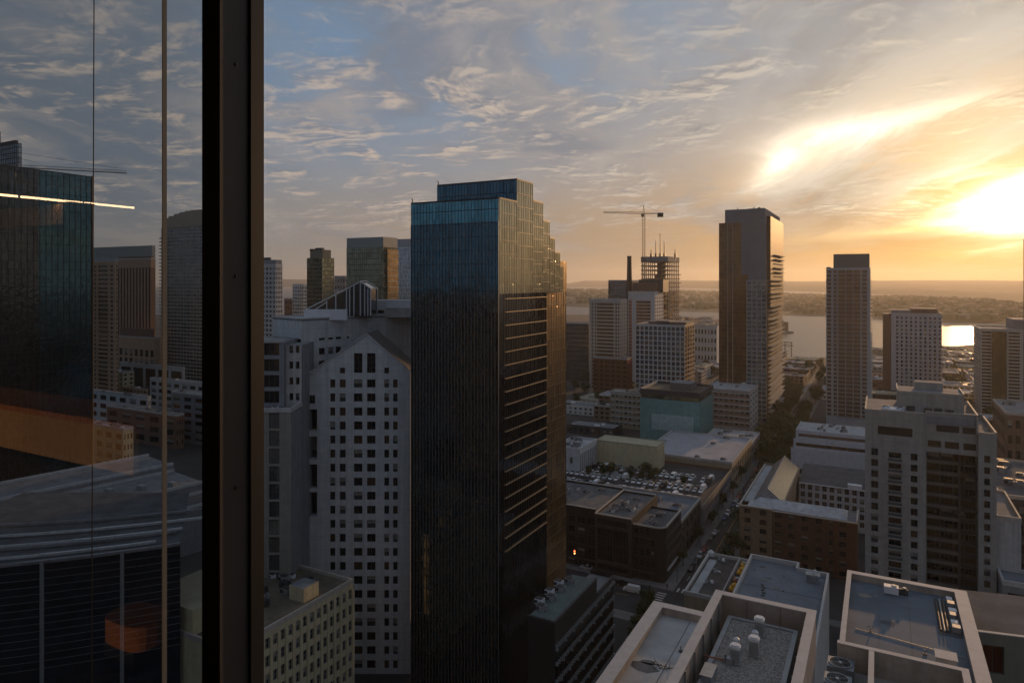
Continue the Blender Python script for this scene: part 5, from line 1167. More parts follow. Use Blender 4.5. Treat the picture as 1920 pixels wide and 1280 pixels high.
    b.box(xk - .4, xk + .15, yk + R_, yb, z - .02, z + .5, PARAW); b.box(x3, x2, ym - .15, ym + .4, zm - .02, zm + .4, PARAW); b.box(x2 - .4, x2 + .1, ym + .4, ym + 30, zm - .02, zm + .4, DGREY); b.box(x3 - .1, x3 + .3, ym + .4, ym + 30, zm - .02, zm + .4, PARAW); b.box(x3, x2, ym + 29.6, ym + 30, zm - .02, zm + .3, PARA); b.box(x4, x3 - .1, yk - .1, yk + .3, zl - .02, zl + .3, PARA); b.box(x4, x3 - .1, yk + 27.6, yk + 28, zl - .02, zl + .3, PARA); part(b, 'parapet', B.t)
    b = MB(); b.box(x4, xk - R_, yk - 1.75, yk - 1.41, fl - .4, fl + .1, dk2); b.box(xk + .001, xk + .5, yk + R_, yb, fl - .4, fl + .1, CONC2); b.box(x2 + .01, xk - R_, yk - .3, yk - .002, z - fl - .25, z - fl + .05, dk2); part(b, 'cornice', B.t)
    for a, b_, c, d, zz, n in ((x2 + 2, xk - 3, yk + 3, yb - 3, z - .6, 11), (x3 + 2, x2 - 2, ym + 4, ym + 27, zm - .6, 12), (x4, x3 - 1, yk + 2, yk + 24, zl - .6, 9)): clutter(B, a - 1, b_ + 1, c - 1, d + 1, zz, n, 1.9)
    B.done(100); foot(x4, xk, yk - 2, yb + 4)
    bx = (xk - 40, xk, yb + .4, y0 - .6); B = tower('narrow_brick_shop', 'narrow lower brick shop joining the dark stone block and the parking garage', 'shop', bx, 13.5, dk2, right=(spaced(bx[3] - bx[2], 5, 2.2), [(1, 4), (5.5, 8), (9.5, 12)]), st=(WGL, FRM, 1, 0, .1), roof=ROOFB, cap=PARAW, clut=4); B.done()
    # brick block round a court
    Zb = 245.0; x0, x1, y0, y1 = RB(1386.5, Zb, 1607, 62); z = zt(947, Zb)
    B = Bld('brick_court_block', 'red brown brick block round a courtyard with a glazed sawtooth roof', 'building', ((x0 + x1) / 2, y0 + 20, 0)); W = x1 - x0
    U = lambda u: along((x0, y0), (1, 0), u); fl = z / 6.0
    rows = [(k * fl + fl * .25, k * fl + fl * .8) for k in range(6)]
    B.facade((x0, y0), 0, U(1447), 0, z, [(U(1395), U(1407)), (U(1424), U(1437))], rows, BUFF, (WGL, FRM, 2, 1, .14), .3)
    B.facade((x0 + U(1447), y0 + .25), 0, W - U(1447), 0, z - .4, [(U(a) - U(1447), U(b) - U(1447)) for a, b in ((1452, 1465), (1477, 1490), (1502, 1515), (1528, 1541), (1554, 1562), (1573, 1587))], rows, BRICK, (WGL, FRM, 2, 1, .14), .3)
    yc = y0 + 13; Dl = 62
    B.facade((x0, y0 + Dl), -HP, Dl, 0, z, spaced(Dl, 9, 2.4), rows, BUFF, (WGL, FRM, 1, 1, .12), .3)
    B.plain((x1, y0 + .25), HP, 13, 0, z - .4, BRICK); B.plain((x1, yc), math.pi, W - 14, 0, z - .4, BUFF)
    B.facade((x0 + 14, yc), HP, Dl - 13, 0, z + 1, spaced(Dl - 13, 8, 2.2), [(r[0], r[1]) for r in rows], mat('tan court wall', (.34, .24, .17), .9, var=.15), (WGL, FRM, 1, 1, .12), .3)
    B.plain((x0 + 14, y0 + Dl), math.pi, 14, 0, z + 1, BUFF)
    b = MB(); zr = z + 2.2; wm = mat('weathered zinc roof', (.40, .43, .47), .45, metal=.35, var=.3, scale=.5, streak=.2)
    e0 = (x0 + U(1410), y0 + 1.6); b.poly([(x0 + 2.5, y0 + 1.2, z), (x1 - 3, y0 + 1.2, z - .1), (x1 - 5, y0 + 6.2, zr), (x0 + 6, y0 + 6.2, zr)], wm); b.poly([(x0 + 6, y0 + 6.2, zr), (x1 - 5, y0 + 6.2, zr), (x1 - 3, yc - .3, z), (x0 + 6, yc - .3, z)], wm); b.poly([(x1 - 3, y0 + 1.2, z - .1), (x1 - 3, yc - .3, z), (x1 - 5, y0 + 6.2, zr)], wm); b.poly([(x0 + 2.5, y0 + 1.2, z), (x0 + 6, y0 + 6.2, zr), (x0 + 6, yc, z), (x0 + 2.5, yc, z)], wm); part(b, 'front_roof', B.t)
    b = MB(); b.box(x0 + .3, x0 + 3.6, y0 + 7, y0 + Dl, z - .6, z - .1, ROOFW); b.box(x1 - 3, x1 - .3, y0 + .6, yc - .3, z - 1, z - .5, ROOFG); part(b, 'roof', B.t)
    b = MB(); b.box(x0 - .2, x0 + U(1447), y0 - .25, y0 + .5, z - .02, z + .35, PARAW); b.box(x0 + U(1447), x1 + .2, y0 + .0, y0 + .7, z - .42, z - .1, PARAW); b.box(x0 - .25, x0 + .3, y0 + .5, y0 + Dl, z - .02, z + .5, PARAW); b.box(x1 - .3, x1 + .2, y0 + .7, yc, z - .4, z + .6, PARAW); part(b, 'cornice', B.t)
    b = MB(); xa, xb = x0 + 3.6, x0 + 14; xm = x0 + 8.4; za, zp = z + .6, z + 5.2
    gls = mat('sawtooth glazing', (.10, .125, .14), .12, metal=.5, var=.3, scale=.6)
    b.poly([(xa, y0 + 8, za), (xm, y0 + 8, zp), (xm, y0 + Dl - 2, zp), (xa, y0 + Dl - 2, za)][::-1], gls); b.poly([(xm, y0 + 8, zp), (xb, y0 + 8, za), (xb, y0 + Dl - 2, za), (xm, y0 + Dl - 2, zp)][::-1], gls); b.poly([(xa, y0 + 8, za), (xb, y0 + 8, za), (xm, y0 + 8, zp)], wm); b.poly([(xa, y0 + Dl - 2, za), (xm, y0 + Dl - 2, zp), (xb, y0 + Dl - 2, za)], wm); part(b, 'skylight', B.t)
    b = MB()
    for k in range(22):
        y = y0 + 8 + (Dl - 10) * k / 21; b.bar((xa, y, za + .05), (xm, y, zp + .05), .12, PARAW); b.bar((xm, y, zp + .05), (xb, y, za + .05), .12, PARAW)
    b.bar((xm, y0 + 8, zp + .1), (xm, y0 + Dl - 2, zp + .1), .3, PARAW); b.bar((xb, y0 + 8, za), (xb, y0 + Dl - 2, za), .3, PARAW); part(b, 'glazing_bar', B.t, kind='stuff')
    B.done(100); foot(x0, x1, y0, y0 + Dl)
    # white courtyard building with a dark roof behind it
    yb0 = y0 + Dl - 12; xw0 = x0 + 15; xw1 = x1 + 10; zz = z - 2.5
    B = Bld('white_court_building', 'long white building with a dark sloping roof closing the brick courtyard', 'building', ((xw0 + xw1) / 2, yb0 + 8, 0)); W = xw1 - xw0
    rect(B, xw0, xw1, yb0, yb0 + 20, 0, zz, mat('white painted brick', (.50, .52, .56), .85, var=.12, streak=.15), front=(spaced(W, 12, 1.7), [(zz - 3.1 * (k + 1) + .5, zz - 3.1 * k - .5) for k in range(5)][::-1]), st=(WGL, FRML, 1, 1, .1), dep=.25)
    b = MB(); b.poly([(xw0, yb0 - .4, zz), (xw1, yb0 - .4, zz), (xw1, yb0 + 20, zz + 3.2), (xw0, yb0 + 20, zz + 3.2)], ROOFD); b.poly([(xw0, yb0 + 20, zz), (xw1, yb0 + 20, zz), (xw1, yb0 + 20, zz + 3.2), (xw0, yb0 + 20, zz + 3.2)], GREY); b.poly([(xw0, yb0 - .4, zz), (xw0, yb0 + 20, zz + 3.2), (xw0, yb0 + 20, zz)], GREY); part(b, 'roof', B.t)
    b = MB(); b.box(xw0, xw1, yb0 - .6, yb0 - .35, zz - .3, zz + .15, WMET); b.box(xw0 + 18, xw0 + 23, yb0 - .3, yb0 + 2, zz, zz + 1.6, WMET); part(b, 'eaves', B.t)
    B.done(80); foot(xw0, xw1, yb0, yb0 + 20)
    # white stepped garage further up the street
    x0, x1, y0, y1 = RB(1483, 335, 1630, 34); z = zt(826, 335)
    B = Bld('stepped_white_garage', 'white stepped garage with long open decks in front of the gridded tower', 'parking garage', ((x0 + x1) / 2, y0 + 17, 0)); W = x1 - x0; wc = mat('white garage concrete', (.48, .49, .53), .85, var=.12, streak=.15)
    rect(B, x0, x1, y0, y1, 0, z - 4, wc, front=([(1, W - 1)], [(2, 4.5), (6, 8.5)]), st=(BLACK, FRM, 6, 0, .15), dep=.8)
    rect(B, x0 + .8, x1, y0 + 4, y1, z - 4, z - .2, wc, front=([(1, W - 2)], [(z - 3.2, z - 1.4)]), st=(WGL3, FRM, 8, 0, .15), dep=.8)
    rect(B, x0 + 1.4, x1, y0 + 9, y1, z - .2, z + 3.4, wc, front=([(1, W - 2)], [(z + .6, z + 2.2)]), st=(BROWN, FRM, 8, 0, .15), dep=.8)
    b = MB(); b.box(x0 + .2, x1, y0 + .2, y0 + 3.95, z - 4.4, z - 4.02, ROOFW); b.box(x0 + 1, x1, y0 + 4.2, y0 + 8.95, z - .6, z - .22, ROOFW); b.box(x0 + 1.6, x1, y0 + 9.2, y1, z + 3.0, z + 3.38, ROOFW); part(b, 'roof', B.t)
    b = MB(); b.box(x0 - .1, x1, y0 - .1, y0 + .2, z - 4.02, z - 3.1, wc); b.box(x0 + .7, x1, y0 + 3.9, y0 + 4.2, z - .22, z + .5, wc); b.box(x0 + 1.3, x1, y0 + 8.9, y0 + 9.2, z + 3.38, z + 4.0, wc); b.box(x0 + 1.3, x0 + 1.6, y0 + 9.2, y1, z + 3.38, z + 4, wc); part(b, 'parapet', B.t)
    clutter(B, x0 + 3, x1, y0 + 9, y1, z + 3.4, 8, 2.2); B.done(); foot(x0, x1, y0, y1)
    # dark block and lit roof down the far canyon
    for (uc, ur, v, Z, dep, m, nm, lab, rf) in ((1886, 2010, 776, 300, 40, BROWN, 'brown_corner_block', 'brown block with a cluttered sunlit roof at the edge beyond the dark canyon street', ROOFG), (1874, 2010, 930, 205, 50, DGREY, 'dark_canyon_block', 'dark block lining the shadowed canyon street by the apartment tower', ROOFD)):
        x0, x1, y0, y1 = RB(uc, Z, ur, dep); z = zt(v, Z); W = x1 - x0
        tower(nm, lab, 'building', (x0, x1, y0, y1), z, m, front=(grid(W, 8, .6), floors(1, z - 1, 6, .55)), left=(grid(dep, 10, .6), floors(1, z - 1, 6, .55)), st=(WGL, FRM, 1, 0, .1), roof=rf, cap=PARAW, clut=10).done(100)
    return deck
DECK = mid_blocks()

# ------------------------------------------------------------------ the near roofs below us
def near_roofs():
    cap = mat('pale parapet cap', (.44, .43, .43), .7, var=.12, scale=1.0); inn = mat('warm parapet face', (.40, .35, .30), .75, var=.2, scale=.8, streak=.25)
    # plan of the near building in its own corner coordinates
    a = gp(1343, 55.0); zt_ = zt(1107, 55)                       # far left corner of the roof screen
    xl, yf = a; xr = xl + along(a, (1, 0), 1530); zs = zt_
    t = thing('roof_screen', 'tall pale metal screen wall standing round the gravel plant roof', 'screen wall', (xl + 8, yf - 14, zs - 4))
    L = 38.0; sm = mat('brushed screen metal', (.43, .385, .35), .42, metal=.35, var=.22, scale=.35, streak=.25); th = .55; zb = zs - 3.4
    b = MB(); b.box(xl, xr, yf - th, yf, zb, zs, sm); part(b, 'screen_panel', t)
    b = MB(); b.box(xl, xl + th, yf - L, yf - th - .003, zb, zs, sm); part(b, 'screen_panel', t)
    b = MB(); b.box(xr - th, xr, yf - L, yf - th - .003, zb, zs, sm); part(b, 'screen_panel', t)
    b = MB(); b.box(xl - .05, xr + .05, yf - th - .05, yf + .05, zs + .002, zs + .09, cap); b.box(xl - .05, xl + th + .05, yf - L, yf - th - .052, zs + .002, zs + .09, cap); b.box(xr - th - .05, xr + .05, yf - L, yf - th - .052, zs + .002, zs + .09, cap); part(b, 'cap', t)
    for k in range(7):
        y = yf - 2 - k * 2.6; b = MB(); b.box(xl + th + .003, xl + th + .14, y - .07, y + .07, zb - 3.2, zs - .05, STEEL); part(b, 'post', t)
        b = MB(); b.box(xr - th - .14, xr - th - .003, y - .07, y + .07, zb - 3.2, zs - .05, STEEL); part(b, 'post', t)
    for k in range(1, 3): x = xl + (xr - xl) * k / 3; b = MB(); b.box(x - .03, x + .03, yf - th - .05, yf - th - .003, zb, zs - .02, mat('panel seam', (.2, .18, .16), .6, var=.1)); part(b, 'seam', t)
    # gravel roof inside the screen
    zg = zs - 1.0; xa = gp(1367, 53.0); xgl, ygf = xa[0], xa[1]; xgr = xgl + along(xa, (1, 0), 1495)
    t = thing('plant_house', 'raised plant room with a grey gravel roof inside the tall screen', 'plant room', ((xgl + xgr) / 2, ygf - 12, zg - 6))
    b = MB(); b.box(xgl, xgr, ygf - 34, ygf, zg - 5.5, zg - .28, CONC2); part(b, 'wall', t)
    b = MB(); b.box(xgl + .25, xgr - .25, ygf - 34, ygf - .25, zg - .27, zg - .1, GRAVEL); part(b, 'gravel_roof', t)
    b = MB(); e = .26; b.box(xgl - .06, xgl + e, ygf - 34, ygf + .06, zg - .26, zg, STEEL); b.box(xgr - e, xgr + .06, ygf - 34, ygf + .06, zg - .26, zg, STEEL); b.box(xgl + e + .002, xgr - e - .002, ygf - e, ygf + .06, zg - .26, zg, STEEL); part(b, 'edge_flashing', t)
    z0 = zg - .1
    def at(u, v): return gnd(u, v, z0)
    def roof_vent(u, v, s, label, kind):
        x, y = at(u, v); t = thing('roof_vent', label, 'roof vent', (x, y, z0))
        b = MB(); b.box(x - .3 * s, x + .3 * s, y - .3 * s, y + .3 * s, z0 - .02, z0 + .12, STEEL); part(b, 'curb', t)
        if kind == 'hood':
            b = MB(); b.box(x - .24 * s, x + .24 * s, y - .24 * s, y + .24 * s, z0 + .12, z0 + .85 * s, STEEL); part(b, 'duct', t)
            b = MB(); n = 14; pl = [(x + .3 * s * math.copysign(abs(math.cos(q)) ** .6, math.cos(q)), y + .27 * s * math.copysign(abs(math.sin(q)) ** .6, math.sin(q))) for q in (2 * math.pi * i / n for i in range(n))]
            b.prism(pl, z0 + .85 * s, z0 + 1.0 * s, WMET); b.prism([(x + (p[0] - x) * .75, y + (p[1] - y) * .75) for p in pl], z0 + 1.0 * s + .001, z0 + 1.08 * s, WMET); part(b, 'hood', t)
        else:
            b = MB(); b.tube((x, y, z0 + .12), (x, y, z0 + .62 * s), .12 * s, STEEL, 10); part(b, 'pipe', t)
            b = MB(); b.tube((x, y, z0 + .62 * s), (x, y, z0 + .8 * s), .26 * s, WMET, 12, .24 * s); b.tube((x, y, z0 + .801 * s), (x, y, z0 + .93 * s), .24 * s, WMET, 12, .06 * s); part(b, 'cowl', t)
    roof_vent(1424, 1190, 1.25, 'tall hooded metal roof vent farthest away on the gravel roof', 'hood')
    roof_vent(1425, 1180, .95, 'round capped vent close beside the farthest hooded vent', 'cowl')
    roof_vent(1414, 1228, 1.25, 'hooded metal roof vent in the middle of the gravel', 'hood')
    roof_vent(1416, 1203, .95, 'round cowl vent just behind the middle hooded vent', 'cowl')
    roof_vent(1379, 1242, 1.2, 'squat hooded vent nearest the long screen wall, shiny topped', 'hood')
    roof_vent(1381, 1216, .9, 'thin capped pipe behind the squat hooded vent', 'cowl')
    x, y = at(1360, 1240); b = MB(); b.tube((x - 1.4, y - .1, z0 + .12), (x, y, z0 + .12), .05, ORANGE, 6); b.tube((x, y, z0), (x, y, z0 + .55), .07, STEEL, 8); b.box(x + .1, x + .5, y - .3, y + .15, z0, z0 + .42, STEEL); b.tube((x - .2, y + .3, z0), (x + .25, y + .5, z0 + .5), .03, STEEL, 5)
    solo(b, 'gas_valve', 'rusty valve and pipe fitting beside the squat hooded vent', 'valve', (x, y, z0))
    x, y = at(1328, 1262); b = MB(); b.box(x - .25, x + .45, y - 1.2, y + .4, z0, z0 + .45, mat('blue grey duct', (.25, .29, .34), .5, metal=.3, var=.15)); b.box(x - .3, x + .5, y - 1.25, y + .45, z0 + .45, z0 + .5, STEEL); solo(b, 'roof_duct', 'blue grey box duct at the near edge of the gravel roof', 'duct', (x, y, z0))
    def roof_wear(t, x0, x1, y0, y1, z, step, seed, dark=ROOFD, n=10):
        rr = random.Random(seed); b = MB(); k = x0 + step
        while k < x1 - .5: b.box(k - .03, k + .03, y0, y1, z + .003, z + .012, mat('membrane seam', (.10, .105, .11), .9, var=.3)); k += step
        part(b, 'seam', t, kind='stuff')
        b = MB()
        for _ in range(n):
            x = rr.uniform(x0 + 1, x1 - 2); y = rr.uniform(y0 + 1, y1 - 2); s = rr.uniform(.3, 1.3); m_ = rr.randint(6, 9); ph = rr.uniform(0, 6)
            b.prism([(x + s * rr.uniform(.6, 1.3) * math.cos(6.283 * i / m_ + ph), y + s * rr.uniform(.4, .9) * math.sin(6.283 * i / m_ + ph)) for i in range(m_)], z + .002, z + .008, rr.choice([dark, mat('roof patch', (.16, .165, .175), .8, var=.3), mat('damp stain', (.06, .065, .07), .35, var=.3)]))
        part(b, 'roof_patch', t, kind='stuff')
        for _ in range(3):
            x = rr.uniform(x0 + 1, x1 - 1); y = rr.uniform(y0 + 2, y1 - 2); b = MB(); b.tube((x, y, z), (x, y, z + .5), .06, STEEL, 7); b.tube((x, y, z), (x, y, z + .1), .2, DGREY, 8); part(b, 'vent_pipe', t)
    # pale roof to the left
    zp = 69.0; c = gnd(1228, 1128, zp); x0, y1 = c; x1 = xl - .4
    t = thing('pale_roof_wing', 'pale flat roof with a wide parapet left of the tall screen', 'roof wing', ((x0 + x1) / 2, y1 - 15, 0))
    b = MB(); b.box(x0, x1, y1 - 50, y1, 0, zp - .8, CONC2); part(b, 'wall', t)
    b = MB(); b.box(x0 + .9, x1, y1 - 50, y1 - .7, zp - .79, zp - .7, mat('stained pale roof', (.40, .405, .41), .9, var=.22, scale=.35)); part(b, 'roof', t)
    b = MB(); b.box(x0 - .1, x0 + .9, y1 - 50, y1 + .1, zp - .78, zp, inn); b.box(x0 + .902, x1, y1 - .7, y1 + .1, zp - .78, zp, inn); part(b, 'parapet', t)
    b = MB(); b.box(x0 - .16, x0 + .96, y1 - 50, y1 + .16, zp + .002, zp + .06, cap); b.box(x0 + .962, x1, y1 - .76, y1 + .16, zp + .002, zp + .06, cap); part(b, 'cap', t)
    roof_wear(t, x0 + 1, x1 - .2, y1 - 36, y1 - .9, zp - .7, 2.6, 3, n=9)
    rr = random.Random(11); tw = mat('dry twigs', (.035, .028, .02), .9, var=.3); b = MB(); x, y = gnd(1238, 1250, zp - .7)
    for k in range(26):
        a = rr.uniform(0, 6.3); l = rr.uniform(.15, .6); px, py = x + rr.uniform(-.9, .7), y + rr.uniform(-.35, .35); b.tube((px, py, zp - .69), (px + l * math.cos(a), py + l * math.sin(a), zp - .69 + rr.uniform(0, .25)), .02, tw, 4)
    solo(b, 'weed_tuft', 'dry dark weeds growing from the pale roof', 'weeds', (x, y, zp - .7))
    # slate blue roof on the right
    zr = 62.0; c = gnd(1590, 1069, zr); x0, y1 = c; x1 = x0 + along(c, (1, 0), 1811); y0 = y1 - 46
    t = thing('slate_roof_wing', 'broad slate blue flat roof with a wide pale parapet below the apartment tower', 'roof wing', ((x0 + x1) / 2, (y0 + y1) / 2, 0))
    b = MB(); b.box(x0, x1, y0, y1, 0, zr - .9, CONC2); part(b, 'wall', t)
    b = MB(); b.box(x0 + .4, x1 - 1.2, y0, y1 - .8, zr - .89, zr - .8, ROOFB); part(b, 'roof', t)
    b = MB(); b.box(x0, x1, y1 - .8, y1, zr - .88, zr, inn); b.box(x1 - 1.2, x1, y0, y1 - .802, zr - .88, zr, inn); b.box(x0, x0 + .4, y0, y1 - .802, zr - .88, zr, inn); part(b, 'parapet', t)
    b = MB(); b.box(x0 - .08, x1 + .08, y1 - .86, y1 + .08, zr + .002, zr + .07, cap); b.box(x1 - 1.26, x1 + .08, y0, y1 - .862, zr + .002, zr + .07, cap); b.box(x0 - .08, x0 + .46, y0, y1 - .862, zr + .002, zr + .07, cap); part(b, 'cap', t)
    pq = lambda u, v: gnd(u, v, zr - .8)
    roof_wear(t, x0 + .5, x1 - 1.4, y0 + 4, y1 - 1, zr - .8, 3.1, 8, n=16)
    b = MB(); p, q = pq(1604, 1178), pq(1818, 1236); b.tube((*p, zr - .74), (*q, zr - .74), .04, STEEL, 5); part(b, 'conduit', t)
    for (u, v, lab, s, m) in ((1671, 1112, 'white metal roof unit alone on the slate blue roof', 1.0, WMET), (1692, 1113, 'small dark roof unit next to the white one on slate blue', .75, DGREY)):
        x, y = pq(u, v); zz = zr - .79; t2 = thing('air_handler', lab, 'air handler', (x, y, zz))
        b = MB(); b.box(x - .8 * s, x + .8 * s, y - .5 * s, y + .5 * s, zz + .1, zz + .95 * s, m); part(b, 'casing', t2)
        b = MB(); b.box(x - .7 * s, x + .7 * s, y - .4 * s, y + .4 * s, zz, zz + .1, BLACK); part(b, 'skid', t2)
        b = MB(); b.tube((x + .3 * s, y, zz + .95 * s), (x + .3 * s, y, zz + 1.1 * s), .3 * s, STEEL, 12); part(b, 'fan', t2)
    p = pq(1778, 1126); q = pq(1805, 1160)
    t2 = thing('pipe_rack', 'dark rack of roof pipes and boxes along the slate parapet', 'pipe rack', (p[0], p[1], zr - .79)); zz = zr - .79
    for k in range(3): b = MB(); b.tube((x1 - 3.3 + k * .35, y1 - 2.5, zz + .25), (x1 - 3.3 + k * .35, y1 - 11, zz + .25), .1, (DGREY, STEEL, BLACK)[k], 6); part(b, 'pipe', t2)
    for k in range(6): b = MB(); b.box(x1 - 2.2, x1 - 1.6 + .1 * (k % 3), y1 - 2.6 - k * 1.6, y1 - 1.7 - k * 1.6, zz, zz + .5 + .2 * (k % 2), STEEL if k % 2 else WMET); part(b, 'box', t2)
    b = MB(); b.box(x1 - 3.5, x1 - 1.4, y1 - 11.5, y1 - 2, zz, zz + .05, ROOFD); part(b, 'mat', t2)
    for u, v in ((1690, 1146), (1686, 1155)):
        pass
    # well with two cooling fans, and the pale floor beside it
    zw = 64.0; c2 = gnd(1557, 1197, zw); y2 = c2[1]; xw0 = xr + .5; xe = xw0 + along((xw0, y2), (1, 0), 1815)
    t = thing('fan_well', 'walled pale roof well holding two big cooling fans', 'roof wing', ((xw0 + xe) / 2, y2 - 10, 0))
    b = MB(); b.box(xw0, xe, y2 - 34, y2, 0, zw - 2.6, CONC2); part(b, 'wall', t)
    b = MB(); b.box(xw0 + .1, xe - .5, y2 - 34, y2 - .5, zw - 2.59, zw - 2.5, mat('pale well floor', (.36, .35, .34), .9, var=.15, scale=.3)); part(b, 'floor', t)
    b = MB(); b.box(xw0, xe, y2 - .5, y2, zw - 2.58, zw, inn); b.box(xe - .5, xe, y2 - 34, y2 - .502, zw - 2.58, zw, inn)
    xd = xw0 + along((xw0, y2), (1, 0), 1630); b.box(xd, xd + .4, y2 - 34, y2 - .502, zw - 2.58, zw - .01, inn); part(b, 'parapet', t)
    b = MB(); b.box(xw0, xe + .06, y2 - .56, y2 + .06, zw + .002, zw + .07, cap); b.box(xe - .56, xe + .06, y2 - 34, y2 - .562, zw + .002, zw + .07, cap); b.box(xd - .04, xd + .44, y2 - 34, y2 - .562, zw + .002, zw + .06, cap); part(b, 'cap', t)
    zf = zw - .9
    for k, (u, v, lab) in enumerate(((1575.5, 1240, 'farther of the two big round cooling fans in the roof well'), (1570, 1270, 'nearer of the two big round cooling fans, cut by the picture edge'))):
        x, y = gnd(u, v, zf); r = .92; t2 = thing('cooling_fan', lab, 'cooling fan', (x, y, zf - 1.4))
        b = MB(); b.box(x - 1.12, x + 1.2, y - 1.02, y + 1.02, zf - 1.5, zf - .12, mat('fan casing', (.20, .23, .26), .5, metal=.3, var=.15)); part(b, 'casing', t2)
        b = MB(); n = 28
        for i in range(n):
            p, q = 2 * math.pi * i / n, 2 * math.pi * (i + 1) / n
            P_ = lambda rr_, ang_, zz_: (x + rr_ * math.cos(ang_), y + rr_ * math.sin(ang_), zz_)
            b.poly([P_(r, p, zf), P_(r + .1, p, zf), P_(r + .1, q, zf), P_(r, q, zf)], STEEL); b.poly([P_(r + .1, p, zf - .12), P_(r + .1, q, zf - .12), P_(r + .1, q, zf), P_(r + .1, p, zf)], STEEL); b.poly([P_(r, q, zf - .119), P_(r, p, zf - .119), P_(r, p, zf), P_(r, q, zf)], STEEL)
        part(b, 'shroud', t2)
        b = MB(); b.prism([(x + r * .99 * math.cos(2 * math.pi * i / 24), y + r * .99 * math.sin(2 * math.pi * i / 24)) for i in range(24)], zf - .118, zf - .112, BLACK); part(b, 'throat', t2)
        for i in range(6):
            a_ = i * math.pi / 3 + .3 * k; b = MB(); ca, sa = math.cos(a_), math.sin(a_)
            b.poly([(x + .15 * ca - .1 * sa, y + .15 * sa + .1 * ca, zf - .09), (x + .85 * ca - .24 * sa, y + .85 * sa + .24 * ca, zf - .1), (x + .88 * ca + .1 * sa, y + .88 * sa - .1 * ca, zf - .04), (x + .15 * ca + .06 * sa, y + .15 * sa - .06 * ca, zf - .06)], DGREY); part(b, 'blade', t2)
        b = MB(); b.tube((x, y, zf - .11), (x, y, zf + .02), .15, WMET, 12); part(b, 'hub', t2)
        b = MB()
        for q in range(4): b.tube((x, y, zf + .01), (x + r * math.cos(q * HP + .4), y + r * math.sin(q * HP + .4), zf + .01), .018, STEEL, 4)
        for rr_ in (.35, .6, .8):
            for i in range(20): b.tube((x + rr_ * math.cos(.314 * i), y + rr_ * math.sin(.314 * i), zf + .01), (x + rr_ * math.cos(.314 * (i + 1)), y + rr_ * math.sin(.314 * (i + 1)), zf + .01), .01, STEEL, 4)
        part(b, 'grille', t2)
    x, y = gnd(1772, 1253, zw - 2.5); b = MB(); b.box(x - .8, x + .9, y - 1.2, y + .4, zw - 2.5, zw - 1.0, CONC2); b.box(x - .9, x + 1, y - 1.3, y + .5, zw - 1.0, zw - .9, cap); solo(b, 'roof_hatch', 'boxy pale roof hatch in the corner of the fan well', 'roof hatch', (x, y, zw - 2.5))
    # step roofs between the screen and the slate roof
    zq = 60.5; c3 = gnd(1562, 1186, zq)
    t = thing('link_roof', 'narrow lower link roof squeezed between the screen and the slate roof', 'roof wing', (c3[0], c3[1] - 4, 0))
    b = MB(); xq0 = xr + .6; xq1 = xq0 + along((xq0, c3[1] + 9), (1, 0), 1600); yq = y2 + .2
    b.box(xq0, xq1, yq, yq + 6, 0, zq - 1.6, CONC2, ROOFG); part(b, 'wall', t)
    b = MB(); b.box(xq0, xq1, yq + 5.5, yq + 6, zq - 1.59, zq - .4, inn); b.box(xq1 - .35, xq1, yq, yq + 5.49, zq - 1.59, zq - .4, inn); part(b, 'parapet', t)
    for k in range(3): b = MB(); b.box(xq0 + .6 + k * 1.3, xq0 + 1.5 + k * 1.3, yq + 2, yq + 3.2, zq - 1.59, zq - .9, STEEL); part(b, 'rooftop_unit', t)
    # slate roof further out and the open deck with yellow plant
    zb_ = 28.0; poly = [(1408, 1037), (1499, 1050), (1497, 1063), (1554, 1078)]
    c = gnd(1408, 1037, zb_); xa, yb = c; xb = xa + along(c, (1, 0), 1499); yn = gnd(1497, 1063, zb_)[1]; xc = gnd(1554, 1078, zb_)[0]; yd = yb - 46
    t = thing('slate_roof_block', 'flat slate blue roof with a stepped parapet beyond the tall screen', 'building', ((xa + xc) / 2, yb - 18, 0))
    pl = [(xa, yd), (xc, yd), (xc, yn), (xb, yn), (xb, yb), (xa, yb)]
    b = MB(); b.prism(pl, 0, zb_ - 1.2, CONC2); part(b, 'wall', t)
    b = MB(); b.prism([(xa + .5, yd), (xc - .5, yd), (xc - .5, yn - .5), (xb - .5, yn - .5), (xb - .5, yb - .5), (xa + .5, yb - .5)], zb_ - 1.19, zb_ - 1.1, mat('second slate roof', (.15, .18, .215), .85, var=.25, scale=.14)); part(b, 'roof', t)
    b = MB()
    for (p, q, r, s) in ((xa, xb, yb - .5, yb), (xa, xa + .5, yd, yb - .502), (xb - .5, xb, yn, yb - .502), (xb - .5, xc, yn - .5, yn - .002), (xc - .5, xc, yd, yn - .502)): b.box(p, q, r, s, zb_ - 1.18, zb_, PARA)
    part(b, 'parapet', t)
    p = gnd(1524, 1090, zb_ - 1.1); b = MB(); b.box(p[0] - 1.3, p[0] + 1.3, p[1] - 1, p[1] + 1, zb_ - 1.09, zb_ + .5, GREY); b.box(p[0] - 1.6, p[0] + 1.6, p[1] - 1.2, p[1] + 1.2, zb_ + .5, zb_ + .9, STEEL); b.tube((p[0], p[1], zb_ + .9), (p[0] + .6, p[1], zb_ + 1.8), .35, WMET, 8); part(b, 'rooftop_unit', t)
    roof_wear(t, xa + .6, xb - .7, yb - 34, yb - .8, zb_ - 1.1, 4.2, 12, n=12); b = MB()
    b.box(xa + .6, xc - .6, yb - 17.1, yb - 17, zb_ - 1.089, zb_ - 1.06, ROOFD); part(b, 'roof_seam', t)
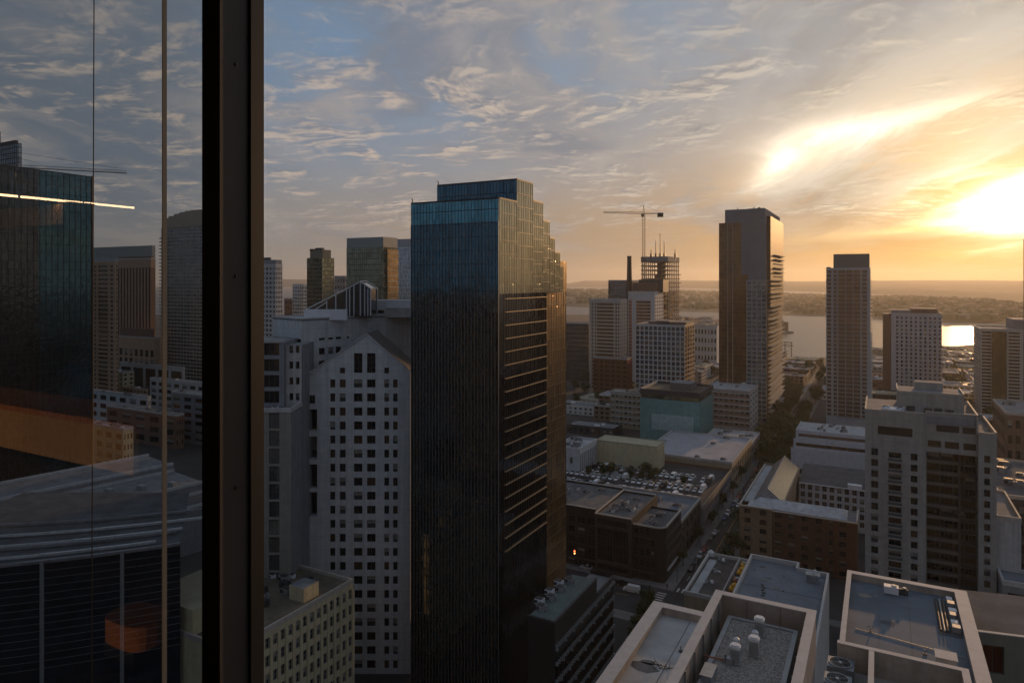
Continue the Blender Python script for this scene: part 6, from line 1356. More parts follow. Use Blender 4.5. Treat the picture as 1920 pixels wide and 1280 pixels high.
    for k in range(5): p = gnd(1430 + 2 * (k % 2), 1096 + 5 * k, zb_ - 1.1); b = MB(); b.box(p[0] - .35, p[0] + .35, p[1] - .3, p[1] + .3, zb_ - 1.09, zb_ - .9, DGREY); part(b, 'roof_pad', t)
    # open deck
    zo = 20.0; c = gnd(1329, 1034, zo); x0, y1 = c; y0 = gnd(1279.5, 1106, zo)[1]; x1 = xa - .3
    t = thing('equipment_deck', 'low roof yard of scattered debris and yellow machines inside a parapet', 'building', ((x0 + x1) / 2, (y0 + y1) / 2, 0))
    b = MB(); b.box(x0, x1, y0, y1, 0, zo - 1, BEIGE); part(b, 'wall', t)
    b = MB(); b.box(x0 + .4, x1, y0 + .4, y1 - .4, zo - .99, zo - .9, mat('dirty yard roof', (.075, .072, .07), .95, var=.5, scale=.5)); part(b, 'roof', t)
    b = MB(); b.box(x0 - .1, x0 + .4, y0, y1, zo - .98, zo, PARA); b.box(x0 + .402, x1, y1 - .4, y1, zo - .98, zo, PARA); b.box(x0 + .402, x1, y0, y0 + .4, zo - .98, zo, PARA); part(b, 'parapet', t)
    xs = x0 + (x1 - x0) * .62; b = MB(); b.box(xs, xs + .3, y0 + .41, y1 - .41, zo - .9, zo + .3, CONC2); part(b, 'divider', t)
    rr = random.Random(2); zz = zo - .89
    b = MB(); b.box(x0 + .9, x0 + 3, y0 + 2, y1 - 3, zz, zz + .04, ROOFW); part(b, 'walkway', t)
    yl = ['far', 'second', 'third', 'near']
    for k, lab in enumerate(('yellow digger like machine at the far end of the roof yard', 'yellow round tank machine second along the roof yard', 'yellow barrel machine third along the roof yard', 'yellow flat machine nearest the tall screen in the roof yard')):
        y = y1 - 3.5 - k * (y1 - y0 - 6) / 4; x = (xs + x1) / 2 + .2
        t2 = thing('yellow_machine', lab, 'machine', (x, y, zz))
        b = MB(); b.box(x - 1.9, x + 1.7, y - 1.2, y + 1.2, zz + .2, zz + .8, YEL if k != 2 else ORANGE); part(b, 'chassis', t2)
        b = MB(); b.box(x - 1.6, x + 1.4, y - 1.3, y + 1.3, zz, zz + .2, BLACK); part(b, 'skid', t2)
        b = MB()
        if k % 2 == 0: b.box(x - .2, x + 1.2, y - .9, y + .9, zz + .8, zz + 1.9, YEL); b.box(x - 1.4, x - .5, y - .5, y + .5, zz + .8, zz + 1.2, STEEL)
        else: b.tube((x - .6, y, zz + .8), (x - .6, y, zz + 1.7), .9, YEL, 14, .8); b.tube((x - .6, y, zz + 1.7), (x - .6, y, zz + 2.1), .8, YEL, 14, .25); b.box(x + .3, x + 1.3, y - .6, y + .6, zz + .8, zz + 1.3, STEEL)
        part(b, 'housing', t2)
        b = MB(); b.tube((x + .4, y - .8, zz + .8), (x + 1.9, y + .6, zz + 2.0), .12, YEL, 6); part(b, 'arm', t2)
    labs = ['pale scrap heap near the street side of the roof yard', 'bent white duct lying mid yard', 'small white roof vent beside the scrap']
    for k, (u, v) in enumerate(((1327, 1092), (1343, 1072), (1352, 1052))):
        x, y = gnd(u, v, zo - .9); b = MB()
        for q in range(6): a_ = rr.uniform(0, 6.3); d_ = rr.uniform(0, 1.3); b.box(x + d_ * math.cos(a_) - .35, x + d_ * math.cos(a_) + .35, y + d_ * math.sin(a_) - .2, y + d_ * math.sin(a_) + .2, zz + .01 * q, zz + rr.uniform(.2, .8) + .011 * q, WMET if q % 2 else STEEL)
        solo(b, ('scrap_heap', 'bent_duct', 'roof_vent')[k], labs[k], ('scrap', 'duct', 'roof vent')[k], (x, y, zz))
    x, y = gnd(1333, 1041, zo - .9); b = MB(); b.tube((x, y, zz), (x, y, zz + 1.1), .9, WMET, 14, .9); b.tube((x, y, zz + 1.1), (x, y, zz + 1.7), .9, WMET, 14, .2); solo(b, 'water_tank', 'small round white tank in the far corner of the roof yard', 'tank', (x, y, zz))
    # greenish wall at the picture's lower right corner
    c = gp(1832, 76.0); z = zt(1184, 76); t = thing('green_grey_wing', 'dull green grey wing with a dark red window at the lower right corner', 'building', (c[0] + 6, c[1] + 6, 0))
    B = Bld('x', 'y', 'z', c); bpy.data.objects.remove(B.t); B.t = t
    gm = mat('green grey render', (.19, .20, .165), .85, var=.12, streak=.15)
    B.facade(c, rad(12), 14, 0, z, [(.55, 2.6)], [(z - 4.4, z - 1.3)], gm, (mat('dark red window', (.06, .015, .01), .2, var=.4, scale=.8), FRM, 1, 0, .1), .3)
    b = MB(); b.obox(c, rad(12), 0, 14, .35, 12, 0, z - .2, gm, ROOFD); part(b, 'core', t); b = MB(); b.obox(c, rad(12), -.05, 14, -.06, .34, z + .002, z + .12, PARA); part(b, 'cap', t); B.done()
near_roofs()
# ------------------------------------------------------------------ streets
AVX0, AVX1 = gp(1246, 225.5)[0], RB(1386.5, 245.0, 1607, 10)[0]          # building lines of the avenue
CRY1 = gp(1246, 225.5)[1]; CRY0 = CRY1 - 27.0                              # cross street in front of the dark stone block
def streets():
    wk = 4.0
    b = MB(); b.box(AVX0 + wk, AVX1 - wk, 60, 900, -.3, .012, ASPH); b.box(-420, AVX0 + wk - .01, CRY0 + 3, CRY1 - 4, -.3, .012, ASPH); b.box(AVX1 - wk + .01, AVX1 + 160, CRY0 + 3, CRY1 - 4, -.3, .012, ASPH); struct(b, 'road')
    b = MB()
    for (x0, x1, y0, y1) in ((AVX0, AVX0 + wk - .02, CRY1 - 3.98, 900), (AVX1 - wk + .02, AVX1, CRY1 - 3.98, 900), (-420, AVX0 - .02, CRY1 - 3.98, CRY1), (AVX1 + .02, AVX1 + 160, CRY1 - 3.98, CRY1), (-420, AVX0 + wk - .02, CRY0 - 2, CRY0 + 2.98), (AVX1 - wk, AVX1 + 160, CRY0 - 2, CRY0 + 2.98), (AVX0, AVX0 + wk - .02, 60, CRY0 - 2.02), (AVX1 - wk + .02, AVX1, 60, CRY0 - 2.02)):
        b.box(x0, x1, y0, y1, -.2, .14, PAVE)
    struct(b, 'pavement')
    b = MB(); ym = (CRY0 + CRY1) / 2; xm = (AVX0 + AVX1) / 2
    for k in range(60):
        y = CRY1 + 6 + k * 10; b.box(xm - 3.3, xm - 3.15, y, y + 4, .016, .02, PAINT); b.box(xm + 3.3, xm + 3.45, y, y + 4, .016, .02, PAINT)
    b.box(xm - .1, xm + .1, CRY1 + 6, 880, .016, .02, YPAINT)
    for k in range(11):
        x = AVX0 + wk + .8 + k * 1.5
        if x < AVX1 - wk - .6: b.box(x, x + .6, CRY1 - 3.6, CRY1 - .6, .016, .02, PAINT); b.box(x, x + .6, CRY0 + .2, CRY0 + 2.8, .016, .02, PAINT)
    for k in range(11):
        y = CRY0 + 3.8 + k * 1.6
        if y < CRY1 - 4.6: b.box(AVX0 - .5, AVX0 + 2.6, y, y + .65, .016, .02, PAINT); b.box(AVX1 - 2.6, AVX1 + .5, y, y + .65, .016, .02, PAINT)
    for k in range(30): x = AVX0 - 8 - k * 9; b.box(x - 4, x, ym - .1, ym + .1, .016, .02, YPAINT); b.box(x - 4, x, ym + 3.5, ym + 3.62, .016, .02, PAINT)
    struct(b, 'road_markings')
streets()

# ------------------------------------------------------------------ cars
def loft(b, st, m, cap=True):
    """st: list of (x, half width, z low, z high, top half width)"""
    ring = []
    for (x, w, zl, zh, wt_) in st:
        i = len(b.v); zm = zl + (zh - zl) * .6
        b.v += [(x, -w * .94, zl), (x, w * .94, zl), (x, w, zm), (x, wt_, zh), (x, -wt_, zh), (x, -w, zm)]; ring.append(i)
    k = b._m(m)
    for a, c in zip(ring, ring[1:]):
        for j in range(6): b.f.append((a + j, a + (j + 1) % 6, c + (j + 1) % 6, c + j)); b.mi.append(k)
    if cap:
        b.f.append(tuple(ring[0] + j for j in reversed(range(6)))); b.mi.append(k); b.f.append(tuple(ring[-1] + j for j in range(6))); b.mi.append(k)
def car_body(kind, paint):
    b = MB(); g_ = MB()
    if kind == 'van':
        loft(b, [(-2.7, .9, .35, 1.0, .85), (-2.65, .98, .3, 2.25, .8), (1.2, .98, .3, 2.3, .8), (1.9, .98, .3, 1.35, .85), (2.6, .95, .32, 1.05, .8), (2.72, .8, .4, .85, .7)], paint)
        g_.poly([(1.27, -.78, 2.2), (1.92, -.82, 1.42), (1.92, .82, 1.42), (1.27, .78, 2.2)], WGL)
        for s in (-1, 1): g_.poly([(-2.2, s * .93, 1.5), (1.1, s * .93, 1.5), (1.0, s * .86, 2.05), (-2.2, s * .86, 2.05)][::s], WGL)
    else:
        zr = 1.72 if kind == 'suv' else 1.44
        loft(b, [(-2.25, .7, .4, .75, .62), (-2.2, .85, .3, .92, .78), (-1.5, .9, .25, 1.0, .82), (1.0, .9, .25, .98, .82), (1.9, .87, .28, .82, .74), (2.25, .74, .36, .66, .62)], paint)
        loft(g_, [(-1.95 if kind == 'suv' else -1.75, .78, .95, 1.0, .74), (-1.55 if kind == 'suv' else -1.0, .76, .95, zr - .06, .62), (.1, .76, .95, zr - .06, .62), (.95, .78, .93, .99, .74)], WGL)
        loft(b, [(-1.6 if kind == 'suv' else -1.05, .62, zr - .07, zr - .02, .56), (-.9, .66, zr - .08, zr, .58), (.0, .66, zr - .08, zr, .58), (.18, .62, zr - .09, zr - .03, .56)], paint)
    return b, g_
CAR_N = {}
def place_car(x, y, z, rot, kind, col, label, group=None, detail=True):
    key = (kind, col, detail)
    if key not in CAR_N:
        b, g_ = car_body(kind, CARP[col]); wx = 1.35 if kind != 'van' else 1.7
        w = MB(); w.tube((0, -.11, 0), (0, .11, 0), .33, RUB, 14); w.tube((0, -.12, 0), (0, .12, 0), .19, STEEL, 10)
        hl = MB(); hl.box(-.04, .04, -.16, .16, -.07, .07, mat('headlamp lens', (.55, .56, .55), .15, var=.05))
        tl = MB(); tl.box(-.04, .04, -.15, .15, -.09, .09, mat('tail lamp lens', (.22, .01, .01), .2, var=.05))
        if not detail:
            for sx in (-wx, wx):
                for sy in (-.8, .8): b.tube((sx, sy - .1, .33), (sx, sy + .1, .33), .33, RUB, 8)
            i = len(b.v); b.v += g_.v
            for f, k in zip(g_.f, g_.mi): b.f.append(tuple(i + j for j in f)); b.mi.append(b._m(WGL))
            CAR_N[key] = (b.mesh('parked_car'),)
        else: CAR_N[key] = (b.mesh('body'), g_.mesh('glasshouse'), w.mesh('wheel'), hl.mesh('headlight'), tl.mesh('tail_light'), wx)
    M = CAR_N[key]
    if not detail:
        o = bpy.data.objects.new('parked_car', M[0]); C.objects.link(o)
    else:
        o = bpy.data.objects.new('delivery_van' if kind == 'van' else 'car', None); C.objects.link(o)
        def kid(n, me, loc):
            c = bpy.data.objects.new(n, me); C.objects.link(c); c.parent = o; c.location = loc
        kid('body', M[0], (0, 0, 0)); kid('glasshouse', M[1], (0, 0, 0))
        for sx in (-M[5], M[5]):
            for sy in (-.84, .84): kid('wheel', M[2], (sx, sy, .33))
        xf = 2.55 if kind == 'van' else 2.12
        for sy in (-.6, .6): kid('headlight', M[3], (xf + .06, sy, .72)); kid('tail_light', M[4], (-2.67 if kind == 'van' else -2.23, sy, .78))
    o.location = (x, y, z); o.rotation_euler = (0, 0, rot); o['label'] = label; o['category'] = 'van' if kind == 'van' else 'car'
    if group: o['group'] = group
    return o
def cars():
    ym = (CRY0 + CRY1) / 2; xm = (AVX0 + AVX1) / 2
    x, y = gnd(1184, 1109); place_car(x, y, .015, math.pi + .05, 'van', 'white', 'big white van waiting at the street crossing by the dark stone block')
    x, y = gnd(1099, 1066); place_car(x, y, .015, math.pi, 'car', 'silver', 'small pale car rolling along the cross street near the black tower')
    x, y = gnd(1168, 1096); place_car(x, y, .015, .03, 'car', 'black', 'black car just behind the big white van at the crossing')
    rr = random.Random(4)
    n = 0
    for k in range(52):
        for side in (0, 1):
            if rr.random() < .34: continue
            x = AVX0 + 5.1 if side == 0 else AVX1 - 5.1; yy = CRY1 + 9 + k * 6.4
            place_car(x, yy, .015, HP if side else -HP, rr.choice(['car', 'suv', 'car']), rr.choice(['black', 'silver', 'black', 'white', 'blue', 'red']), 'car parked at the kerb along the shaded avenue', 'cars parked along the avenue', False)
    for k, (dx, yy, col) in enumerate(((-1.8, 30, 'black'), (1.7, 55, 'silver'), (-1.7, 92, 'white'), (1.8, 130, 'red'), (-1.9, 168, 'silver'))):
        place_car(xm + dx, CRY1 + yy, .015, HP if dx > 0 else -HP, 'car', col, 'moving %s car on the avenue, %s' % (col, ('first past the crossing', 'second past the crossing', 'third along the street', 'fourth along the street', 'farthest from the crossing')[k]), None, False)
    x0, x1, y0, y1, zd = DECK; D = y1 - y0
    for r in range(5):
        for k in range(26):
            x = x1 - 5.3 - k * 2.7; y = y0 + 7 + r * 15.5
            if y > y1 - 8 or x < x0 + 3: continue
            for dy in (-2.4, 2.4):
                if rr.random() < (.96 if r in (0, 1) else .8) * (1 if k < 23 else .5):
                    place_car(x, y + dy, zd + .01, HP * (1 if dy > 0 else -1) + rr.uniform(-.04, .04), rr.choice(['car', 'suv', 'car', 'van']), rr.choice(['white', 'white', 'silver', 'silver', 'black', 'white', 'white']), 'car parked on the open roof deck of the low garage', 'cars parked on the garage roof', False)
    # light on the crossing, and lamp posts
    x, y = gnd(1078, 1062); t = thing('traffic_light', 'lit traffic light glowing red and amber at the foot of the black tower', 'traffic light', (x, y, 0))
    b = MB(); b.tube((x, y, 0), (x, y, 5.6), .12, BLACK, 8); part(b, 'pole', t)
    b = MB(); b.box(x - .3, x + .3, y - .25, y + .2, 4.4, 6.0, BLACK); part(b, 'signal_head', t)
    b = MB(); b.tube((x, y - .26, 5.6), (x, y - .36, 5.6), .26, lamp_mat('red signal', (1, .12, .04), 6), 10); part(b, 'red_lamp', t)
    b = MB(); b.tube((x, y - .26, 4.8), (x, y - .36, 4.8), .26, lamp_mat('amber signal', (1, .5, .12), 4), 10); part(b, 'amber_lamp', t)
    for k in range(9):
        for side in (0, 1):
            x = AVX0 + 3.4 if side == 0 else AVX1 - 3.4; y = CRY1 + 3 + k * 33; s = 1 if side == 0 else -1
            t = thing('street_lamp', 'slim dark lamp post on the pavement of the shaded avenue', 'street lamp', (x, y, .14), 'lamp posts along the avenue')
            b = MB(); b.tube((x, y, .14), (x, y, 8), .1, BLACK, 6, .06); part(b, 'post', t); b = MB(); b.tube((x, y, 8), (x + 1.6 * s, y, 8.3), .05, BLACK, 5); b.box(x + 1.3 * s - .3, x + 1.3 * s + .3, y - .15, y + .15, 8.2, 8.35, STEEL); part(b, 'lamp_head', t)
cars()
def person(x, y, z, rot, coat, leg, label):
    me = bpy.data.meshes.new('person'); J = [(0, 0, .95), (0, 0, 1.2), (0, 0, 1.42), (0, 0, 1.52), (0, 0, 1.66), (-.1, .06, .9), (-.11, .16, .5), (-.11, .08, .06), (-.11, .22, .03), (.1, -.04, .9), (.11, -.08, .5), (.11, -.22, .08), (.11, -.08, .03), (-.2, 0, 1.38), (-.25, -.06, 1.1), (-.24, .06, .86), (.2, 0, 1.38), (.25, .06, 1.1), (.24, .18, .88)]
    E = [(0, 1), (1, 2), (2, 3), (3, 4), (0, 5), (5, 6), (6, 7), (7, 8), (0, 9), (9, 10), (10, 11), (11, 12), (2, 13), (13, 14), (14, 15), (2, 16), (16, 17), (17, 18)]
    R_ = [.16, .17, .15, .06, .11, .1, .07, .05, .04, .1, .07, .05, .04, .07, .055, .04, .07, .055, .04]
    me.from_pydata(J, E, []); o = bpy.data.objects.new('person', me); C.objects.link(o)
    sk = o.modifiers.new('skin', 'SKIN'); 
    for v, r in zip(me.skin_vertices[0].data, R_): v.radius = (r, r)
    me.skin_vertices[0].data[0].use_root = True
    o.modifiers.new('sub', 'SUBSURF').levels = 1; me.materials.append(coat)
    o.location = (x, y, z); o.rotation_euler = (0, 0, rot); o['label'] = label; o['category'] = 'person'
CO = [mat('dark coat', (.03, .032, .04), .9, var=.1), mat('grey coat', (.12, .12, .125), .9, var=.1)]
for k, (u, v, lab) in enumerate(((1218, 1106, 'pedestrian in a dark coat standing at the corner pavement closest to the van'), (1233.5, 1110, 'pedestrian in grey at the crosswalk edge'), (1251, 1104, 'lone pedestrian in dark clothes near the stone block corner'))):
    x, y = gnd(u, v); person(x, y, .14, k * 1.9, CO[k % 2], None, lab)

# ------------------------------------------------------------------ trees
def tree_mesh(seed, leafm, h=9.0, r=3.6, n=1500):
    rr = random.Random(seed); b = MB(); tr = MB()
    tr.tube((0, 0, 0), (0, 0, h * .45), .22, BARK, 7, .14)
    lob = []
    for k in range(9):
        a = rr.uniform(0, 6.28); d = r * rr.uniform(.15, .62); z = h * rr.uniform(.45, .86); lob.append((d * math.cos(a), d * math.sin(a), z, r * rr.uniform(.34, .58)))
        tr.tube((0, 0, h * rr.uniform(.28, .44)), (lob[-1][0], lob[-1][1], z), .09, BARK, 5, .03)
    for _ in range(n):
        x, y, z, q = rr.choice(lob); d = Vector((rr.gauss(0, 1), rr.gauss(0, 1), rr.gauss(0, .8))).normalized() * q * rr.uniform(.45, 1.12)
        p = Vector((x, y, z)) + d; s = rr.uniform(.22, .48); nrm = (d.normalized() + Vector((rr.gauss(0, .5), rr.gauss(0, .5), rr.gauss(.3, .5)))).normalized(); a = nrm.orthogonal().normalized(); c = nrm.cross(a)
        b.poly([p + a * s, p + c * s * .6, p - a * s, p - c * s * .6], leafm)
    return tr.mesh('trunk'), b.mesh('crown')
TREES = [tree_mesh(1, LEAFA), tree_mesh(2, LEAFB), tree_mesh(3, LEAFA, 11, 4.4, 1900), tree_mesh(4, mat('leaf rusty', (.075, .05, .018), .8, var=.5, scale=.5), 8, 3.2)]
def plant(x, y, z, k, s, rr, label, group):
    o = bpy.data.objects.new('street_tree', None); C.objects.link(o); o.location = (x, y, z); o.rotation_euler = (0, 0, rr.uniform(0, 6.28)); o.scale = (s * rr.uniform(.9, 1.15), s * rr.uniform(.9, 1.15), s)
    o['label'] = label; o['category'] = 'tree'; o['group'] = group
    for n, me in zip(('trunk', 'crown'), TREES[k]):
        c = bpy.data.objects.new(n, me); C.objects.link(c); c.parent = o
def trees():
    rr = random.Random(9); L1 = ('dark leafy street tree on the pavement of the shaded avenue', 'trees along the avenue')
    for k in range(34):
        y = CRY1 + 20 + k * 11.5
        if rr.random() < .85: plant(AVX1 - 1.8 + rr.uniform(-.6, .6), y, .14, rr.choice([0, 0, 1, 2]), rr.uniform(.85, 1.3) * (1 + .25 * (k > 7)), rr, *L1)
        if k % 2 == 0 and rr.random() < .9: plant(AVX0 + 1.8, y - 3, .14, rr.choice([0, 1, 2]), rr.uniform(.55, .8) * (1 + .8 * (k > 14)), rr, *L1)
    L2 = ('big dark tree of the grove filling the avenue before the amber tower', 'trees of the dark grove')
    for (u, v, n, du, dv) in ((1448, 855, 14, 34, 34), (1465, 805, 12, 22, 22), (1490, 752, 12, 20, 22), (1478, 735, 8, 14, 14)):
        for _ in range(n):
            x, y = gnd(u + rr.uniform(-du, du), v + rr.uniform(-dv, dv))
            if AVX0 - 1 < x < AVX1 + 2 or (x < AVX0 and y > DECK[3] + 90): plant(x, y, 0, rr.choice([0, 0, 1, 2]), rr.uniform(1.1, 1.6), rr, *L2)
    L3 = ('rusty green street tree beside the annex at the foot of the black tower', 'trees by the annex')
    for k in range(9):
        x, y = gnd(1196 - k * 5.5 + rr.uniform(-3, 3), 1142 + k * 22); plant(x + 3, y, .14, rr.choice([1, 3, 0]), rr.uniform(.7, 1.0), rr, *L3)
    x0, x1, y0, y1, zd = DECK
    L4 = ('clump of dark trees at the back of the garage roof deck', 'trees behind the garage deck')
    for (u, v) in ((1204, 903), (1222, 906), (1212, 898), (1231, 900), (1104, 893), (1132, 896), (1182, 902), (1146, 895), (1283, 912)):
        x, y = gnd(u, v, zd); plant(x, y, zd, rr.choice([0, 2, 0]), rr.uniform(.5, .78), rr, *L4)
    L5 = ('olive tree among the hazy low blocks beyond the towers', 'trees among the low blocks')
    for _ in range(120):
        u, v = rr.choice([(rr.uniform(1275, 1345), rr.uniform(665, 715)), (rr.uniform(1766, 1835), rr.uniform(665, 735)), (rr.uniform(1470, 1545), rr.uniform(680, 720)), (rr.uniform(1075, 1150), rr.uniform(690, 760)), (rr.uniform(1800, 1870), rr.uniform(740, 900))])
        x, y = gnd(u, v)
        if any(a - 2 < x < b + 2 and c - 2 < y < d + 2 for a, b, c, d in FOOT): continue
        plant(x, y, 0, rr.choice([0, 1, 2, 3]), rr.uniform(.8, 1.4), rr, *L5)
trees()

# ------------------------------------------------------------------ the low blocks between the towers and the bay
def low_blocks():
    rr = random.Random(21)
    sv = [(-900, 590), (300, 590), (1250, 592), (1345, 600), (1400, 642), (1468, 674), (1640, 670), (1700, 662), (1765, 652), (1840, 647), (1990, 643), (2500, 642)]
    def shore(u):
        for (a, va), (b, vb) in zip(sv, sv[1:]):
            if a <= u <= b: return va + (vb - va) * (u - a) / (b - a)
        return 600
    cols = [GREY, BEIGE, BRICK, CONC2, TAN, DGREY, CREAM, BUFF, mat('white stucco', (.55, .55, .54), .85, var=.1), BROWN]; roofs = [ROOFW, ROOFG, ROOFG, ROOFD, mat('lavender roof', (.30, .30, .335), .9, var=.2), ROOFC]
    n = 0
    def occupied(a, b, c, d): return any(a < q[1] + 2 and b > q[0] - 2 and c < q[3] + 2 and d > q[2] - 2 for q in FOOT)
    BWx, BWy = 66.0, 78.0
    for bi in range(13, -23, -1):
        for bj in range(-2, 22):
            bx0 = AVX1 + 1 + bi * (BWx + 20) if bi >= 0 else AVX0 - 1 - BWx + (bi + 1) * (BWx + 20); by0 = CRY1 + 1 + bj * (BWy + 18)
            ni = 2; nj = rr.choice([2, 3, 3, 4])
            for i in range(ni):
                for j in range(nj):
                    x0 = bx0 + BWx * i / ni; x1 = bx0 + BWx * (i + 1) / ni - .4; y0 = by0 + BWy * j / nj; y1 = by0 + BWy * (j + 1) / nj - .4
                    Z = Zof(x0, y0)
                    if Z < 290 or Z > 1700: continue
                    u = uof((x0 + x1) / 2, y0); v = V0 + FPX * HC / Z
                    if u < 150 or u > 1960 or v < shore(u) + 5 or v > 900: continue
                    if (1345 < u < 1475 and v > 725) or 380 < u < 495 or (560 < u < 1058) or (u < 560 and (Z > 1000 or Z < 400)) or (u < 380 and rr.random() < .4): continue
                    if occupied(x0, x1, y0, y1):
                        xm, ym = (x0 + x1) / 2, (y0 + y1) / 2; ok = None
                        for q in ((x0, xm, y0, y1), (xm, x1, y0, y1), (x0, x1, y0, ym), (x0, x1, ym, y1), (x0, xm, y0, ym), (xm, x1, y0, ym), (x0, xm, ym, y1), (xm, x1, ym, y1)):
                            if not occupied(*q) and min(q[1] - q[0], q[3] - q[2]) > 7: ok = q; break
                        if ok is None: continue
                        x0, x1, y0, y1 = ok
                    if rr.random() < .10 or n > 296: continue
                    h = rr.choice([5, 6, 8, 8, 10, 11, 13, 16]) * (1 if rr.random() < .93 else 1.7)
                    if 1470 < u < 1545 or u > 1760: h = min(h, 9)
                    if Z > 700: h = min(h, 12)
                    if rr.random() < .3: y1 -= rr.uniform(2, 9)
                    if rr.random() < .3: x1 -= rr.uniform(2, 8)
                    m = rr.choice(cols); W = x1 - x0; D = y1 - y0; nf = max(1, round(h / 3.4)); fl = h / nf
                    B = Bld('low_rise_building', 'low flat roofed building in the crowded blocks between the towers and the bay', 'building', ((x0 + x1) / 2, (y0 + y1) / 2, 0), 'low blocks between the towers and the bay'); B.rng = random.Random(n)
                    rws = rows_of(0, nf, fl, fl * .28, fl * .48)
                    st = (WGL, FRM, 0, 0, 0)
                    rect(B, x0, x1, y0, y1, 0, h, m, front=(spaced(W, max(2, round(W / 4.2)), W / max(2, round(W / 4.2)) * rr.choice([.45, .6, .75])), rws), right=(grid(D, max(2, round(D / 5)), .5), rws) if u < 1650 else None, left=(grid(D, max(2, round(D / 5)), .5), rws) if u >= 1600 else None, st=st, dep=.25)
                    roof_rect(B, x0, x1, y0, y1, h, rr.choice(roofs), rr.choice([PARA, PARAW, m, m]), .7)
                    q = MB()
                    for _ in range(rr.randint(3, 8)):
                        s = rr.uniform(.8, 3.0); xx = rr.uniform(x0 + 2, max(x0 + 2.1, x1 - 4)); yy = rr.uniform(y0 + 2, max(y0 + 2.1, y1 - 4)); q.box(xx, xx + s * 1.3, yy, yy + s, h - .1, h + s * rr.uniform(.3, .7), rr.choice([STEEL, WMET, GREY, DGREY]))
                    part(q, 'rooftop_plant', B.t, kind='stuff'); B.done(0); n += 1
    # named ones near the water
    bx = LB(1344, 760, 1290, 1350); z = zt(613, 760); W = bx[1] - bx[0]
    tower('white_terrace_block', 'white gridded terrace block by the bay left of the amber tower', 'apartment block', (bx[0], bx[1], bx[2], bx[2] + 14), max(z, 22), MATS['white stucco'], front=(grid(W, 9, .5), floors(0, max(z, 22) - 1, 5, .5)), st=(WGL, FRM, 0, 0, 0), roof=ROOFW).done(50)
    bx = LB(1176, 585, 1112, 1182); z = zt(652, 585); x0, x1, y0, _ = bx
    B = tower('scaffolded_block', 'rust red scaffolded block at the foot of the pale framed tower', 'building site', (x0, x1, y0, y0 + 14), z - 10, mat('rust boarding', (.17, .075, .05), .9, var=.35, scale=1), front=(grid(x1 - x0, 6, .6), floors(0, z - 11, 8, .6)), st=(WGL3, FRM, 0, 0, 0))
    b = MB()
    for k in range(10):
        x = x0 + (x1 - x0) * k / 9; b.bar((x, y0 - 1.5, 0), (x, y0 - 1.5, z), .16, ORANGE)
    for k in range(12): b.bar((x0, y0 - 1.5, z * k / 11), (x1, y0 - 1.5, z * k / 11), .14, ORANGE)
    part(b, 'scaffold', B.t, kind='stuff'); B.done(50)
    x, y = gp(1196, 575); t = thing('hoist_mast', 'slim red hoist mast standing beside the white gridded block', 'hoist', (gp(1183, 575)[0], gp(1183, 575)[1], 0)); b = MB(); x, y = gp(1183, 575); zz = zt(560, 575); red = mat('red hoist', (.30, .06, .05), .7, var=.2)
    for sx in (-.6, .6): b.bar((x + sx, y, 0), (x + sx, y, zz), .28, red)
    k = 0
    while k < zz: b.bar((x - .6, y, k), (x + .6, y, k + 3), .14, red); k += 3
    part(b, 'mast', t); b = MB(); b.box(x - 1.4, x + 1.4, y - 2.2, y - .4, 30, 33, red); part(b, 'cage', t)
    # dock gantry and pier shed on the shore
    x, y = gp(1478, 880); t = thing('dock_gantry', 'dark steel dock gantry on the shore in front of the water', 'gantry', (x, y, 0)); zz = zt(641, 880)
    for dx in (-4, 4):
        for dy in (-3, 3): b = MB(); b.bar((x + dx, y + dy, 0), (x + dx, y + dy, zz), .5, BLACK); part(b, 'leg', t)
    b = MB(); b.box(x - 7.5, x + 7, y - 4, y + 4, zz - 4.6, zz - 3.9, BLACK); b.box(x - 5.5, x + 5.5, y - 3.6, y + 3.6, zz - .4, zz + .3, BLACK); part(b, 'platform', t)
    b = MB()
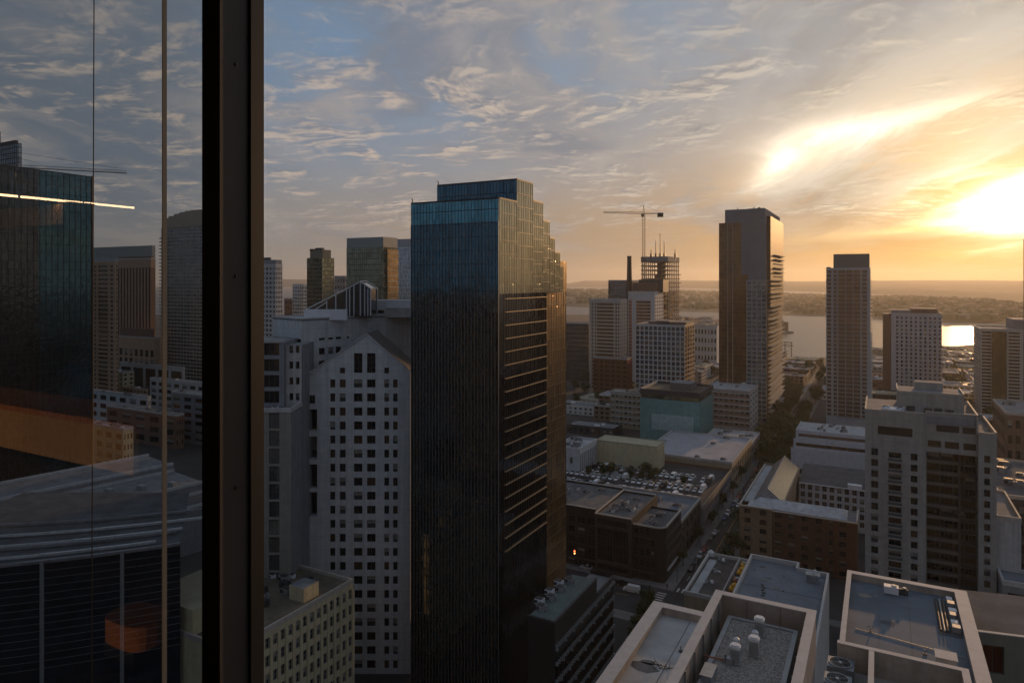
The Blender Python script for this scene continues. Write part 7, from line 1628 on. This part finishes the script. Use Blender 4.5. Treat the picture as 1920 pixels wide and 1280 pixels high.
    for k in range(5):
        b.bar((x - 4, y - 3, k * zz / 5), (x + 4, y - 3, (k + 1) * zz / 5), .25, BLACK); b.bar((x + 4, y - 3, k * zz / 5), (x - 4, y - 3, (k + 1) * zz / 5), .25, BLACK)
    part(b, 'bracing', t, kind='stuff')
    x, y = gp(1474, 1330); t = thing('pier_grain_shed', 'brown pier building jutting into the bay beside the amber tower', 'pier building', (x, y, -1)); b = MB(); b.obox((x, y), FA, -30, 15, 0, 30, -1.5, 2.2, GREY); part(b, 'pier', t)
    for k, (a, c, h) in enumerate(((-28, -12, 34), (-11.5, -4, 26), (-3.5, 6, 20))): b = MB(); b.obox((x, y), FA, a, c, 4, 26, 2.2, h, mat('pier shed brown', (.17, .11, .07), .9, var=.2)); part(b, 'silo_block', t)
low_blocks()


# ------------------------------------------------------------------ the city behind us, which the glass towers mirror
def behind():
    rr = random.Random(31); kinds = ['pale banded', 'dark glazed', 'tan gridded', 'grey ribbed', 'white framed', 'brown brick', 'blue glazed', 'stone faced', 'cream gridded']
    for k, (x, y, w, d, h) in enumerate(((-110, -70, 34, 30, 112), (-60, -150, 40, 34, 96), (10, -170, 36, 30, 120), (70, -120, 32, 34, 88), (-170, -150, 40, 40, 104), (120, -60, 30, 40, 70), (-200, -40, 36, 36, 84), (60, -230, 50, 30, 110), (-120, -240, 46, 30, 125))):
        m = [CONC2, DGREY, TAN, GREY, CONC, BRICK, DGREY, BEIGE, CREAM][k]
        B = Bld('office_block', kinds[k] + ' office block standing behind the viewpoint, mirrored in the glass towers', 'building', (x + w / 2, y - d / 2, 0))
        for p0, ang, W in (((x + w, y), math.pi, w), ((x + w, y - d), HP, d), ((x, y), -HP, d)): B.facade(p0, ang, W, 0, h, grid(W, 8, .6), floors(2, h - 2, int(h / 3.6), .55), m, (WGL, FRM, 0, 0, 0), .3)
        B.plain((x, y - d), 0, w, 0, h, m); b = MB(); b.box(x + .2, x + w - .2, y - d + .2, y - .2, h - .5, h - .1, ROOFG); b.box(x + w * .3, x + w * .7, y - d * .7, y - d * .3, h, h + 4, GREY); part(b, 'roof', B.t); B.done(0)
behind()
